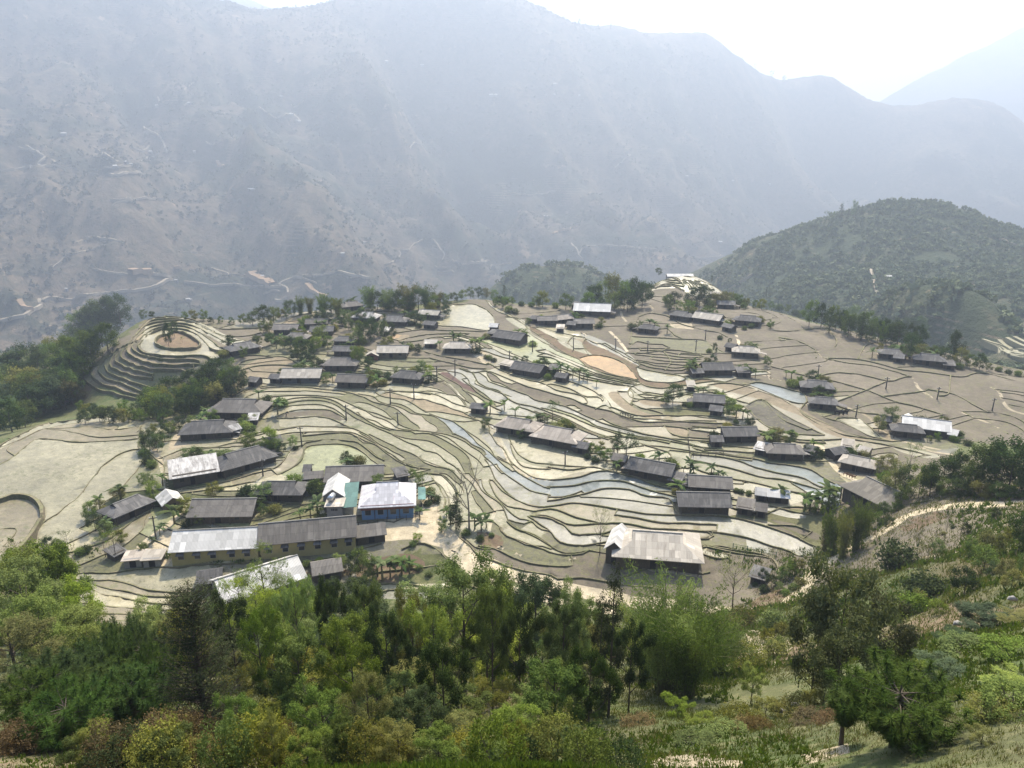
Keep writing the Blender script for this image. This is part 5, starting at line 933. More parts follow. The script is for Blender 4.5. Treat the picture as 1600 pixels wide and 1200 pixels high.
def mid(label, group, rows):
    """rows: kind u v(base) height_px [width_px]"""
    it = [r.split() for r in rows.split(';') if r.strip()]; P = hit([(float(r[1]), float(r[2])) for r in it])
    for r, p in zip(it, P):
        d = p[1] * math.cos(PITCH) - p[2] * math.sin(PITCH); hm = float(r[3]) * d / FPX / .95; put('m_' + r[0], p, hm, float(r[4]) * d / FPX if len(r) > 4 else (hm * .98 if r[0][:4] in ('dark', 'gree', 'oliv', 'brig', 'blue', 'brow') else None), label, group)
def rand_in(poly, n, seed, mind=7):
    g = np.random.default_rng(seed); xs = [p[0] for p in poly]; ys = [p[1] for p in poly]; out = []; k = 0
    while len(out) < n and k < 4000:
        k += 1; q = (g.uniform(min(xs), max(xs)), g.uniform(min(ys), max(ys)))
        if inpoly([q], poly)[0] and all((q[0] - o[0]) ** 2 + ((q[1] - o[1]) * 2) ** 2 > mind ** 2 for o in out): out.append(q)
    return out
def grove(label, group, poly, n, seed, kinds, h0, h1, ws=(.8, 1.2), mind=14):
    g = np.random.default_rng(seed + 1); mid(label, group, ';'.join('%s %.1f %.1f %.1f %.1f' % (g.choice(kinds), u, v, h, h * g.uniform(*ws)) for (u, v) in rand_in(poly, n, seed, mind) for h in [g.uniform(h0, h1)]))
MIX = ['dark0', 'green1', 'dark5', 'green6', 'olive3', 'blue4']
grove('rounded dark green tree in the wood below the left rim', 'trees in the wood left of the stepped knoll', [(-30,600),(20,600),(60,588),(100,560),(150,545),(182,545),(175,560),(130,590),(118,600),(125,625),(120,645),(-10,690),(-30,700)], 46, 1, MIX, 42, 64)
grove('bushy dark tree on the slope behind the stepped knoll', 'trees behind the stepped knoll', [(120,535),(135,515),(165,505),(205,502),(200,515),(165,540),(130,560)], 11, 2, ['dark0', 'dark5', 'green6'], 40, 56)
grove('dark green tree at the foot of the stepped knoll', 'trees at the foot of the stepped knoll', [(235,632),(300,630),(310,605),(345,602),(372,600),(372,620),(330,642),(290,656),(240,660)], 26, 3, MIX + ['dark0', 'dark5'], 30, 48)
grove('low leafy tree under the stepped flank of the knoll', 'low trees under the stepped flank', [(125,650),(130,640),(180,650),(235,648),(235,660),(130,664)], 16, 13, MIX, 16, 28)
mid('slim tree on the soil island in the knoll pond', 'slim trees on the knoll island', 'dark5 264 541 42 16;dark0 273 527 28 13;tall 268 534 30 10;sap 285 535 10')
mid('leafy tree overlooking the far left slope', 'trees overlooking the left slope', 'dark0 340 600 44;dark5 300 615 42 46;green6 362 592 34;olive3 255 640 40;dark0 230 640 34;green1 380 560 20;shr1 232 628 16;bright2 160 652 22')
mid('small tree along the rim between the knoll and the farmhouses', 'small trees on the upper left rim', 'green1 225 499 16;dark0 238 497 12;green6 290 499 14;olive3 303 501 18;green1 318 501 18;dark0 330 506 12;green1 345 505 12;blue4 362 506 12;green6 395 508 24 30;dark0 412 506 30 30;green1 428 506 28 26;olive3 440 500 18;green6 380 507 18')
mid('dark tree on the rim behind the grey tiled roofs', 'trees behind the upper farmhouses', 'dark0 455 492 24;bam0 470 492 30;bam1 485 490 26;green1 448 497 18;dark5 500 500 24;bam0 505 492 34;green6 518 490 28;bam1 528 496 30;green1 538 508 26;dark0 512 508 22;shr0 480 505 14;shr1 490 508 12;shr0 555 498 14;green6 570 478 14')
mid('bushy bamboo clump standing on the rim behind the brown field', 'bamboo clumps along the rim', 'bam0 577 481 34 38;bam0 607 483 32 36;bam1 640 484 40 44;bam0 668 482 36 36;bam1 684 480 24 26')
mid('dark leafy tree between the bamboo clumps on the rim', 'trees between the bamboo clumps on the rim', 'dark0 590 484 30 32;green6 600 486 24;dark5 622 485 34 34;green1 632 488 24 28;dark0 654 486 36 36;green6 676 485 26 28;dark5 612 488 22 28;green1 583 486 18')
mid('low tree in the hedge along the rim right of the bamboo', 'low trees along the middle rim', 'green1 697 474 16;con1 693 480 22;dark0 710 472 16;green6 722 469 18;green1 735 466 18;dark0 748 465 17;olive3 760 466 17;green1 772 468 16;con0 788 468 22;shr0 790 474 12;green6 800 476 14;shr1 815 478 9;shr0 830 479 9;olive3 848 480 26 28;green1 838 480 18;green6 884 484 28 32;shr0 868 481 10;shr1 780 472 12;green6 785 482 16;shr0 795 488 12;shr1 805 490 10;green1 775 478 14')
mid('large dark tree in the group behind the white roofed farmhouse', 'large trees behind the white roofed farmhouse', 'dark0 925 478 34 34;green6 918 480 26 28;bright2 945 478 44 34;olive3 960 480 54 40;green1 975 484 46 38;dark5 990 482 52 42;dark0 1003 480 42 38;green6 960 488 34 30;dark5 940 486 24 24;dark0 980 487 34 34;green1 1008 474 30 26;blue4 930 470 22')
mid('tree in the grove in front of the pale striped dome', 'trees in front of the pale dome', 'green1 1045 486 26 24;dark0 1053 482 28 26;bright2 1062 490 22 22;green6 1042 478 20;dark5 1080 486 36 32;dark0 1092 484 40 34;green1 1075 492 24;dark0 1100 478 34 26;green6 1108 486 22;olive3 1118 480 24;olive3 1130 480 26;olive3 1142 478 22;green1 1150 480 22;dark0 1029 430 12;con0 1112 440 10;shr0 1160 480 14;olive3 1165 481 16')
mid('low leafy tree on the rim above the brown fields', 'low trees on the rim above the brown fields', 'green1 1180 482 14;olive3 1190 484 18;green6 1205 484 14;shr0 1218 485 11;green1 1230 488 13;shr1 1242 492 10;shr0 1175 510 8;shr0 1250 496 12')
grove('dark pine in the windbreak row above the brown fields', 'windbreak trees above the brown fields', [(1258,505),(1300,508),(1350,520),(1395,528),(1440,536),(1445,548),(1400,545),(1340,532),(1258,512)], 26, 7, ['dark0', 'dark5', 'con0', 'green6', 'dark5', 'green1'], 32, 46, (.6, .9), 9)
mid('leafy bush in the hedge along the right rim', 'bushes along the right rim', 'dark5 1488 560 48 34;dark0 1420 560 42 30;green6 1415 562 20;green1 1430 560 18;bright2 1445 556 16;green6 1460 560 22;dark0 1475 566 24;olive3 1500 570 28;green1 1515 574 22;dark5 1530 578 30 26;green6 1545 580 14;shr0 1560 580 9;shr1 1575 584 9;shr0 1590 587 10;shr1 1605 590 9;shr0 1395 548 12;shr2 1405 555 12;shr1 1470 552 14;bright2 1425 550 14')
mid('garden tree among the upper left farmhouses', 'trees among the upper left farmhouses', 'dark0 425 540 22;ban0 432 545 18;green6 445 545 22;dark5 455 548 26 30;green1 470 552 28 30;dark0 480 560 30 30;bright2 500 540 34 34;green6 490 552 28;dark0 465 565 22;dark5 478 572 28 28;bright2 495 548 24;green6 512 544 22;ban1 440 535 14;green1 412 520 20;green1 405 538 14;shr1 400 532 10;dark0 460 525 14;green6 475 522 12;bright2 470 520 12;ban0 585 530 14;shr0 420 530 10')
mid('dark garden tree behind the middle farmhouses', 'trees behind the middle farmhouses', 'dark0 572 536 34 28;dark5 583 530 40 28;green6 560 540 30;dark0 590 526 24;con0 602 530 40 16;dark5 612 532 32 20;green6 562 520 22;dark0 535 510 16;green1 545 516 22;con0 530 494 24;dark5 565 505 26;green1 524 514 16;green6 600 518 20;green1 560 570 30 26;bright2 556 572 34 22;dark0 648 506 22 24;green6 660 506 16;green1 668 500 12;dark0 698 486 18;dark5 697 494 20;shr1 655 512 10')
mid('leafy shrub in a farmhouse garden', 'garden shrubs in the middle of the village', 'green6 575 585 14;shr0 590 588 12;shr1 605 590 12;olive3 580 595 16;green1 652 588 18;green6 660 582 22;ban0 670 598 18;bright2 672 588 20;dark0 678 598 14;shr0 640 585 10;shr1 630 582 9;ban1 585 590 12;green6 620 585 14;ban2 520 598 16;green1 510 600 20;ban0 500 596 14;dark0 545 590 12;green6 582 604 22 26;ban1 590 606 20;green6 570 602 14')
mid('banana plant beside the two tan roofed sheds', 'banana plants by the tan sheds', 'ban0 744 551 26;ban1 750 549 22;ban2 738 545 16')
mid('banana plant in the row beside the dark roofed house', 'banana plants above the pale terraces', 'ban0 867 588 16;ban1 876 584 20;ban2 886 586 16;ban0 895 590 15;ban1 905 594 22;ban2 912 592 18;ban0 918 596 12;ban1 932 604 12;shr1 760 560 8;shr0 765 562 9;shr1 772 565 8;green6 805 566 12;dark0 820 567 13;shr0 846 576 8;shr1 852 580 9')
mid('banana plant above the twin tan roofs', 'banana plants above the twin tan roofs', 'ban0 766 647 22;ban1 788 640 18;ban2 848 658 14;ban0 855 660 13'); mid('spindly sapling above the twin tan roofs', None, 'sap 863 657 32 26')
mid('tall dark spreading tree behind the long dark roofed house', None, 'open 978 727 58 52')
mid('bush beside the long dark roofed house', 'bushes by the long dark roofed house', 'green6 925 710 22;green1 938 716 20;olive3 915 700 14;shr0 908 695 12;green6 948 722 24;dark0 960 708 26 20;ban0 965 712 20;shr1 930 722 12;shr0 1003 716 8;olive3 940 704 16;shr1 918 716 10')
mid('round dark tree beside the pond in the middle of the spur', None, 'dark0 1051 630 34 34'); mid('leafy bush by the middle pond', 'bushes by the middle pond', 'green6 1040 632 20;shr1 1070 634 8;shr0 1078 636 10;sap 1076 622 10;sap 1083 624 12;shr0 1120 616 8;con0 1129 622 14')
mid('banana plant in the thicket beside the small dark house', 'banana thicket by the small dark house', 'green6 1142 652 22 24;ban0 1150 655 22;ban1 1160 656 20;green1 1135 650 18;ban2 1168 654 16;dark0 1172 672 22 20;shr0 1150 662 8')
mid('banana plant behind the twin dark houses', 'banana plants behind the twin dark houses', 'ban0 1078 742 28;ban1 1083 744 20;ban2 1111 744 22;ban0 1122 748 16;ban1 1130 748 14;ban2 1068 740 14;shr0 1052 724 8')
mid('shrub on the bank above the white sheds', 'shrubs above the white sheds', 'shr0 1150 768 8;shr1 1158 770 9;shr0 1170 773 9;shr1 1185 772 12;shr0 1197 774 8')
mid('banana plant in the thicket beside the thatched house', 'banana thicket by the thatched house', 'ban0 1220 780 24;ban1 1226 784 18;ban0 1256 800 34;ban1 1265 798 30;ban2 1274 800 28;ban0 1284 796 32;ban1 1294 788 36;green6 1262 802 24;green1 1278 804 26;dark0 1290 802 22;ban2 1304 786 28;green6 1298 796 22')
mid('leafy tree above the hip roofed tan house', 'trees around the tan hip roofed house', 'ban0 1270 706 20;dark0 1262 710 18;green6 1278 714 16;shr1 1285 712 10;green1 1342 706 14;shr0 1335 710 8')
mid('round green tree behind the bright white roofed house', None, 'green6 1391 664 32 36'); mid('small tree beside the bright white roofed house', 'small trees by the bright white roofed house', 'green6 1470 662 14;olive3 1478 664 14;green1 1465 688 14;bright2 1452 690 12;shr0 1490 690 12;green6 1500 692 12;shr1 1512 696 12')
mid('small tree on the brown fields', 'small trees around the brown field houses', 'dark0 1117 552 18 9;shr0 1108 551 8;ban0 1078 586 20;ban1 1086 582 16;green6 1094 586 14;dark0 1103 578 16 18;green1 1138 576 8;ban2 1155 580 12;green6 1165 578 12;ban0 1172 588 16;ban1 1180 590 14;green6 1198 572 18 18;ban2 1236 596 20;ban0 1228 590 12;green1 1250 600 14;shr0 1245 604 8;green6 1275 616 8;shr0 1300 612 10;green1 1000 512 12;shr0 1163 515 7;shr0 1173 512 8;dark0 1140 535 8;shr1 1125 530 8;green1 1275 560 3')
mid('bright green tree beside the big dark roofed house', None, 'bright2 424 702 40 38'); mid('green bush beside the big dark roofed house', 'bushes by the big dark roofed house', 'green6 430 706 26;dark0 440 708 18;bright2 458 698 20;green1 415 704 16;shr1 462 702 8;green6 385 664 18 26;bright2 400 660 14;green1 375 668 14;shr0 395 672 10')
mid('leafy tree beside the lane at the big flooded field', 'trees by the lane at the big flooded field', 'dark0 235 704 36 30;green6 246 706 34;dark5 258 690 32 26;green1 226 702 26;green6 268 678 22;dark0 280 672 24;olive3 240 680 20;green1 255 664 20;shr0 225 712 14;shr1 230 724 16;shr0 238 730 14')
mid('green tree beside the lane above the two tier roof', 'trees above the two tier roof', 'green6 235 765 32 28;bright2 240 778 30;green1 222 755 18;shr0 248 788 16;sap 258 792 20;shr1 190 768 10;shr0 184 764 9')
mid('leafy tree below the two tier roof', 'trees below the two tier roof', 'green6 140 812 34 28;dark0 150 830 32 30;green1 165 838 28;sparse 108 862 38 30;dark5 78 868 36 36;green6 92 862 26;dark0 100 872 20;sparse 182 876 58 48;sparse 165 870 40;olive3 190 848 24;shr0 126 866 14;shr1 135 862 14;green1 222 868 22;shr0 214 872 14;green6 225 860 16')
mid('banana plant by the narrow pond', 'banana plants by the narrow pond', 'ban0 250 836 18;ban1 256 830 16;ban2 238 850 14')
mid('garden bush between the grey roofed houses', 'garden bushes between the grey roofed houses', 'dark0 400 800 28 24;green6 412 806 22;ban0 424 784 22;green1 300 815 26 22;green6 312 820 20;shr1 292 822 14;dark0 372 776 8;green6 490 770 22 26;bright2 485 772 14;ban1 497 806 32;ban2 486 812 26;ban0 470 816 22;green6 500 812 24;bright2 515 745 14 24;shr0 528 740 10;shr0 345 766 8;shr1 380 768 9;shr1 330 812 8;bare 320 718 18')
mid('dark leafy tree behind the blue walled house', None, 'sparse 661 778 46 38'); mid('bush behind the blue walled house', 'bushes behind the blue walled house', 'green6 645 748 18;dark0 635 746 14;green1 655 760 20;shr0 672 772 14;shr1 680 785 16;shr0 668 790 12;shr0 622 742 10')
mid('small palm-like plant beside the blue walled house', None, 'ban0 656 812 22'); mid('small tree at the edge of the yard', None, 'green1 690 832 28 22'); mid('small tree lower down the edge of the yard', None, 'sap 694 840 26 18')
mid('dark creeper-covered tree on the bank right of the yard', 'creeper covered trees on the bank', 'con0 714 826 62 26;dark0 712 828 44 26'); mid('tall bare tree rising over the terraces', None, 'bare 733 832 128 74'); mid('banana plant on the bank beside the tall bare tree', 'banana plants on the bank', 'ban0 742 826 28;ban1 752 830 24;ban2 704 820 24;ban0 698 808 18;ban1 760 824 20;shr1 750 845 12;shr0 768 838 8;shr0 728 836 12')
mid('slender pale green tree between the terraces and the big shed', None, 'yel 937 866 84 44')
mid('pale yellow green tree with a dark bare trunk', None, 'yel 1144 952 84 76'); mid('small dark round tree beside the retaining wall', None, 'dark5 1190 908 26 22'); mid('bush in the gully by the road', 'bushes in the gully by the road', 'green6 1232 902 36 36;olive3 1245 898 28;green1 1220 908 24;dark0 1205 918 24 24;green6 1218 925 20;shr0 1228 930 12;shr1 1195 925 14;shr3 1250 915 16;shr0 1240 922 14;shr1 1180 915 8')
mid('banana plant in the plot below the schoolhouses', 'banana plants below the schoolhouses', 'ban0 598 908 42;ban1 628 898 32;ban2 610 902 30;ban0 640 896 26;ban1 590 900 34'); mid('leafy tree in the plot below the schoolhouses', 'trees below the schoolhouses', 'green6 568 906 60 44;dark0 555 900 44 30;green1 582 908 46 30;bright2 530 890 28;green6 545 892 24;shr2 645 852 10;bright2 652 845 14 20;shr0 500 880 12;shr2 480 884 12;shr0 620 880 10;shr2 640 885 12;shr0 655 890 10;shr0 670 900 10')
mid('olive bamboo clump of thin bare culms beside the thatched house', 'thin bamboo beside the thatched house', 'bam0 1300 868 84 50;bam1 1316 872 80 46;bam0 1336 860 84 46;bam1 1288 866 66 40;bam0 1352 840 60 36')
mid('dark bush between the thatched house and the road', 'bushes between the thatched house and the road', 'dark0 1380 812 32 24;green6 1370 822 26;green1 1395 800 18;shr1 1405 796 12;dark0 1388 822 18')
mid('leafy tree behind the tan hip roofed house', 'trees right of the tan hip roofed house', 'green6 1375 776 46 30;olive3 1395 780 64 44;green1 1415 776 56 40;green6 1435 778 60 46;dark0 1452 776 56 40;green6 1380 764 30;bare 1372 748 40;sparse 1418 752 66 30;green1 1405 790 34')
mid('big dark tree on the spur at the right edge', 'big dark trees on the right spur', 'dark0 1470 766 58 56;dark5 1492 768 72 62;green6 1512 766 58 56;dark0 1528 770 84 70;dark5 1552 768 86 74;dark0 1575 770 92 78;green6 1596 768 84 70;dark5 1615 772 98 80;green1 1480 776 32 44;olive3 1530 778 30 40;green6 1560 778 30 44;dark0 1500 778 30 44;dark5 1590 778 32 50')
mid('thin leafless sapling on the bank above the road', 'thin saplings above the road', 'bare 1475 850 74 16;bare1 1500 842 50 14;bare 1432 868 50 18;bare1 1460 862 40 16;bare 1418 880 40 20;bare1 1448 880 44 18')
mid('round dark bush on the reddish bank', 'round bushes on the reddish bank', 'dark5 1507 836 26 20;dark0 1556 812 22 20;shr0 1530 826 10;shr1 1490 826 9;shr0 1540 838 16;shr3 1475 836 8;shr3 1520 852 14')
mid('dark tree at the right edge above the grassy slope', 'dark trees at the right edge', 'dark0 1590 868 74 46;dark5 1612 870 90 56;olive3 1575 850 30 24;green6 1598 900 44 36;olive3 1570 905 36 40;dark0 1550 900 26 28;olive3 1580 920 34 40;olive3 1610 925 50 44')
grove('dark scrubby tree on the bank below the road', 'scrub trees on the bank below the road', [(1385,900),(1420,865),(1500,860),(1560,870),(1540,910),(1480,960),(1400,985),(1375,960)], 11, 9, ['dark0', 'green6', 'olive3', 'green1', 'shr0', 'shr1', 'sparse'], 26, 54)
grove('scrubby bush on the slope below the pale track', 'scrub on the slope below the track', [(1000,950),(1160,965),(1230,960),(1250,1000),(1200,1050),(1150,1010),(1080,990),(1000,975)], 18, 10, ['green1', 'olive3', 'green6', 'shr0', 'shr3', 'yel'], 14, 40)
grove('small terrace-edge shrub below the village', 'shrubs along the lowest terraces', [(330,960),(500,940),(700,945),(900,950),(900,970),(700,975),(330,980)], 14, 12, ['shr0', 'shr1', 'green6', 'sap'], 14, 34)
# hill crest trees, one by one
for u, v, h in [(1290,346,20),(1302,342,14),(1313,338,22),(1325,336,12),(1333,332,22),(1346,330,12),(1380,320,12),(1392,319,14),(1404,318,12),(1266,358,12),(1250,362,10),(1235,368,12),(1222,374,9),(1208,378,9),(1420,320,8),(1440,319,8),(1230,372,8)]:
    p = gmarch(u, v + 5, (GH,))
    if p is not None: d = p[1]; put('m_' + ('tall', 'green1', 'con0')[int(u) % 3], p, (h + 5) * d / FPX, (h * .55) * d / FPX, 'single tree on the crest of the wooded hill', 'trees on the crest of the wooded hill', sink=2)
for u, v, h in [(905,35,8),(914,35,7),(955,40,6),(960,41,5),(1068,51,6),(1074,52,7),(1100,55,6),(1160,93,6),(1180,104,7),(1200,112,9),(1206,118,10),(1225,124,8),(1232,130,9),(1238,134,7),(880,28,7),(935,40,5),(850,15,7),(463,10,5),(410,13,5),(1270,153,7),(1320,168,6),(1345,172,5)]:
    p = gmarch(u, v + 4, (GM,))
    if p is not None: put('m_' + ('tall', 'green1')[int(u) % 2], p, (h + 3) * p[1] / FPX, h * .9 * p[1] / FPX, 'tiny hazy tree on the mountain skyline', 'trees on the mountain skyline', sink=4)

# near hillside: kind, u, v of the top, distance, width in metres
def near(label, group, rows):
    for r in rows.split(';'):
        k, u, v, d, w_ = r.split(); u, v, d, w_ = float(u), float(v), float(d), float(w_); r_ = rays([(u, v)])[0]; P = r_ * d; zg = float(Hb([(P[0], P[1])])[0]); h = P[2] - zg
        if h < .4: h = .8
        put('n_' + k, (P[0], P[1], zg), h, w_, label, group)
near('narrow near-black conifer towering in front of the white roof', None, 'column 290 906 27 3.3')
near('pale feathery tree in front of the tilted white roof', 'feathery trees before the white roof', 'fine 405 858 66 8;fine 440 900 60 7;fine 368 890 68 7;fine 395 905 58 7')
near('yellow green tree massed at the left edge', 'yellow green trees at the left edge', 'yellow5 20 868 50 8;green0 48 842 62 9;bright1 95 905 58 7;yellow5 75 935 46 7;bright1 -20 850 56 8;olive3 5 960 40 7;yellow5 110 955 52 6;green0 70 868 66 8;bright1 30 925 44 6')
near('young feathery pine on the slope at lower left', 'young pines at lower left', 'pine0 72 1022 29 3.4;pine1 112 1010 32 3.2;pine0 152 990 34 3.0;pine1 182 962 38 3.2;pine0 215 980 36 3.0;pine1 40 1050 27 3.2;pine0 232 1008 32 2.6;pine1 140 1050 27 3.4;pine0 95 1075 24 3.2;pine1 195 1040 27 3.0')
near('dark green tree rising before the schoolhouse plot', 'dark trees before the schoolhouse plot', 'dark2 545 902 76 9;dark2 500 915 70 8;green0 470 935 64 7;dark2 580 940 70 7;green6 440 950 58 7')
near('tall leafy tree with a crooked dark trunk', None, 'green6 722 862 42 7')
near('light green tree in the middle of the foreground wood', 'light green trees in the foreground wood', 'bright1 790 905 64 8;bright1 670 905 66 7;green0 750 940 52 7;bright1 770 975 46 6;green6 650 960 52 7;bright1 815 950 60 6')
near('bluish green tree beside the track', None, 'blue4 838 888 58 6.4'); near('dark slender tree hung with creeper', 'creeper hung slender trees', 'vine 962 872 35 2.0;vine 942 915 38 1.9')
near('olive tree with small leaves in the foreground wood', 'olive trees in the foreground wood', 'olive3 560 965 46 6;olive3 440 1010 38 6;olive3 500 1040 36 6;dark2 610 985 42 5;olive3 630 1030 36 5;green0 580 1050 33 5;dark2 520 985 52 6;olive3 905 975 50 5;yellow5 920 965 56 5;olive3 700 1010 42 5;blue4 400 985 44 5;olive3 370 1040 34 3.4;green0 365 1000 44 4.4;dark2 470 1090 27 4;olive3 410 1100 26 3.4;dark2 660 1090 28 4;green0 720 1080 30 4;olive3 770 1060 34 4.5;dark2 830 1000 46 5;olive3 880 1020 44 5')
near('fresh green tree with a dense crown low in the foreground', None, 'green0 868 1032 27 4.0'); near('leafy sapling beside the fresh green tree', 'leafy saplings by the fresh green tree', 'bright1 820 1085 30 3;green0 925 1070 36 3.4;bright1 850 1130 24 2.6')
near('tall arching bamboo clump in the centre foreground', 'arching bamboo clumps in the centre foreground', 'bam0 1050 905 44 6.4;bam1 1085 925 42 6;bam0 1015 945 52 6.5;bam1 1115 965 50 6;bam1 1060 960 46 7')
near('glossy big leaved tree at right of centre', 'big leaved trees right of centre', 'gloss 1335 845 33 4.8;gloss 1290 925 32 3.8;gloss 1390 905 35 4.4;gloss 1325 960 30 3.6')
near('round bushy pine at the lower right corner', None, 'pine0 1415 1046 20 3.7'); near('thin pine with a bare stem beside the round pine', None, 'thinpine 1330 1068 22 1.0')
near('leafy low tree or shrub on the grassy slope at right', 'shrubs on the grassy slope at right', 'blue4 1540 945 42 4.4;shr0 1520 1000 34 3.4;blue4 1478 1025 30 2.8;blue4 1500 985 38 3;bright1 1575 1050 24 2.4;shr0 1590 1000 30 3;shr0 1595 1060 20 2.2;shr3 1560 1090 20 1.8;olive3 1540 1130 18 1.0;bright1 1460 1120 22 1.2;shr0 1300 1110 28 1.8;shr3 1260 1090 30 2.4;olive3 1290 1070 31 2.6;bright1 1180 1040 38 2.0;shr3 1160 1100 30 2;olive3 1200 1085 31 2.2;shr0 1135 1150 27 2.2;shr0 1085 1165 26 2;shr1 1175 1125 28 1.8;shr3 1170 1000 52 3;bright1 1060 1085 34 2.0;bright1 1095 1120 31 2;shr0 1440 1030 33 3;shr0 1385 1000 39 3;olive3 1600 960 40 4')
gt = np.random.default_rng(51)
near('tall slim tree standing up out of the foreground wood', 'tall slim trees of the foreground wood', ';'.join('%s %d %d %.1f %.1f' % (k_, u, v, d, gt.uniform(2.6, 3.6)) for k_, u, v, d in [('dark2', 352, 915, 40), ('green6', 395, 930, 36), ('bright1', 455, 892, 44), ('dark2', 512, 884, 45), ('green0', 566, 900, 41), ('dark2', 600, 935, 34), ('olive3', 640, 905, 42), ('bright1', 675, 930, 34), ('green6', 768, 895, 40), ('dark2', 812, 925, 36), ('green0', 882, 930, 38), ('bright1', 905, 905, 44), ('dark2', 990, 955, 36), ('green6', 545, 980, 29), ('dark2', 690, 985, 27), ('green0', 460, 990, 28), ('dark2', 925, 1000, 28)]))
gg = np.random.default_rng(33); rows = []
for i in range(32):
    u = gg.uniform(-20, 1000); d = gg.uniform(36, 70); zg = float(Hb([((u - 800) / FPX * d * 1.1, d)])[0]); h = gg.uniform(3.5, 7.5) if u > 230 else gg.uniform(1.5, 3.5); vt = pix([((u - 800) / FPX * d, d, zg + h)])[0][1]
    rows.append('%s %.0f %.0f %.1f %.1f' % (gg.choice(['olive3', 'dark2', 'green0', 'bright1', 'green6', 'olive3', 'blue4', 'shr5']) if u > 230 else gg.choice(['shr1', 'shr1', 'shr3', 'olive3', 'shr5', 'shr0']), u, vt, d, h * gg.uniform(.5, .7)))
near('bushy understorey tree in the foreground wood', 'understorey of the foreground wood', ';'.join(rows))
rows = ['%s %.0f %.0f %.1f %.1f' % (gg.choice(['olive3', 'green0', 'bright1', 'dark2', 'green6']), 360 + i * 36 + gg.uniform(-16, 16), gg.uniform(1010, 1130), gg.uniform(21, 31), gg.uniform(2.0, 2.9)) for i in range(0, 18, 2)]
near('small leafy tree crowding the bottom of the foreground wood', 'small trees at the bottom of the foreground wood', ';'.join(rows))
rows = ['%s %.0f %.0f %.1f %.1f' % (gg.choice(['shr0', 'shr3', 'olive3', 'shr5', 'green0', 'shr1']), 120 + i * 24 + gg.uniform(-14, 14), gg.uniform(1105, 1165), gg.uniform(16.5, 20), gg.uniform(1.2, 2.0)) for i in range(36)]
near('leafy scrub along the bottom edge of the slope', 'scrub along the bottom edge', ';'.join(rows))
rows = ['shr1 %.0f %.0f %.1f %.1f' % (gg.uniform(-10, 330), gg.uniform(1100, 1190), gg.uniform(21, 28), gg.uniform(1.4, 2.4)) for i in range(26)]
near('rust brown dry bush in the lower left corner', 'rust brown bushes at lower left', ';'.join(rows))
near('rust brown dry bush beside the bamboo', 'rust brown bushes by the bamboo', 'shr1 1185 1120 28 1.5;shr1 1170 1132 28 1.3;shr1 1000 1120 32 2;shr1 1270 1135 27 1.8;shr1 1300 1150 26 1.6;shr1 1330 1140 26 1.4')
# ground cover on the near hillside
def cover(name, n, seed, h, wd, m, label, thr):
    g = np.random.default_rng(seed); y = 12 + 107 * g.random(n) ** 1.9; x = (g.uniform(-.75, .82, n)) * y + g.uniform(-3, 3, n); z = Hb(np.stack([x, y], 1)); k = (fbm(x * .15 + seed, y * .15, 3) > thr) & (z > -68); x, y, z = x[k], y[k], z[k]; z = z + .5 * fbm(x * .12, y * .12, 4) * np.clip((118 - y) / 30, 0, 1); n = len(x)
    B = 6; c = np.repeat(np.stack([x, y, z], 1), B, 0); s = np.repeat(np.clip(y / 35, .6, 2.2), B)[:, None]; c = c + g.normal(0, .12, c.shape) * [1, 1, .15] * s; d = g.normal(size=c.shape) * .6; d[:, 2] = 1; d /= np.linalg.norm(d, axis=1)[:, None]; t = np.cross(d, g.normal(size=c.shape)); t /= np.linalg.norm(t, axis=1)[:, None]
    hh = h * g.uniform(.5, 1.4, (len(c), 1)) * s; V = np.stack([c - t * wd * s - [0, 0, .05], c + t * wd * s - [0, 0, .05], c + d * hh], 1).reshape(-1, 3)
    link(name, mesh_np(name, V, np.arange(len(V)).reshape(-1, 3), m, False, {'tint': ('POINT', 'FLOAT', np.repeat(g.uniform(0, 1, len(c)), 3))}), kind='stuff', label=label)
M_GR = leaf_mat('grass_blade', (.065, .080, .020), (.135, .135, .045), .3, 0); M_GD = leaf_mat('dry_blade', (.12, .085, .035), (.21, .165, .08), .2, 0)
cover('grass', 70000, 1, .20, .022, M_GR, 'short green grass on the near hillside', -.45); cover('dry_grass', 16000, 2, .24, .02, M_GD, 'dry brown grass on the near hillside', .02); cover('undergrowth', 30000, 3, .26, .07, LM['green'], 'leafy undergrowth on the near hillside', -.02)
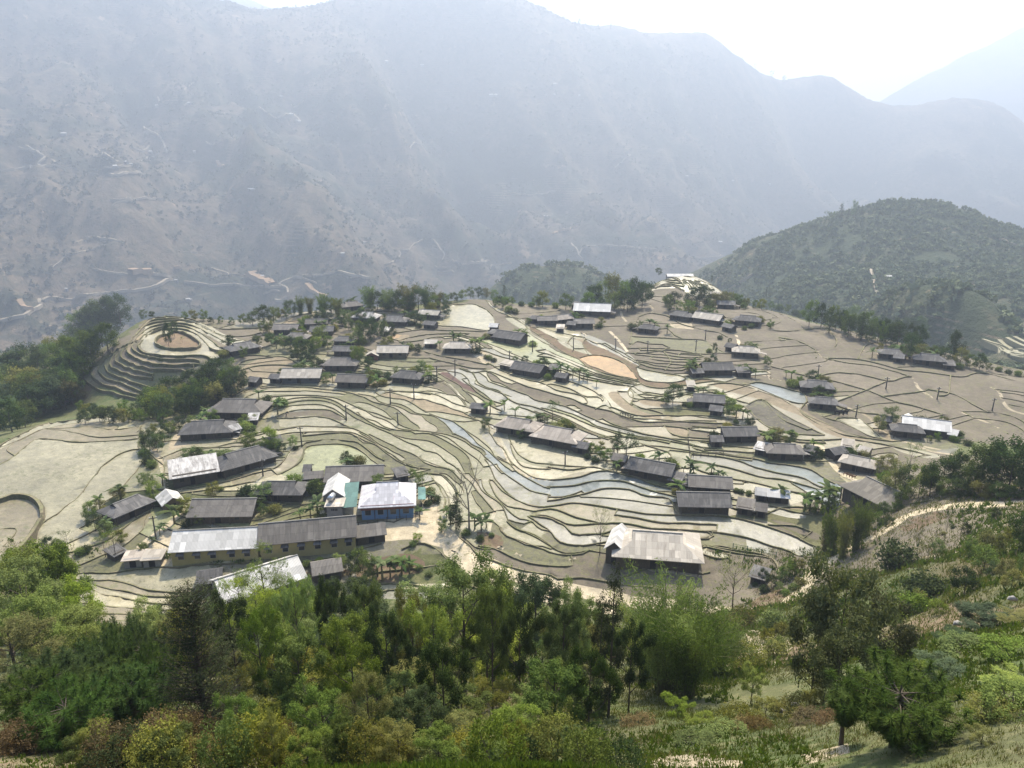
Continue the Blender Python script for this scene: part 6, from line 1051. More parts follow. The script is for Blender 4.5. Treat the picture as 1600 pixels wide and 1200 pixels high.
# ------------------------------------------------------------------ houses
def roof_mat(name, c0, c1, stain, seam=.6, sc_=1.0, st_lo=.52):
    m, n, b = mat(name, .75, .25); tc = n.nodes.new('ShaderNodeTexCoord'); co = tc.outputs['UV']; ob = tc.outputs['Object']
    sp = n.nodes.new('ShaderNodeSeparateXYZ'); n.links.new(co, sp.inputs[0]); u, v = sp.outputs[0], sp.outputs[1]; oi = n.nodes.new('ShaderNodeObjectInfo').outputs['Random']
    fr = lambda x, p: math_(n, 'ABSOLUTE', math_(n, 'SUBTRACT', math_(n, 'FRACT', math_(n, 'DIVIDE', x, p)), .5))
    col = mix(n, noise(n, .9, 6, .7, ob), c0, c1)
    wn = nd(n, 'ShaderNodeTexWhiteNoise', noise_dimensions='3D'); fl = n.nodes.new('ShaderNodeCombineXYZ'); n.links.new(math_(n, 'FLOOR', math_(n, 'DIVIDE', u, .95 * sc_)), fl.inputs[0]); n.links.new(math_(n, 'FLOOR', math_(n, 'DIVIDE', v, 1.5 * sc_)), fl.inputs[1]); n.links.new(oi, fl.inputs[2]); n.links.new(fl.outputs[0], wn.inputs[0])
    col = mix(n, 1., col, ramp(n, wn.outputs[0], [(0, .80), (.75, 1.05), (.93, 1.15), (1., 1.5)]), 'MULTIPLY')
    e1 = ramp(n, fr(u, .95 * sc_), [(.455, 0.), (.49, seam)]); e2 = ramp(n, fr(v, 1.5 * sc_), [(.46, 0.), (.49, seam)]); col = mix(n, math_(n, 'MAXIMUM', e1, e2), col, mix(n, 1., col, (.45, .43, .42), 'MULTIPLY'))
    mp = nd(n, 'ShaderNodeMapping'); mp.inputs['Scale'].default_value = (1.2, .25, 1); n.links.new(co, mp.inputs[0]); s_ = ramp(n, noise(n, 1.0, 6, .7, mp.outputs[0]), [(st_lo, 0.), (st_lo + .14, .75)]); col = mix(n, s_, col, stain)
    hs = n.nodes.new('ShaderNodeHueSaturation'); n.links.new(col, hs.inputs['Color']); mr = nd(n, 'ShaderNodeMapRange'); mr.inputs['To Min'].default_value = .82; mr.inputs['To Max'].default_value = 1.2; n.links.new(oi, mr.inputs[0]); n.links.new(mr.outputs[0], hs.inputs['Value'])
    n.links.new(hs.outputs[0], b.inputs['Base Color']); w_ = n.nodes.new('ShaderNodeMath'); w_.operation = 'SINE'; n.links.new(math_(n, 'MULTIPLY', u, 28.0), w_.inputs[0]); bump(n, b, w_.outputs[0], .5, .04); return m
def flat_mat(name, c0, c1, sc_=1.5, rough=.9, streak=None):
    m, n, b = mat(name, rough, .2); co = objco(n, streak or (1, 1, 1)); n.links.new(mix(n, ramp(n, noise(n, sc_, 5, .65, co), [(.3, 0.), (.7, 1.)]), c0, c1), b.inputs['Base Color']); return m
RM = {'dark': roof_mat('fibre_roof_dark', (.060, .057, .054), (.105, .099, .092), (.17, .16, .145)), 'brown': roof_mat('fibre_roof_brown', (.095, .085, .074), (.145, .130, .112), (.17, .155, .13)), 'tan': roof_mat('fibre_roof_tan', (.27, .232, .19), (.34, .295, .24), (.20, .17, .14), .35),
      'pale': roof_mat('fibre_roof_pale', (.31, .275, .225), (.38, .34, .28), (.22, .19, .15), .3), 'white': roof_mat('metal_roof_white', (.42, .40, .365), (.50, .48, .44), (.30, .28, .24), .2, 1., .6), 'patch': roof_mat('patched_roof', (.12, .11, .10), (.40, .38, .35), (.50, .48, .45), .6, 1., .45),
      'rust': roof_mat('tile_roof_peeling', (.46, .44, .44), (.50, .48, .48), (.30, .17, .17), .45, .55, .60), 'thatch': roof_mat('thatched_roof', (.10, .088, .07), (.155, .138, .11), (.20, .18, .15), .12), 'teal': roof_mat('roof_teal', (.09, .17, .15), (.11, .20, .17), (.08, .14, .12), .2, 1., .65)}
WM = {'wood': flat_mat('wall_wood', (.040, .034, .027), (.095, .080, .062), 2.5, .9, (6, 6, .6)), 'earth': flat_mat('wall_earth', (.10, .078, .05), (.15, .12, .08)), 'yellow': flat_mat('wall_yellow', (.26, .225, .10), (.31, .27, .13), .8), 'blue': flat_mat('wall_blue', (.10, .19, .32), (.14, .24, .38), 1.2), 'conc': flat_mat('wall_concrete', (.17, .165, .155), (.24, .23, .22), 1.0), 'grey': flat_mat('wall_grey', (.06, .065, .065), (.10, .10, .10), 1.0), 'brick': flat_mat('wall_brick', (.14, .055, .035), (.19, .075, .05), 3)}
M_DARK = flat_mat('opening_dark', (.008, .008, .009), (.02, .02, .022)); M_WOODP = flat_mat('post_wood', (.05, .04, .03), (.11, .09, .065)); M_RIDGE = flat_mat('ridge_cap', (.12, .115, .105), (.2, .19, .17)); M_PALEC = flat_mat('concrete_pale', (.22, .21, .19), (.32, .30, .27)); M_GLASS, _n, _b = mat('window_glass', .15, .5); _b.inputs['Base Color'].default_value = (.02, .025, .03, 1)
def uvmesh(name, polys, m, uvs=None):
    """polys: list of lists of 3D points; roof UVs run along the eave and up the slope"""
    V, Fc, UV = [], [], []
    for P in polys:
        b = len(V); V += [tuple(p) for p in P]; Fc.append(list(range(b, b + len(P)))); P = [Vector(p) for p in P]; nr = Vector((0, 0, 0))
        for i in range(len(P)): a, c = P[i], P[(i + 1) % len(P)]; nr += Vector(((a.y - c.y) * (a.z + c.z), (a.z - c.z) * (a.x + c.x), (a.x - c.x) * (a.y + c.y)))
        nr = nr.normalized() if nr.length > 1e-9 else Vector((0, 0, 1)); ux = Vector((0, 0, 1)).cross(nr); ux = ux.normalized() if ux.length > .05 else Vector((1, 0, 0)); uy = nr.cross(ux); UV += [(p.dot(ux), p.dot(uy)) for p in P]
    me = bpy.data.meshes.new(name); me.from_pydata(V, [], Fc); l = me.uv_layers.new(name='UVMap')
    for i, q in enumerate(UV): l.data[i].uv = q
    me.materials.append(m); return me
def box_polys(x0, x1, y0, y1, z0, z1):
    c = lambda x, y, z: (x, y, z)
    return [[c(x0,y0,z0),c(x0,y1,z0),c(x1,y1,z0),c(x1,y0,z0)],[c(x0,y0,z1),c(x1,y0,z1),c(x1,y1,z1),c(x0,y1,z1)],[c(x0,y0,z0),c(x1,y0,z0),c(x1,y0,z1),c(x0,y0,z1)],[c(x1,y0,z0),c(x1,y1,z0),c(x1,y1,z1),c(x1,y0,z1)],[c(x1,y1,z0),c(x0,y1,z0),c(x0,y1,z1),c(x1,y1,z1)],[c(x0,y1,z0),c(x0,y0,z0),c(x0,y0,z1),c(x0,y1,z1)]]
def slabs(polys, th=.12):
    """give sheet faces a thickness"""
    out = []
    for P in polys:
        Q = [(x, y, z - th) for x, y, z in P]; out.append(P); out.append(Q[::-1])
        for i in range(len(P)): j = (i + 1) % len(P); out.append([P[i], Q[i], Q[j], P[j]])
    return out
def roof_polys(L, D, z, H, kind, ov=.7, k=.62):
    a, b = L / 2 + ov * .8, D / 2 + ov; z0 = z - H * ov / (D / 2) * .55; H = H + z - z0
    sag = lambda x: 0
    if kind == 'gable': return [[(-a,-b,z0),(a,-b,z0),(a,0,z0+H),(-a,0,z0+H)], [(a,b,z0),(-a,b,z0),(-a,0,z0+H),(a,0,z0+H)]], (a, z0 + H)
    if kind == 'shed': return [[(-a,-b,z0),(a,-b,z0),(a,b,z0+H*.7),(-a,b,z0+H*.7)]], None
    if kind == 'cross': return [[(-a,-b,z0),(0,-b,z0+H),(0,b,z0+H),(-a,b,z0)], [(0,-b,z0+H),(a,-b,z0),(a,b,z0),(0,b,z0+H)]], None
    xg = max(a - b * k * 1.05, a * .22); kk = k      # hip with a small gablet
    return [[(-a,-b,z0),(a,-b,z0),(xg,-(1-kk)*b,z0+kk*H),(xg,0,z0+H),(-xg,0,z0+H),(-xg,-(1-kk)*b,z0+kk*H)], [(a,b,z0),(-a,b,z0),(-xg,(1-kk)*b,z0+kk*H),(-xg,0,z0+H),(xg,0,z0+H),(xg,(1-kk)*b,z0+kk*H)],
            [(a,-b,z0),(a,b,z0),(xg,(1-kk)*b,z0+kk*H),(xg,-(1-kk)*b,z0+kk*H)], [(-a,b,z0),(-a,-b,z0),(-xg,-(1-kk)*b,z0+kk*H),(-xg,(1-kk)*b,z0+kk*H)], [(xg,-(1-kk)*b,z0+kk*H),(xg,(1-kk)*b,z0+kk*H),(xg,0,z0+H)], [(-xg,(1-kk)*b,z0+kk*H),(-xg,-(1-kk)*b,z0+kk*H),(-xg,0,z0+H)]], (xg, z0 + H)
HOUSES = []
HG = np.random.default_rng(12)
def window(parent, x, y, z, w_, h, frame, lintel=False):
    f = link('window', uvmesh('window', box_polys(x - w_ / 2 - .07, x + w_ / 2 + .07, y - .05, y + .04, z - .07, z + h + .07), frame), parent); link('pane', uvmesh('pane', box_polys(x - w_ / 2, x + w_ / 2, y - .075, y - .052, z, z + h), M_GLASS), f)
    if lintel: link('awning', uvmesh('awning', slabs([[(x - w_ * .8, y - .75, z + h + .0), (x + w_ * .8, y - .75, z + h + .0), (x + w_ * .65, y - .06, z + h + .35), (x - w_ * .65, y - .06, z + h + .35)]], .05), RM['dark']), f)
    return f
def house(name, label, u1, v1, u2, v2, D=None, roof='hip', rm='dark', wall='wood', wh=None, rh=None, cat='house', group=None, detail=2, ov=None, win=None, plinth=.0):
    A, B = hit(u1, v1), hit(u2, v2)
    if A[1] > 400 or B[1] > 400: print('FARHOUSE', label)
    d = B[:2] - A[:2]; L = math.hypot(*d); th = math.atan2(d[1], d[0]); small = L < 5
    D = D or min(max(L * .55, 2.8), 7.0); wh = wh or (1.5 if small else 1.9); rh = rh or D * .28; ov = .45 if small else (.8 if ov is None else ov)
    c = (A[:2] + B[:2]) / 2 + np.array([-math.sin(th), math.cos(th)]) * D / 2; corners = [c + np.array([math.cos(th) * sx * L / 2 - math.sin(th) * sy * D / 2, math.sin(th) * sx * L / 2 + math.cos(th) * sy * D / 2]) for sx in (-1, 1) for sy in (-1, 1)]
    z = float(np.mean([Hb([q])[0] for q in corners]) * .5 + np.mean([A[2], B[2]]) * .5) + .05
    e = bpy.data.objects.new(name, None); COL.objects.link(e); e.location = (c[0], c[1], z); e.rotation_euler = (0, 0, th); e['label'] = label; e['category'] = cat
    if group: e['group'] = group
    HOUSES.append((c, th, L, D, u1, v1))
    hl, hd = L / 2, D / 2; W = box_polys(-hl, hl, -hd, hd, -1.6, wh)
    RP, rd_ = roof_polys(L, D, wh, rh, roof, ov)
    if roof == 'gable': W += [[(-hl - .01, -hd, wh), (-hl - .01, hd, wh), (-hl - .01, 0, wh + rh * .97)], [(hl + .01, hd, wh), (hl + .01, -hd, wh), (hl + .01, 0, wh + rh * .97)]]
    if roof == 'cross': W += [[(-hl, -hd - .01, wh), (hl, -hd - .01, wh), (0, -hd - .01, wh + rh * .95)]]
    link('wall', uvmesh('wall', W, WM[wall]), e); r = link('roof', uvmesh('roof', slabs(RP), RM[rm]), e)
    if rd_ and not small: link('ridge_cap', uvmesh('ridge_cap', box_polys(-rd_[0], rd_[0], -.13, .13, rd_[1] - .05, rd_[1] + .07), M_RIDGE), r)
    if detail and win is None:
        x = -hl * .1 if not small else 0; link('door', uvmesh('door', box_polys(x - .5, x + .5, -hd - .05, -hd + .02, 0, wh * .82), M_DARK), e)
        if not small:
            for xx in (-hl * .6, hl * .55): window(e, xx, -hd, wh * .38, .8, wh * .36, M_WOODP)
            n_ = max(3, int(L / 2.6))
            for i in range(n_): xx = -hl + .1 + (L - .2) * i / (n_ - 1); link('post', uvmesh('post', box_polys(xx - .07, xx + .07, -hd - ov * .72, -hd - ov * .72 + .14, -1.0, wh - .28), M_WOODP), e)
    if name == 'farmhouse' and not small and HG.random() < .65:
        sd_ = HG.choice([-1, 1]); x0_ = sd_ * (hl + .05); x1_ = sd_ * (hl + HG.uniform(1.8, 2.8)); y0_, y1_ = -hd * HG.uniform(.3, .9), hd * HG.uniform(.4, .9); zt = wh * .78; P_ = [(x0_, y0_, zt), (x1_, y0_, zt - .55), (x1_, y1_, zt - .55), (x0_, y1_, zt)]
        lt = link('lean_to', uvmesh('lean_to', slabs(P_ and [P_ if sd_ > 0 else P_[::-1]], .07), RM[HG.choice(['brown', 'dark', 'patch', 'tan'])]), e); lt['label'] = 'low lean-to roof against the end wall'
        for yy in (y0_ + .15, y1_ - .15): link('prop', uvmesh('prop', box_polys(x1_ - sd_ * .2 - .06, x1_ - sd_ * .2 + .06, yy - .06, yy + .06, -1, zt - .6), M_WOODP), lt)
    if win:
        for xx, w_, h_, zz, li in win: window(e, xx * hl, -hd, zz, w_, h_, M_PALEC if wall in ('yellow', 'blue') else M_WOODP, li)
    return e, L, D, wh, rh
HL = '''363 558 405 550|hip|dark|wood|dark roofed farmhouse at the right end of the stepped knoll pond
284 690 361 684|hip|dark|wood|big grey tiled farmhouse above the small flooded plots
328 656 408 653|hip|brown|wood|farmhouse half hidden by a bright green tree, behind the big tiled one
350 748 430 722|hip|dark|wood|long dark farmhouse angled beside the narrow canal pond
181 822 238 794|hip|dark|wood|dark two tier farmhouse at the edge of the big flooded field
300 820 392 817|gable|brown|wood|grey brown farmhouse behind the white roofed schoolhouse
402 783 470 785|hip|dark|wood|dark farmhouse with a banana plant before its front wall
512 764 595 762|gable|brown|wood|long grey house right behind the blue walled building
777 675 832 686|hip|tan|wood|left one of the twin tan roofed longhouses
832 691 898 705|hip|tan|wood|right one of the twin tan roofed longhouses, with a small gablet
982 742 1045 756|gable|dark|wood|long dark roofed house below the tall spreading tree
1079 771 1139 775|gable|brown|wood|upper one of the two big dark houses set one behind the other
1063 803 1137 804|gable|dark|wood|lower one of the two big dark houses set one behind the other
1133 692 1181 691|gable|dark|wood|dark farmhouse beside the fenced green garden
1200 718 1253 720|hip|brown|wood|grey roofed farmhouse above the long pale paddies
1266 638 1305 643|hip|dark|wood|dark house at the right end of the blue pond
1253 613 1299 618|hip|dark|wood|dark house half covered by trees above the blue pond
1395 682 1439 687|hip|dark|wood|low dark house in front of the bright white roof
1313 733 1362 741|hip|pale|wood|hip roofed pale tan house beside the curving lane
1313 796 1402 794|hip|thatch|wood|thatched brown longhouse behind the thin bamboo
1086 636 1128 640|gable|dark|wood|dark house beside the round tree and middle pond
1101 587 1143 587|gable|dark|wood|dark house between banana plants below the striped brown field
1146 557 1184 561|hip|pale|wood|pale grey roofed house at the end of the white path
1148 507 1185 511|hip|dark|wood|long low dark house alone on the upper brown field
1084 503 1122 509|gable|pale|wood|whitish roofed house on the upper brown field
1047 499 1076 503|hip|dark|wood|dark house left of the whitish roofed one
998 520 1024 523|hip|dark|wood|small square dark house alone on the brown field
826 504 846 506|hip|dark|wood|small dark house left end of the upper farmhouse row
842 508 868 509|gable|brown|wood|low brown house second in the upper farmhouse row
869 508 893 505|gable|tan|wood|tan brown house in the middle of the upper farmhouse row
899 513 926 513|gable|brown|wood|dark house at the right end of the upper farmhouse row
773 533 812 541|gable|dark|wood|dark farmhouse below the pale hilltop pond
801 584 842 592|gable|dark|wood|long dark farmhouse above the pale terraces
614 598 654 602|hip|dark|wood|dark hipped farmhouse alone above the paddies with a pole by it
528 606 571 607|gable|brown|wood|grey farmhouse just right of the tan barn
508 580 555 580|hip|brown|wood|grey hipped farmhouse behind the tan barn
523 557 551 557|gable|dark|wood|dark house in the middle of a stack of three, left of the white gabled house
523 541 550 541|hip|dark|wood|small dark hipped house at the top of a stack of three
446 536 478 537|hip|brown|wood|brown hipped roof among trees in the upper left hamlet
429 523 463 523|gable|brown|wood|leftmost grey roof of the upper left hamlet
480 514 510 513|gable|brown|wood|topmost grey roof of the upper left hamlet
487 526 519 525|gable|dark|wood|dark roof at the centre of the upper left hamlet
537 487 567 484|hip|brown|wood|brown farmhouse perched on the rim with scattered roof boards
596 510 633 510|hip|dark|wood|dark farmhouse on the upper brown field right of the patched roof
1122 482 1146 483|gable|dark|wood|low dark house right of the pale dome
1374 560 1410 564|hip|dark|wood|left one of the two dark farmhouses by the windbreak
1429 569 1474 575|hip|dark|wood|right one of the two dark farmhouses by the windbreak'''
for l in HL.split('\n'):
    p, ro, rm_, wa, lab = l.split('|'); p = [float(t) for t in p.split()]; house('farmhouse', lab, *p, roof=ro, rm=rm_, wall=wa, rh=None)
HS = '''442 600 498 599|gable|pale|grey|barn|pale tan roofed barn with dark grey walls above the terraces
592 560 635 559|gable|pale|earth|farmhouse|long white roofed farmhouse in the middle of the hamlet
573 563 590 563|cross|pale|brick|house_annex|small white gabled wing beside the long white roofed farmhouse
695 552 733 553|hip|pale|wood|barn|larger pale roofed barn by the dirt yard above the terraces
664 544 682 544|gable|pale|wood|shed|smaller pale roofed shed left of the pale barn
551 504 587 504|hip|patch|wood|farmhouse|farmhouse with a patchy white and grey roof on the rim
656 498 683 500|gable|pale|wood|farmhouse|whitish roofed farmhouse beside the hilltop pond
898 491 951 496|gable|white|wood|farmhouse|bright white metal roofed farmhouse under the big dark trees
1412 675 1480 685|gable|white|wood|farmhouse|longest bright white roof at the foot of the brown fields
1410 665 1427 668|cross|white|wood|house_annex|small white gable at the left end of the longest white roof
1481 687 1492 689|gable|white|wood|shed|tiny pale shed at the right end of the longest white roof'''
for l in HS.split('\n'):
    p, ro, rm_, wa, nm, lab = l.split('|'); p = [float(t) for t in p.split()]; house(nm, lab, *p, roof=ro, rm=rm_, wall=wa, cat={'house_annex': 'house', 'farmhouse': 'house'}.get(nm, nm))
SH = '''736 646 757 648 dark|small dark hut at the left of the twin tan roofs
896 707 916 711 dark|small dark hut at the right end of the twin tan roofs
957 727 975 731 brown|small hut beneath the tall spreading tree
1045 759 1062 763 dark|small gabled hut at the right end of the long dark house
1112 699 1128 699 dark|little dark shed beside the fenced green garden
1179 710 1197 714 patch|shed with pale patches left of the grey roofed farmhouse
1256 712 1270 716 dark|lean-to at the right end of the grey roofed farmhouse
1376 665 1390 668 dark|dark hut beneath the round green tree
1303 720 1322 716 dark|dark hut joined to the back of the pale tan house
1315 705 1330 708 pale|little pale shed above the pale tan house
1340 714 1354 718 pale|little tilted pale sheet roof right of the pale tan house
1181 783 1197 785 white|long open shed with a white sheet roof
1200 786 1231 788 white|low shed with a white roof beside the banana thicket
1152 803 1174 807 brown|open brown shed on the bank right of the big dark houses
1181 808 1195 810 brown|boxy brown shed above the widest flooded paddy
1109 649 1126 652 dark|little hut in front of the house by the middle pond
1082 591 1098 590 dark|low dark hut with a pale rock beside it
1153 589 1173 590 dark|small dark hut at the right of the banana plants
1133 548 1146 551 dark|dark hut left of the pale grey roofed house
1128 516 1142 520 dark|dark hut at the right end of the whitish roofed house
893 482 905 484 brown|brown hut at the left end of the white metal roof
886 513 898 515 dark|dark hut between the brown houses of the upper row
763 527 774 529 dark|dark hut at the left end of the farmhouse below the hilltop pond
765 517 776 518 white|tiny white roof above the farmhouse below the hilltop pond
781 576 797 580 pale|pale roofed hut at the left end of the long dark farmhouse
856 584 868 586 dark|small dark shed by the banana row
868 596 883 599 dark|lowest dark shed by the banana row
662 513 678 515 dark|dark hut below the whitish farmhouse by the hilltop pond
422 599 437 600 dark|low shed at the left end of the pale tan barn
388 604 401 605 dark|dark little shed at the edge of the tan field
421 702 440 698 dark|dark lean-to behind the bright green tree
870 519 880 520 pale|tiny pale shed below the upper farmhouse row
1110 465 1122 467 pale|pale roof at the right foot of the dome
1474 577 1490 579 dark|little hut at the right end of the windbreak farmhouses
1396 566 1410 568 dark|little hut between the windbreak farmhouses
600 524 606 524 white|tiny pale shelter among dark trees
1075 612 1085 612 pale|pale little shelter by the round tree and pond
476 746 484 746 dark|dark little tank house at the edge of the algae pond
478 758 504 756 brown|grey shed behind the garden trees by the blue walled building
622 755 638 752 dark|crooked dark shed with loose boards behind the blue walled building
364 682 376 678 patch|heap-like patched shed at the right end of the big tiled farmhouse
388 665 402 664 patch|small patched shed below the hidden farmhouse'''
for l in SH.split('\n'):
    a, lab = l.split('|'); a = a.split(); house('shed', lab, *[float(t) for t in a[:4]], roof=HG.choice(['gable', 'gable', 'shed']), rm=a[4], cat='shed', detail=1)
# the schoolhouses, the blue walled building and the big sheds
house('schoolhouse', 'white roofed schoolhouse with yellow walls and small windows', 270, 886, 404, 876, D=6.5, roof='gable', rm='white', wall='yellow', wh=2.7, rh=2.0, cat='school', win=[(-.78, .9, 1.0, .9, True), (-.4, .9, 1.0, .9, True), (-.04, .9, 1.0, .9, True), (.4, .9, 1.0, .9, True), (.75, .9, 1.0, .9, True)], ov=.45)
house('schoolhouse', 'grey roofed schoolhouse with yellow walls and awnings over its windows', 408, 874, 556, 862, D=6.5, roof='gable', rm='brown', wall='yellow', wh=2.9, rh=2.1, cat='school', win=[(-.82, .9, 1.1, .9, True), (-.48, .9, 1.1, .9, True), (-.14, .9, 1.1, .9, True), (.2, .9, 1.1, .9, True), (.55, .9, 1.1, .9, True), (.86, .9, 1.1, .9, True)], ov=.5)
house('storage_shed', 'low grey shed at the edge of the pale yard', 560, 853, 602, 846, D=4, roof='gable', rm='brown', wall='wood', wh=1.6, rh=1.1, cat='shed')
e, L, D, wh, rh = house('village_office', 'blue walled building with a peeling white tiled hip roof', 566, 813, 646, 809, D=8.5, roof='hip', rm='rust', wall='blue', wh=3.0, rh=2.6, cat='building', win=[(-.76, 1.0, 1.0, .9, False), (-.27, 1.0, 1.0, .9, False), (.22, 1.0, 1.0, .9, False), (.72, 1.0, 1.0, .9, False)], ov=.75)
link('fascia', uvmesh('fascia', box_polys(-L / 2 - .15, L / 2 + .15, -D / 2 - .42, -D / 2 - .3, 2.05, 3.0), WM['brick']), e)
for x in (-.5, 0, .47): link('pilaster', uvmesh('pilaster', box_polys(x * L / 2 - .07, x * L / 2 + .07, -D / 2 - .1, -D / 2 - .005, 0, 2.9), WM['wood']), e)
link('side_roof', uvmesh('side_roof', slabs([[(-L / 2 - 3.6, -D / 2 + .2, 2.55), (-L / 2 - .9, -D / 2 + .2, 2.65), (-L / 2 - .9, D / 2 - .5, 4.2), (-L / 2 - 3.6, D / 2 - .5, 4.1)]], .08), RM['teal']), e)
link('rear_canopy', uvmesh('rear_canopy', slabs([[(L / 2 + .95, -1.5, 2.3), (L / 2 + 2.4, -1.5, 2.2), (L / 2 + 2.4, 3, 2.7), (L / 2 + .95, 3, 2.8)]], .08), RM['teal']), e)
house('house', 'small white gabled house left of the blue walled building', 507, 800, 538, 799, D=7, roof='cross', rm='white', wall='conc', wh=3.2, rh=1.5, cat='house', detail=0)
e, L, D, wh, rh = house('water_tower', 'square grey concrete tower in front of the white gabled house', 512, 816, 536, 815, D=2.6, roof='shed', rm='pale', wall='conc', wh=3.3, rh=.15, cat='tower', detail=0)
for i in range(4): link('vent', uvmesh('vent', box_polys(-.55 + i * .3, -.37 + i * .3, -D / 2 - .04, -D / 2 + .02, 2.2, 2.6), M_DARK), e)  # unreadable dark marks on the tower wall, modelled as upright slits
tx, ty, tz = e.location; G_ = Geo(); V_, F_ = tube([(-.9, 0, 0), (-.88, 0, 0), (.88, 0, 0), (.9, 0, 0)], [.05, .5, .5, .05], 20); G_.add(V_, F_); M_TANK, n_, b_ = mat('steel_tank', .3, .5); b_.inputs['Base Color'].default_value = (.55, .55, .55, 1); b_.inputs['Metallic'].default_value = .7
te = bpy.data.objects.new('water_tank', None); COL.objects.link(te); te.location = (tx - .7, ty + .3, tz + 4.3); te.rotation_euler = (0, 0, R(80)); te['category'] = 'water tank'; te['label'] = 'round steel water tank on top of the grey concrete tower'
link('tank_body', G_.mesh('tank_body', M_TANK), te)
for s_ in (-.5, .5): link('cradle', uvmesh('cradle', box_polys(s_ - .06, s_ + .06, -.45, .45, -.85, -.3), M_PALEC), te)
house('farmhouse', 'open fronted house with a broken patchwork roof of white and grey sheets', 272, 764, 340, 750, D=6, roof='shed', rm='patch', wall='wood', wh=2.4, rh=1.6, cat='house')
house('hut', 'small white gabled hut by the narrow green pond', 257, 803, 287, 793, D=4.2, roof='cross', rm='white', wall='earth', wh=1.7, rh=1.1, cat='hut', detail=1)
house('shelter', 'little yellow topped box shelter by the schoolhouse', 195, 889, 222, 886, D=2.6, roof='shed', rm='tan', wall='conc', wh=1.6, rh=.2, cat='shelter', detail=1)
house('shelter', 'little pale topped box shelter nearest the white schoolhouse', 225, 888, 252, 886, D=2.6, roof='shed', rm='pale', wall='conc', wh=1.6, rh=.25, cat='shelter', detail=1)
house('shelter', 'tilted dark board lean-to by the sparse tree', 180, 878, 196, 868, D=2.0, roof='shed', rm='dark', wall='wood', wh=1.2, rh=.8, cat='shelter', detail=0)
house('hall', 'tilted bright white roof half hidden behind feathery trees', 354, 962, 478, 925, D=7.5, roof='gable', rm='white', wall='conc', wh=2.6, rh=2.0, cat='building', ov=.5)
house('shed', 'dark roofed shed tucked against the tilted white roof', 312, 928, 346, 920, D=4, roof='gable', rm='dark', wall='wood', cat='shed')
house('shed', 'grey roof low behind the foreground trees, below the schoolhouses', 492, 912, 534, 905, D=4, roof='gable', rm='brown', wall='wood', wh=1.6, cat='shed')
e, L, D, wh, rh = house('timber_barn', 'big pale hip roofed barn by the lowest terraces', 962, 890, 1091, 897, D=8.5, roof='hip', rm='pale', wall='wood', wh=2.7, rh=2.2, cat='barn', ov=1.0)
house('barn_wing', 'white gabled wing at the left end of the big pale barn', 946, 880, 972, 884, D=6.5, roof='cross', rm='white', wall='wood', wh=2.7, rh=1.5, cat='barn', detail=1)
house('pigsty', 'dark low pen among bushes beside the retaining bank', 1172, 912, 1194, 913, D=3, roof='shed', rm='dark', wall='wood', wh=1.2, rh=.3, cat='shed', detail=1)
# small pale houses far across the valley and the white shed behind the dome
def far_house(u, v, wpx, label, rm_='white', grids=None, rot=0., nm='hillside_house', asp=.6):
    p = gmarch(u, v, grids)
    if p is None: return
    L = wpx * p[1] / FPX; D = L * asp; e = bpy.data.objects.new(nm, None); COL.objects.link(e); z = max(gz(p[0] + a, p[1] + b) for a in (-L / 2, L / 2) for b in (-D / 2, D / 2)); e.location = (p[0], p[1], z - .5); e.rotation_euler = (0, 0, rot); e['category'] = 'house'; e['label'] = label; e['group'] = 'tiny houses on the far slopes'
    W = box_polys(-L / 2, L / 2, -D / 2, D / 2, -3, 3.2); link('wall', uvmesh('wall', W, WM['conc']), e); RP, _ = roof_polys(L, D, 3.2, D * .32, 'gable', 1.0); link('roof', uvmesh('roof', slabs(RP, .3), RM[rm_]), e)
for u, v, w_, lab in [(1388,437,6,'tiny white house alone in the woods of the right hill')]: far_house(u, v, w_, lab, grids=(GH,))
FH = [(198,259,6),(205,260,4),(236,243,5),(100,213,7),(304,239,3),(180,262,5),(246,170,4),(296,165,5),(395,302,5),(390,301,3),(468,193,4),(466,191,3),(604,100,4),(660,108,4),(768,155,6),(775,155,4),(1073,281,4),(1202,292,3),(1125,382,5),(853,340,5),(294,470,5),(105,455,4),(298,471,3),(867,134,4),(866,150,3),(905,153,3),(276,441,5),(410,434,4),(536,402,5),(570,380,4),(1145,286,3),(440,157,4),(455,180,5)]
for i, (u, v, w_) in enumerate(FH): far_house(u, v, w_, 'tiny pale house on the hazy far mountainside', rot=(i * .7) % 1.2 - .6)
def far_shed(u0, v0, u1, v1, Y, label):
    r0, r1 = rays([(u0, v0), (u1, v1)]) * Y; c = (r0 + r1) / 2; L = abs(r1[0] - r0[0]); e = bpy.data.objects.new('greenhouse', None); COL.objects.link(e); g0 = float(Hb([c[:2]])[0]); e.location = (c[0], c[1], c[2]); e['category'] = 'shed'; e['label'] = label
    link('wall', uvmesh('wall', box_polys(-L / 2, L / 2, -2, 2, min(g0 - c[2], -1.5) - .5, -.3), WM['conc']), e); link('roof', uvmesh('roof', slabs(roof_polys(L, 4, -.3, .8, 'gable', .3)[0]), RM['white']), e)
far_shed(1042, 430, 1082, 429, 322, 'long white shed roof just behind the crest of the pale dome')

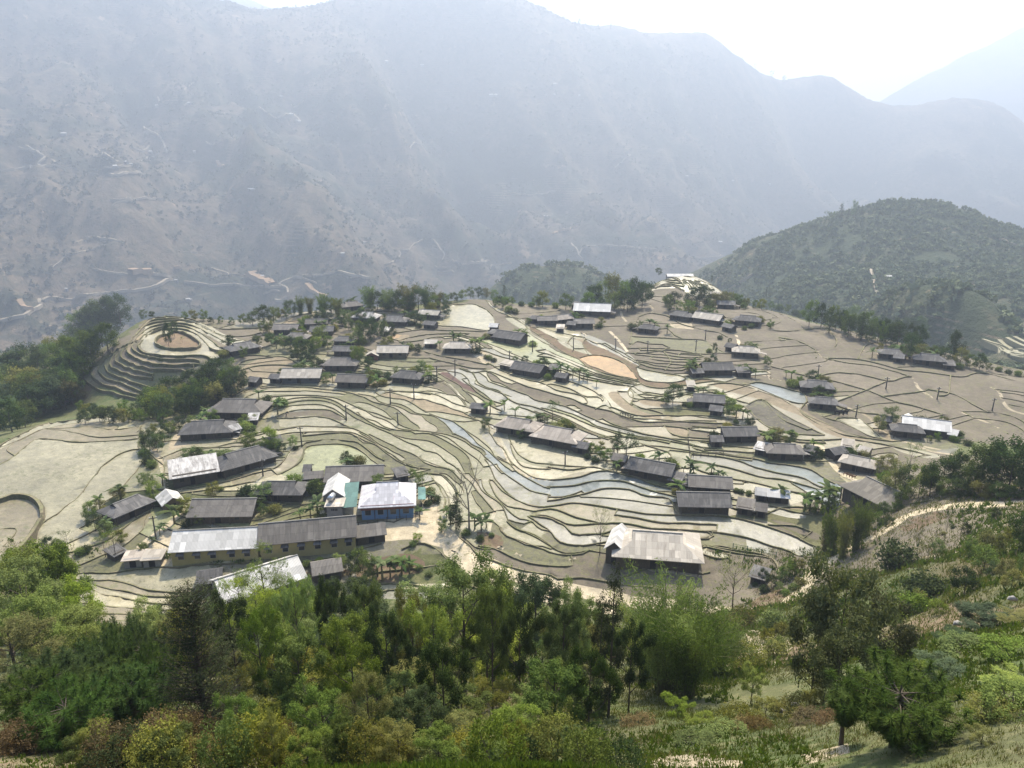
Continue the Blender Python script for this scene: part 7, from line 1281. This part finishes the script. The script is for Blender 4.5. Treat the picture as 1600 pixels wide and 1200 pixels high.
# ------------------------------------------------------------------ poles, fences, animals, a person
M_POLE = flat_mat('pole_concrete', (.05, .045, .04), (.10, .09, .08)); M_WHITE = flat_mat('insulator', (.4, .4, .4), (.5, .5, .5))
PL = [(541,657,631,'pole rising from the brown plot by the curved terraces'),(472,698,665,'pole on the bank above the algae pond'),(647,624,598,'pole standing in the flooded paddies below the hipped farmhouse'),(610,632,606,'pole left of the one in the flooded paddies'),(711,587,561,'pole at the foot of the brown slope right of the barn yard'),(683,595,572,'pole beside the hipped farmhouse by the paddies'),
 (796,566,547,'pole between the barn yard and the long dark farmhouse'),(832,550,531,'pole above the pale pond strip'),(896,547,527,'pole left of the orange pond'),(962,545,529,'pole by the pale channel above the orange pond'),(1012,549,532,'pole on the striped brown field'),(1087,548,531,'pole at the right of the striped brown field'),(1102,531,515,'pole below the whitish roofed house'),(411,744,716,'pole on the canal bank below the long dark farmhouse'),(244,843,803,'leaning pole at the foot of the lane by the narrow pond'),
 (1278,588,571,'leftmost pole on the wide brown fields'),(1384,608,591,'middle pole on the wide brown fields'),(1464,624,607,'pole right of the winding field path'),(1550,642,626,'rightmost pole on the wide brown fields'),(1337,652,638,'short pole beside the small pond'),(883,727,711,'thin pole standing in the pale green pond'),(622,664,646,'pole on the long dark bank'),(1197,462,448,'thin pole on the rim behind the brown fields')]
pm_ = None
for u, v, t, lab in PL:
    p = hit(u, v); d = p[1] * math.cos(PITCH) - p[2] * math.sin(PITCH); h = max(3.5, (v - t) * d / FPX / .95)
    e = bpy.data.objects.new('utility_pole', None); COL.objects.link(e); e.location = (p[0], p[1], p[2] - .2); e['category'] = 'pole'; e['label'] = lab; e.rotation_euler = (HG.uniform(-.02, .02), HG.uniform(-.03, .03), HG.uniform(-.6, .6))
    V_, F_ = tube([(0, 0, 0), (0, 0, h / 2), (0, 0, h)], [.17, .14, .11], 8); G_ = Geo(); G_.add(V_, F_); link('shaft', G_.mesh('shaft', M_POLE), e)
    c = link('crossarm', uvmesh('crossarm', box_polys(-.65, .65, -.06, .06, h - .45, h - .33), M_POLE), e)
    for x in (-.55, .55): link('insulator', uvmesh('insulator', box_polys(x - .06, x + .06, -.06, .06, h - .325, h - .15), M_WHITE), c)
def fence(label, pts, h, step, m, netm=None):
    P = hit(np.array(pts, float)); q = resample(P, step); z = Hb(q) + .1; e = bpy.data.objects.new('fence', None); COL.objects.link(e); e.location = (q[0][0], q[0][1], z[0]); e['category'] = 'fence'; e['label'] = label; o = np.array([q[0][0], q[0][1], z[0]])
    for i, (a, zz) in enumerate(zip(q, z)): x, y, w_ = a[0] - o[0], a[1] - o[1], zz - o[2]; link('post', uvmesh('post', box_polys(x - .05, x + .05, y - .05, y + .05, w_ - .3, w_ + h), m), e)
    for k_ in (.45, .85):
        G_ = Geo(); G_.add(*tube([(a[0] - o[0], a[1] - o[1], zz - o[2] + h * k_) for a, zz in zip(q, z)], [.03] * len(q), 4)); link('rail', G_.mesh('rail', m), e)
fence('green netted fence along the lowest flooded paddy', [(1145,858),(1180,865),(1212,872)], 1.1, 2.0, flat_mat('green_net', (.04, .10, .05), (.06, .14, .07)))
fence('rough wooden fence before the blue walled building', [(560,822),(570,822),(595,816),(650,812)], .9, 1.6, M_WOODP)
fence('dark plank fence round the little green garden', [(1075,690),(1078,714),(1130,712)], .9, 1.5, M_WOODP)
def skin_body(name, joints, edges, m, parent):
    me = bpy.data.meshes.new(name); me.from_pydata([j[:3] for j in joints], edges, []); o = bpy.data.objects.new(name, me); COL.objects.link(o); o.modifiers.new('Skin', 'SKIN'); me.skin_vertices if me.skin_vertices else None
    if not me.skin_vertices:
        bpy.context.view_layer.objects.active = o
    for i, j in enumerate(joints): me.skin_vertices[0].data[i].radius = (j[3], j[3])
    me.skin_vertices[0].data[0].use_root = True; o.modifiers.new('Subdivision', 'SUBSURF').levels = 1; me.materials.append(m); o.parent = parent; return o
def animal(label, group, u, v, Lb, m, rot, nm='goat'):
    p = hit(u, v); e = bpy.data.objects.new(nm, None); COL.objects.link(e); e.location = (p[0], p[1], p[2] + .28); e.rotation_euler = (0, 0, rot); e['category'] = nm; e['label'] = label; e['group'] = group; s = Lb
    J = [(0,0,.62,.16),(.38,0,.64,.15),(-.38,0,.63,.15),(.58,0,.82,.08),(.70,0,.92,.09),(.86,0,.86,.05),(-.52,0,.66,.03),(-.6,0,.55,.02)] + [(x, y, .45, .07) for x in (.36, -.38) for y in (.1, -.1)] + [(x, y, .22, .04) for x in (.36, -.40) for y in (.1, -.1)] + [(x, y, 0, .035) for x in (.37, -.38) for y in (.1, -.1)]
    E = [(0,1),(0,2),(1,3),(3,4),(4,5),(2,6),(6,7),(1,8),(1,9),(2,10),(2,11),(8,12),(9,13),(10,14),(11,15),(12,16),(13,17),(14,18),(15,19)]; skin_body('body', [(a*s,b*s,c*s,r*s) for a, b, c, r in J], E, m, e)
M_BLK = flat_mat('black_hide', (.01, .01, .01), (.025, .02, .018)); M_GOAT = flat_mat('brown_hide', (.10, .05, .025), (.16, .09, .045))
for i, (u, v) in enumerate([(971,650),(975,651.5),(979,653),(983,654.5),(987,656)]): animal('small dark goat in the line walking along a terrace bank', 'dark goats on the terrace bank', u, v, .8, M_BLK, -.3 + .1 * i)
for i, (u, v) in enumerate([(1320,745),(1325,747),(1329,748.5),(1333,750)]): animal('small brown goat in the line along the lane edge', 'brown goats along the lane', u, v, .8, M_GOAT, -.3 + .1 * i)
for i, (u, v) in enumerate([(1308,650),(1314,650.5),(1320,650)]): animal('black buffalo beside the house at the end of the blue pond', 'black buffaloes by the small pond', u, v, 1.5, M_BLK, .1 * i, 'buffalo')
p = hit(447, 651); e = bpy.data.objects.new('person', None); COL.objects.link(e); e.location = (p[0], p[1], p[2] + .02); e.rotation_euler = (0, 0, .6); e['category'] = 'person'; e['label'] = 'person in dark clothes bending over in the brown plot'
M_CLO = flat_mat('dark_cloth', (.012, .014, .025), (.03, .03, .045)); M_SKIN = flat_mat('skin', (.28, .16, .10), (.33, .19, .12)); M_HAT = flat_mat('straw', (.30, .24, .13), (.38, .30, .17))
J = [(0,0,.86,.15),(.02,.11,.82,.10),(.02,-.11,.82,.10),(.08,.13,.46,.07),(.08,-.13,.46,.07),(-.02,.14,.07,.05),(-.02,-.14,.07,.05),(.10,.14,.03,.045),(.10,-.14,.03,.045),(.22,0,1.05,.15),(.44,0,1.18,.15),(.56,0,1.20,.06),(.47,.19,1.14,.065),(.47,-.19,1.14,.065),(.50,.22,.86,.045),(.50,-.22,.86,.045),(.58,.18,.62,.035),(.58,-.18,.62,.035)]
skin_body('body', J, [(0,1),(0,2),(1,3),(2,4),(3,5),(4,6),(5,7),(6,8),(0,9),(9,10),(10,11),(10,12),(10,13),(12,14),(13,15),(14,16),(15,17)], M_CLO, e)
G_ = Geo(); G_.add(*tube([(.58, 0, 1.20), (.62, 0, 1.20), (.70, 0, 1.20), (.76, 0, 1.19), (.79, 0, 1.18)], [.05, .095, .105, .08, .03], 12)); link('head', G_.mesh('head', M_SKIN), e)
G_ = Geo(); G_.add(*tube([(.66, 0, 1.22), (.70, 0, 1.28), (.74, 0, 1.34)], [.24, .14, .01], 14)); link('hat', G_.mesh('hat', M_HAT), e)
for i, (u, v, s_) in enumerate([(1495,987,.35),(1580,947,.35),(1214,1126,.28),(1241,1117,.2),(1302,905,.5)]):
    p = hit(u, v); g = np.random.default_rng(i); V_ = []; G_ = Geo(); V_, F_ = tube([(-s_, 0, 0), (-s_ * .6, .05, .06), (0, 0, .1), (s_ * .6, -.04, .05), (s_, 0, 0)], [.03, s_ * .4, s_ * .5, s_ * .35, .03], 9); V_ = V_ + g.normal(0, .03, V_.shape); G_.add(V_, F_)  # white bits of litter, modelled as rounded pale lumps
    o = link('boulder', G_.mesh('boulder', M_PALEC), label=['pale boulder on the grassy slope beside the bluish shrub', 'pale boulder high on the grassy slope at the right edge', 'pale boulder on the grass right of the bamboo', 'smaller pale boulder right of the bamboo', 'pale boulder above the glossy leaved tree'][i], cat='boulder'); o.location = (p[0], p[1], p[2] + .35 + .2)

gq = np.random.default_rng(77)
for (c, th, L, D, u1, v1) in HOUSES:
    if v1 > 840 or L < 5: continue
    for k_ in range(5):
        side = gq.choice([-1, 1]); back = gq.random() < .65; ax = side * (L / 2 + gq.uniform(1.6, 4)) if not back else gq.uniform(-.5, .5) * L; ay = gq.uniform(-.5, .5) * D if not back else D / 2 + gq.uniform(1.5, 4.5)
        q = c + np.array([math.cos(th) * ax - math.sin(th) * ay, math.sin(th) * ax + math.cos(th) * ay])
        if any(np.hypot(*(q - h[0])) < max(h[3] * .5 + 1.2, h[2] * .42) for h in HOUSES): continue
        kk = gq.choice(['m_shr0', 'm_shr1', 'm_shr2', 'm_shr3', 'm_green1', 'm_dark5', 'm_olive3', 'm_ban0', 'm_ban1']); h = gq.uniform(1.2, 2.8) if 'shr' in kk else gq.uniform(2.6, 4.4)
        put(kk, (q[0], q[1], float(Hb([q])[0])), h, None if 'ban' in kk else h * gq.uniform(.9, 1.4), {'m_sh': 'low bush growing close behind or beside a farmhouse', 'm_ba': 'banana plant growing close to a farmhouse wall'}.get(kk[:4], 'small leafy tree growing close to a farmhouse'), {'m_sh': 'bushes round the farmhouses', 'm_ba': 'banana plants round the farmhouses'}.get(kk[:4], 'small trees round the farmhouses'))
# ------------------------------------------------------------------ haze: one closed box of even, pale air
def build_haze():
    x0, x1, y0, y1, z0, z1 = -6500, 9500, -300, 8000, -1400, 1120
    V = [(x, y, z) for z in (z0, z1) for y in (y0, y1) for x in (x0, x1)]; Fc = [(0,2,3,1),(4,5,7,6),(0,1,5,4),(2,6,7,3),(0,4,6,2),(1,3,7,5)]
    m = bpy.data.materials.new('haze'); m.use_nodes = True; n = m.node_tree; n.nodes.clear(); o = n.nodes.new('ShaderNodeOutputMaterial'); v = n.nodes.new('ShaderNodeVolumePrincipled')
    v.inputs['Color'].default_value = (.68, .80, 1.0, 1); v.inputs['Density'].default_value = HAZE_D; v.inputs['Anisotropy'].default_value = .40; n.links.new(v.outputs[0], o.inputs['Volume'])
    me = bpy.data.meshes.new('haze'); me.from_pydata(V, [], Fc); me.materials.append(m); link('haze', me, kind='stuff', label='pale blue haze filling the valley')
HAZE_D = 3.8e-4
build_haze()
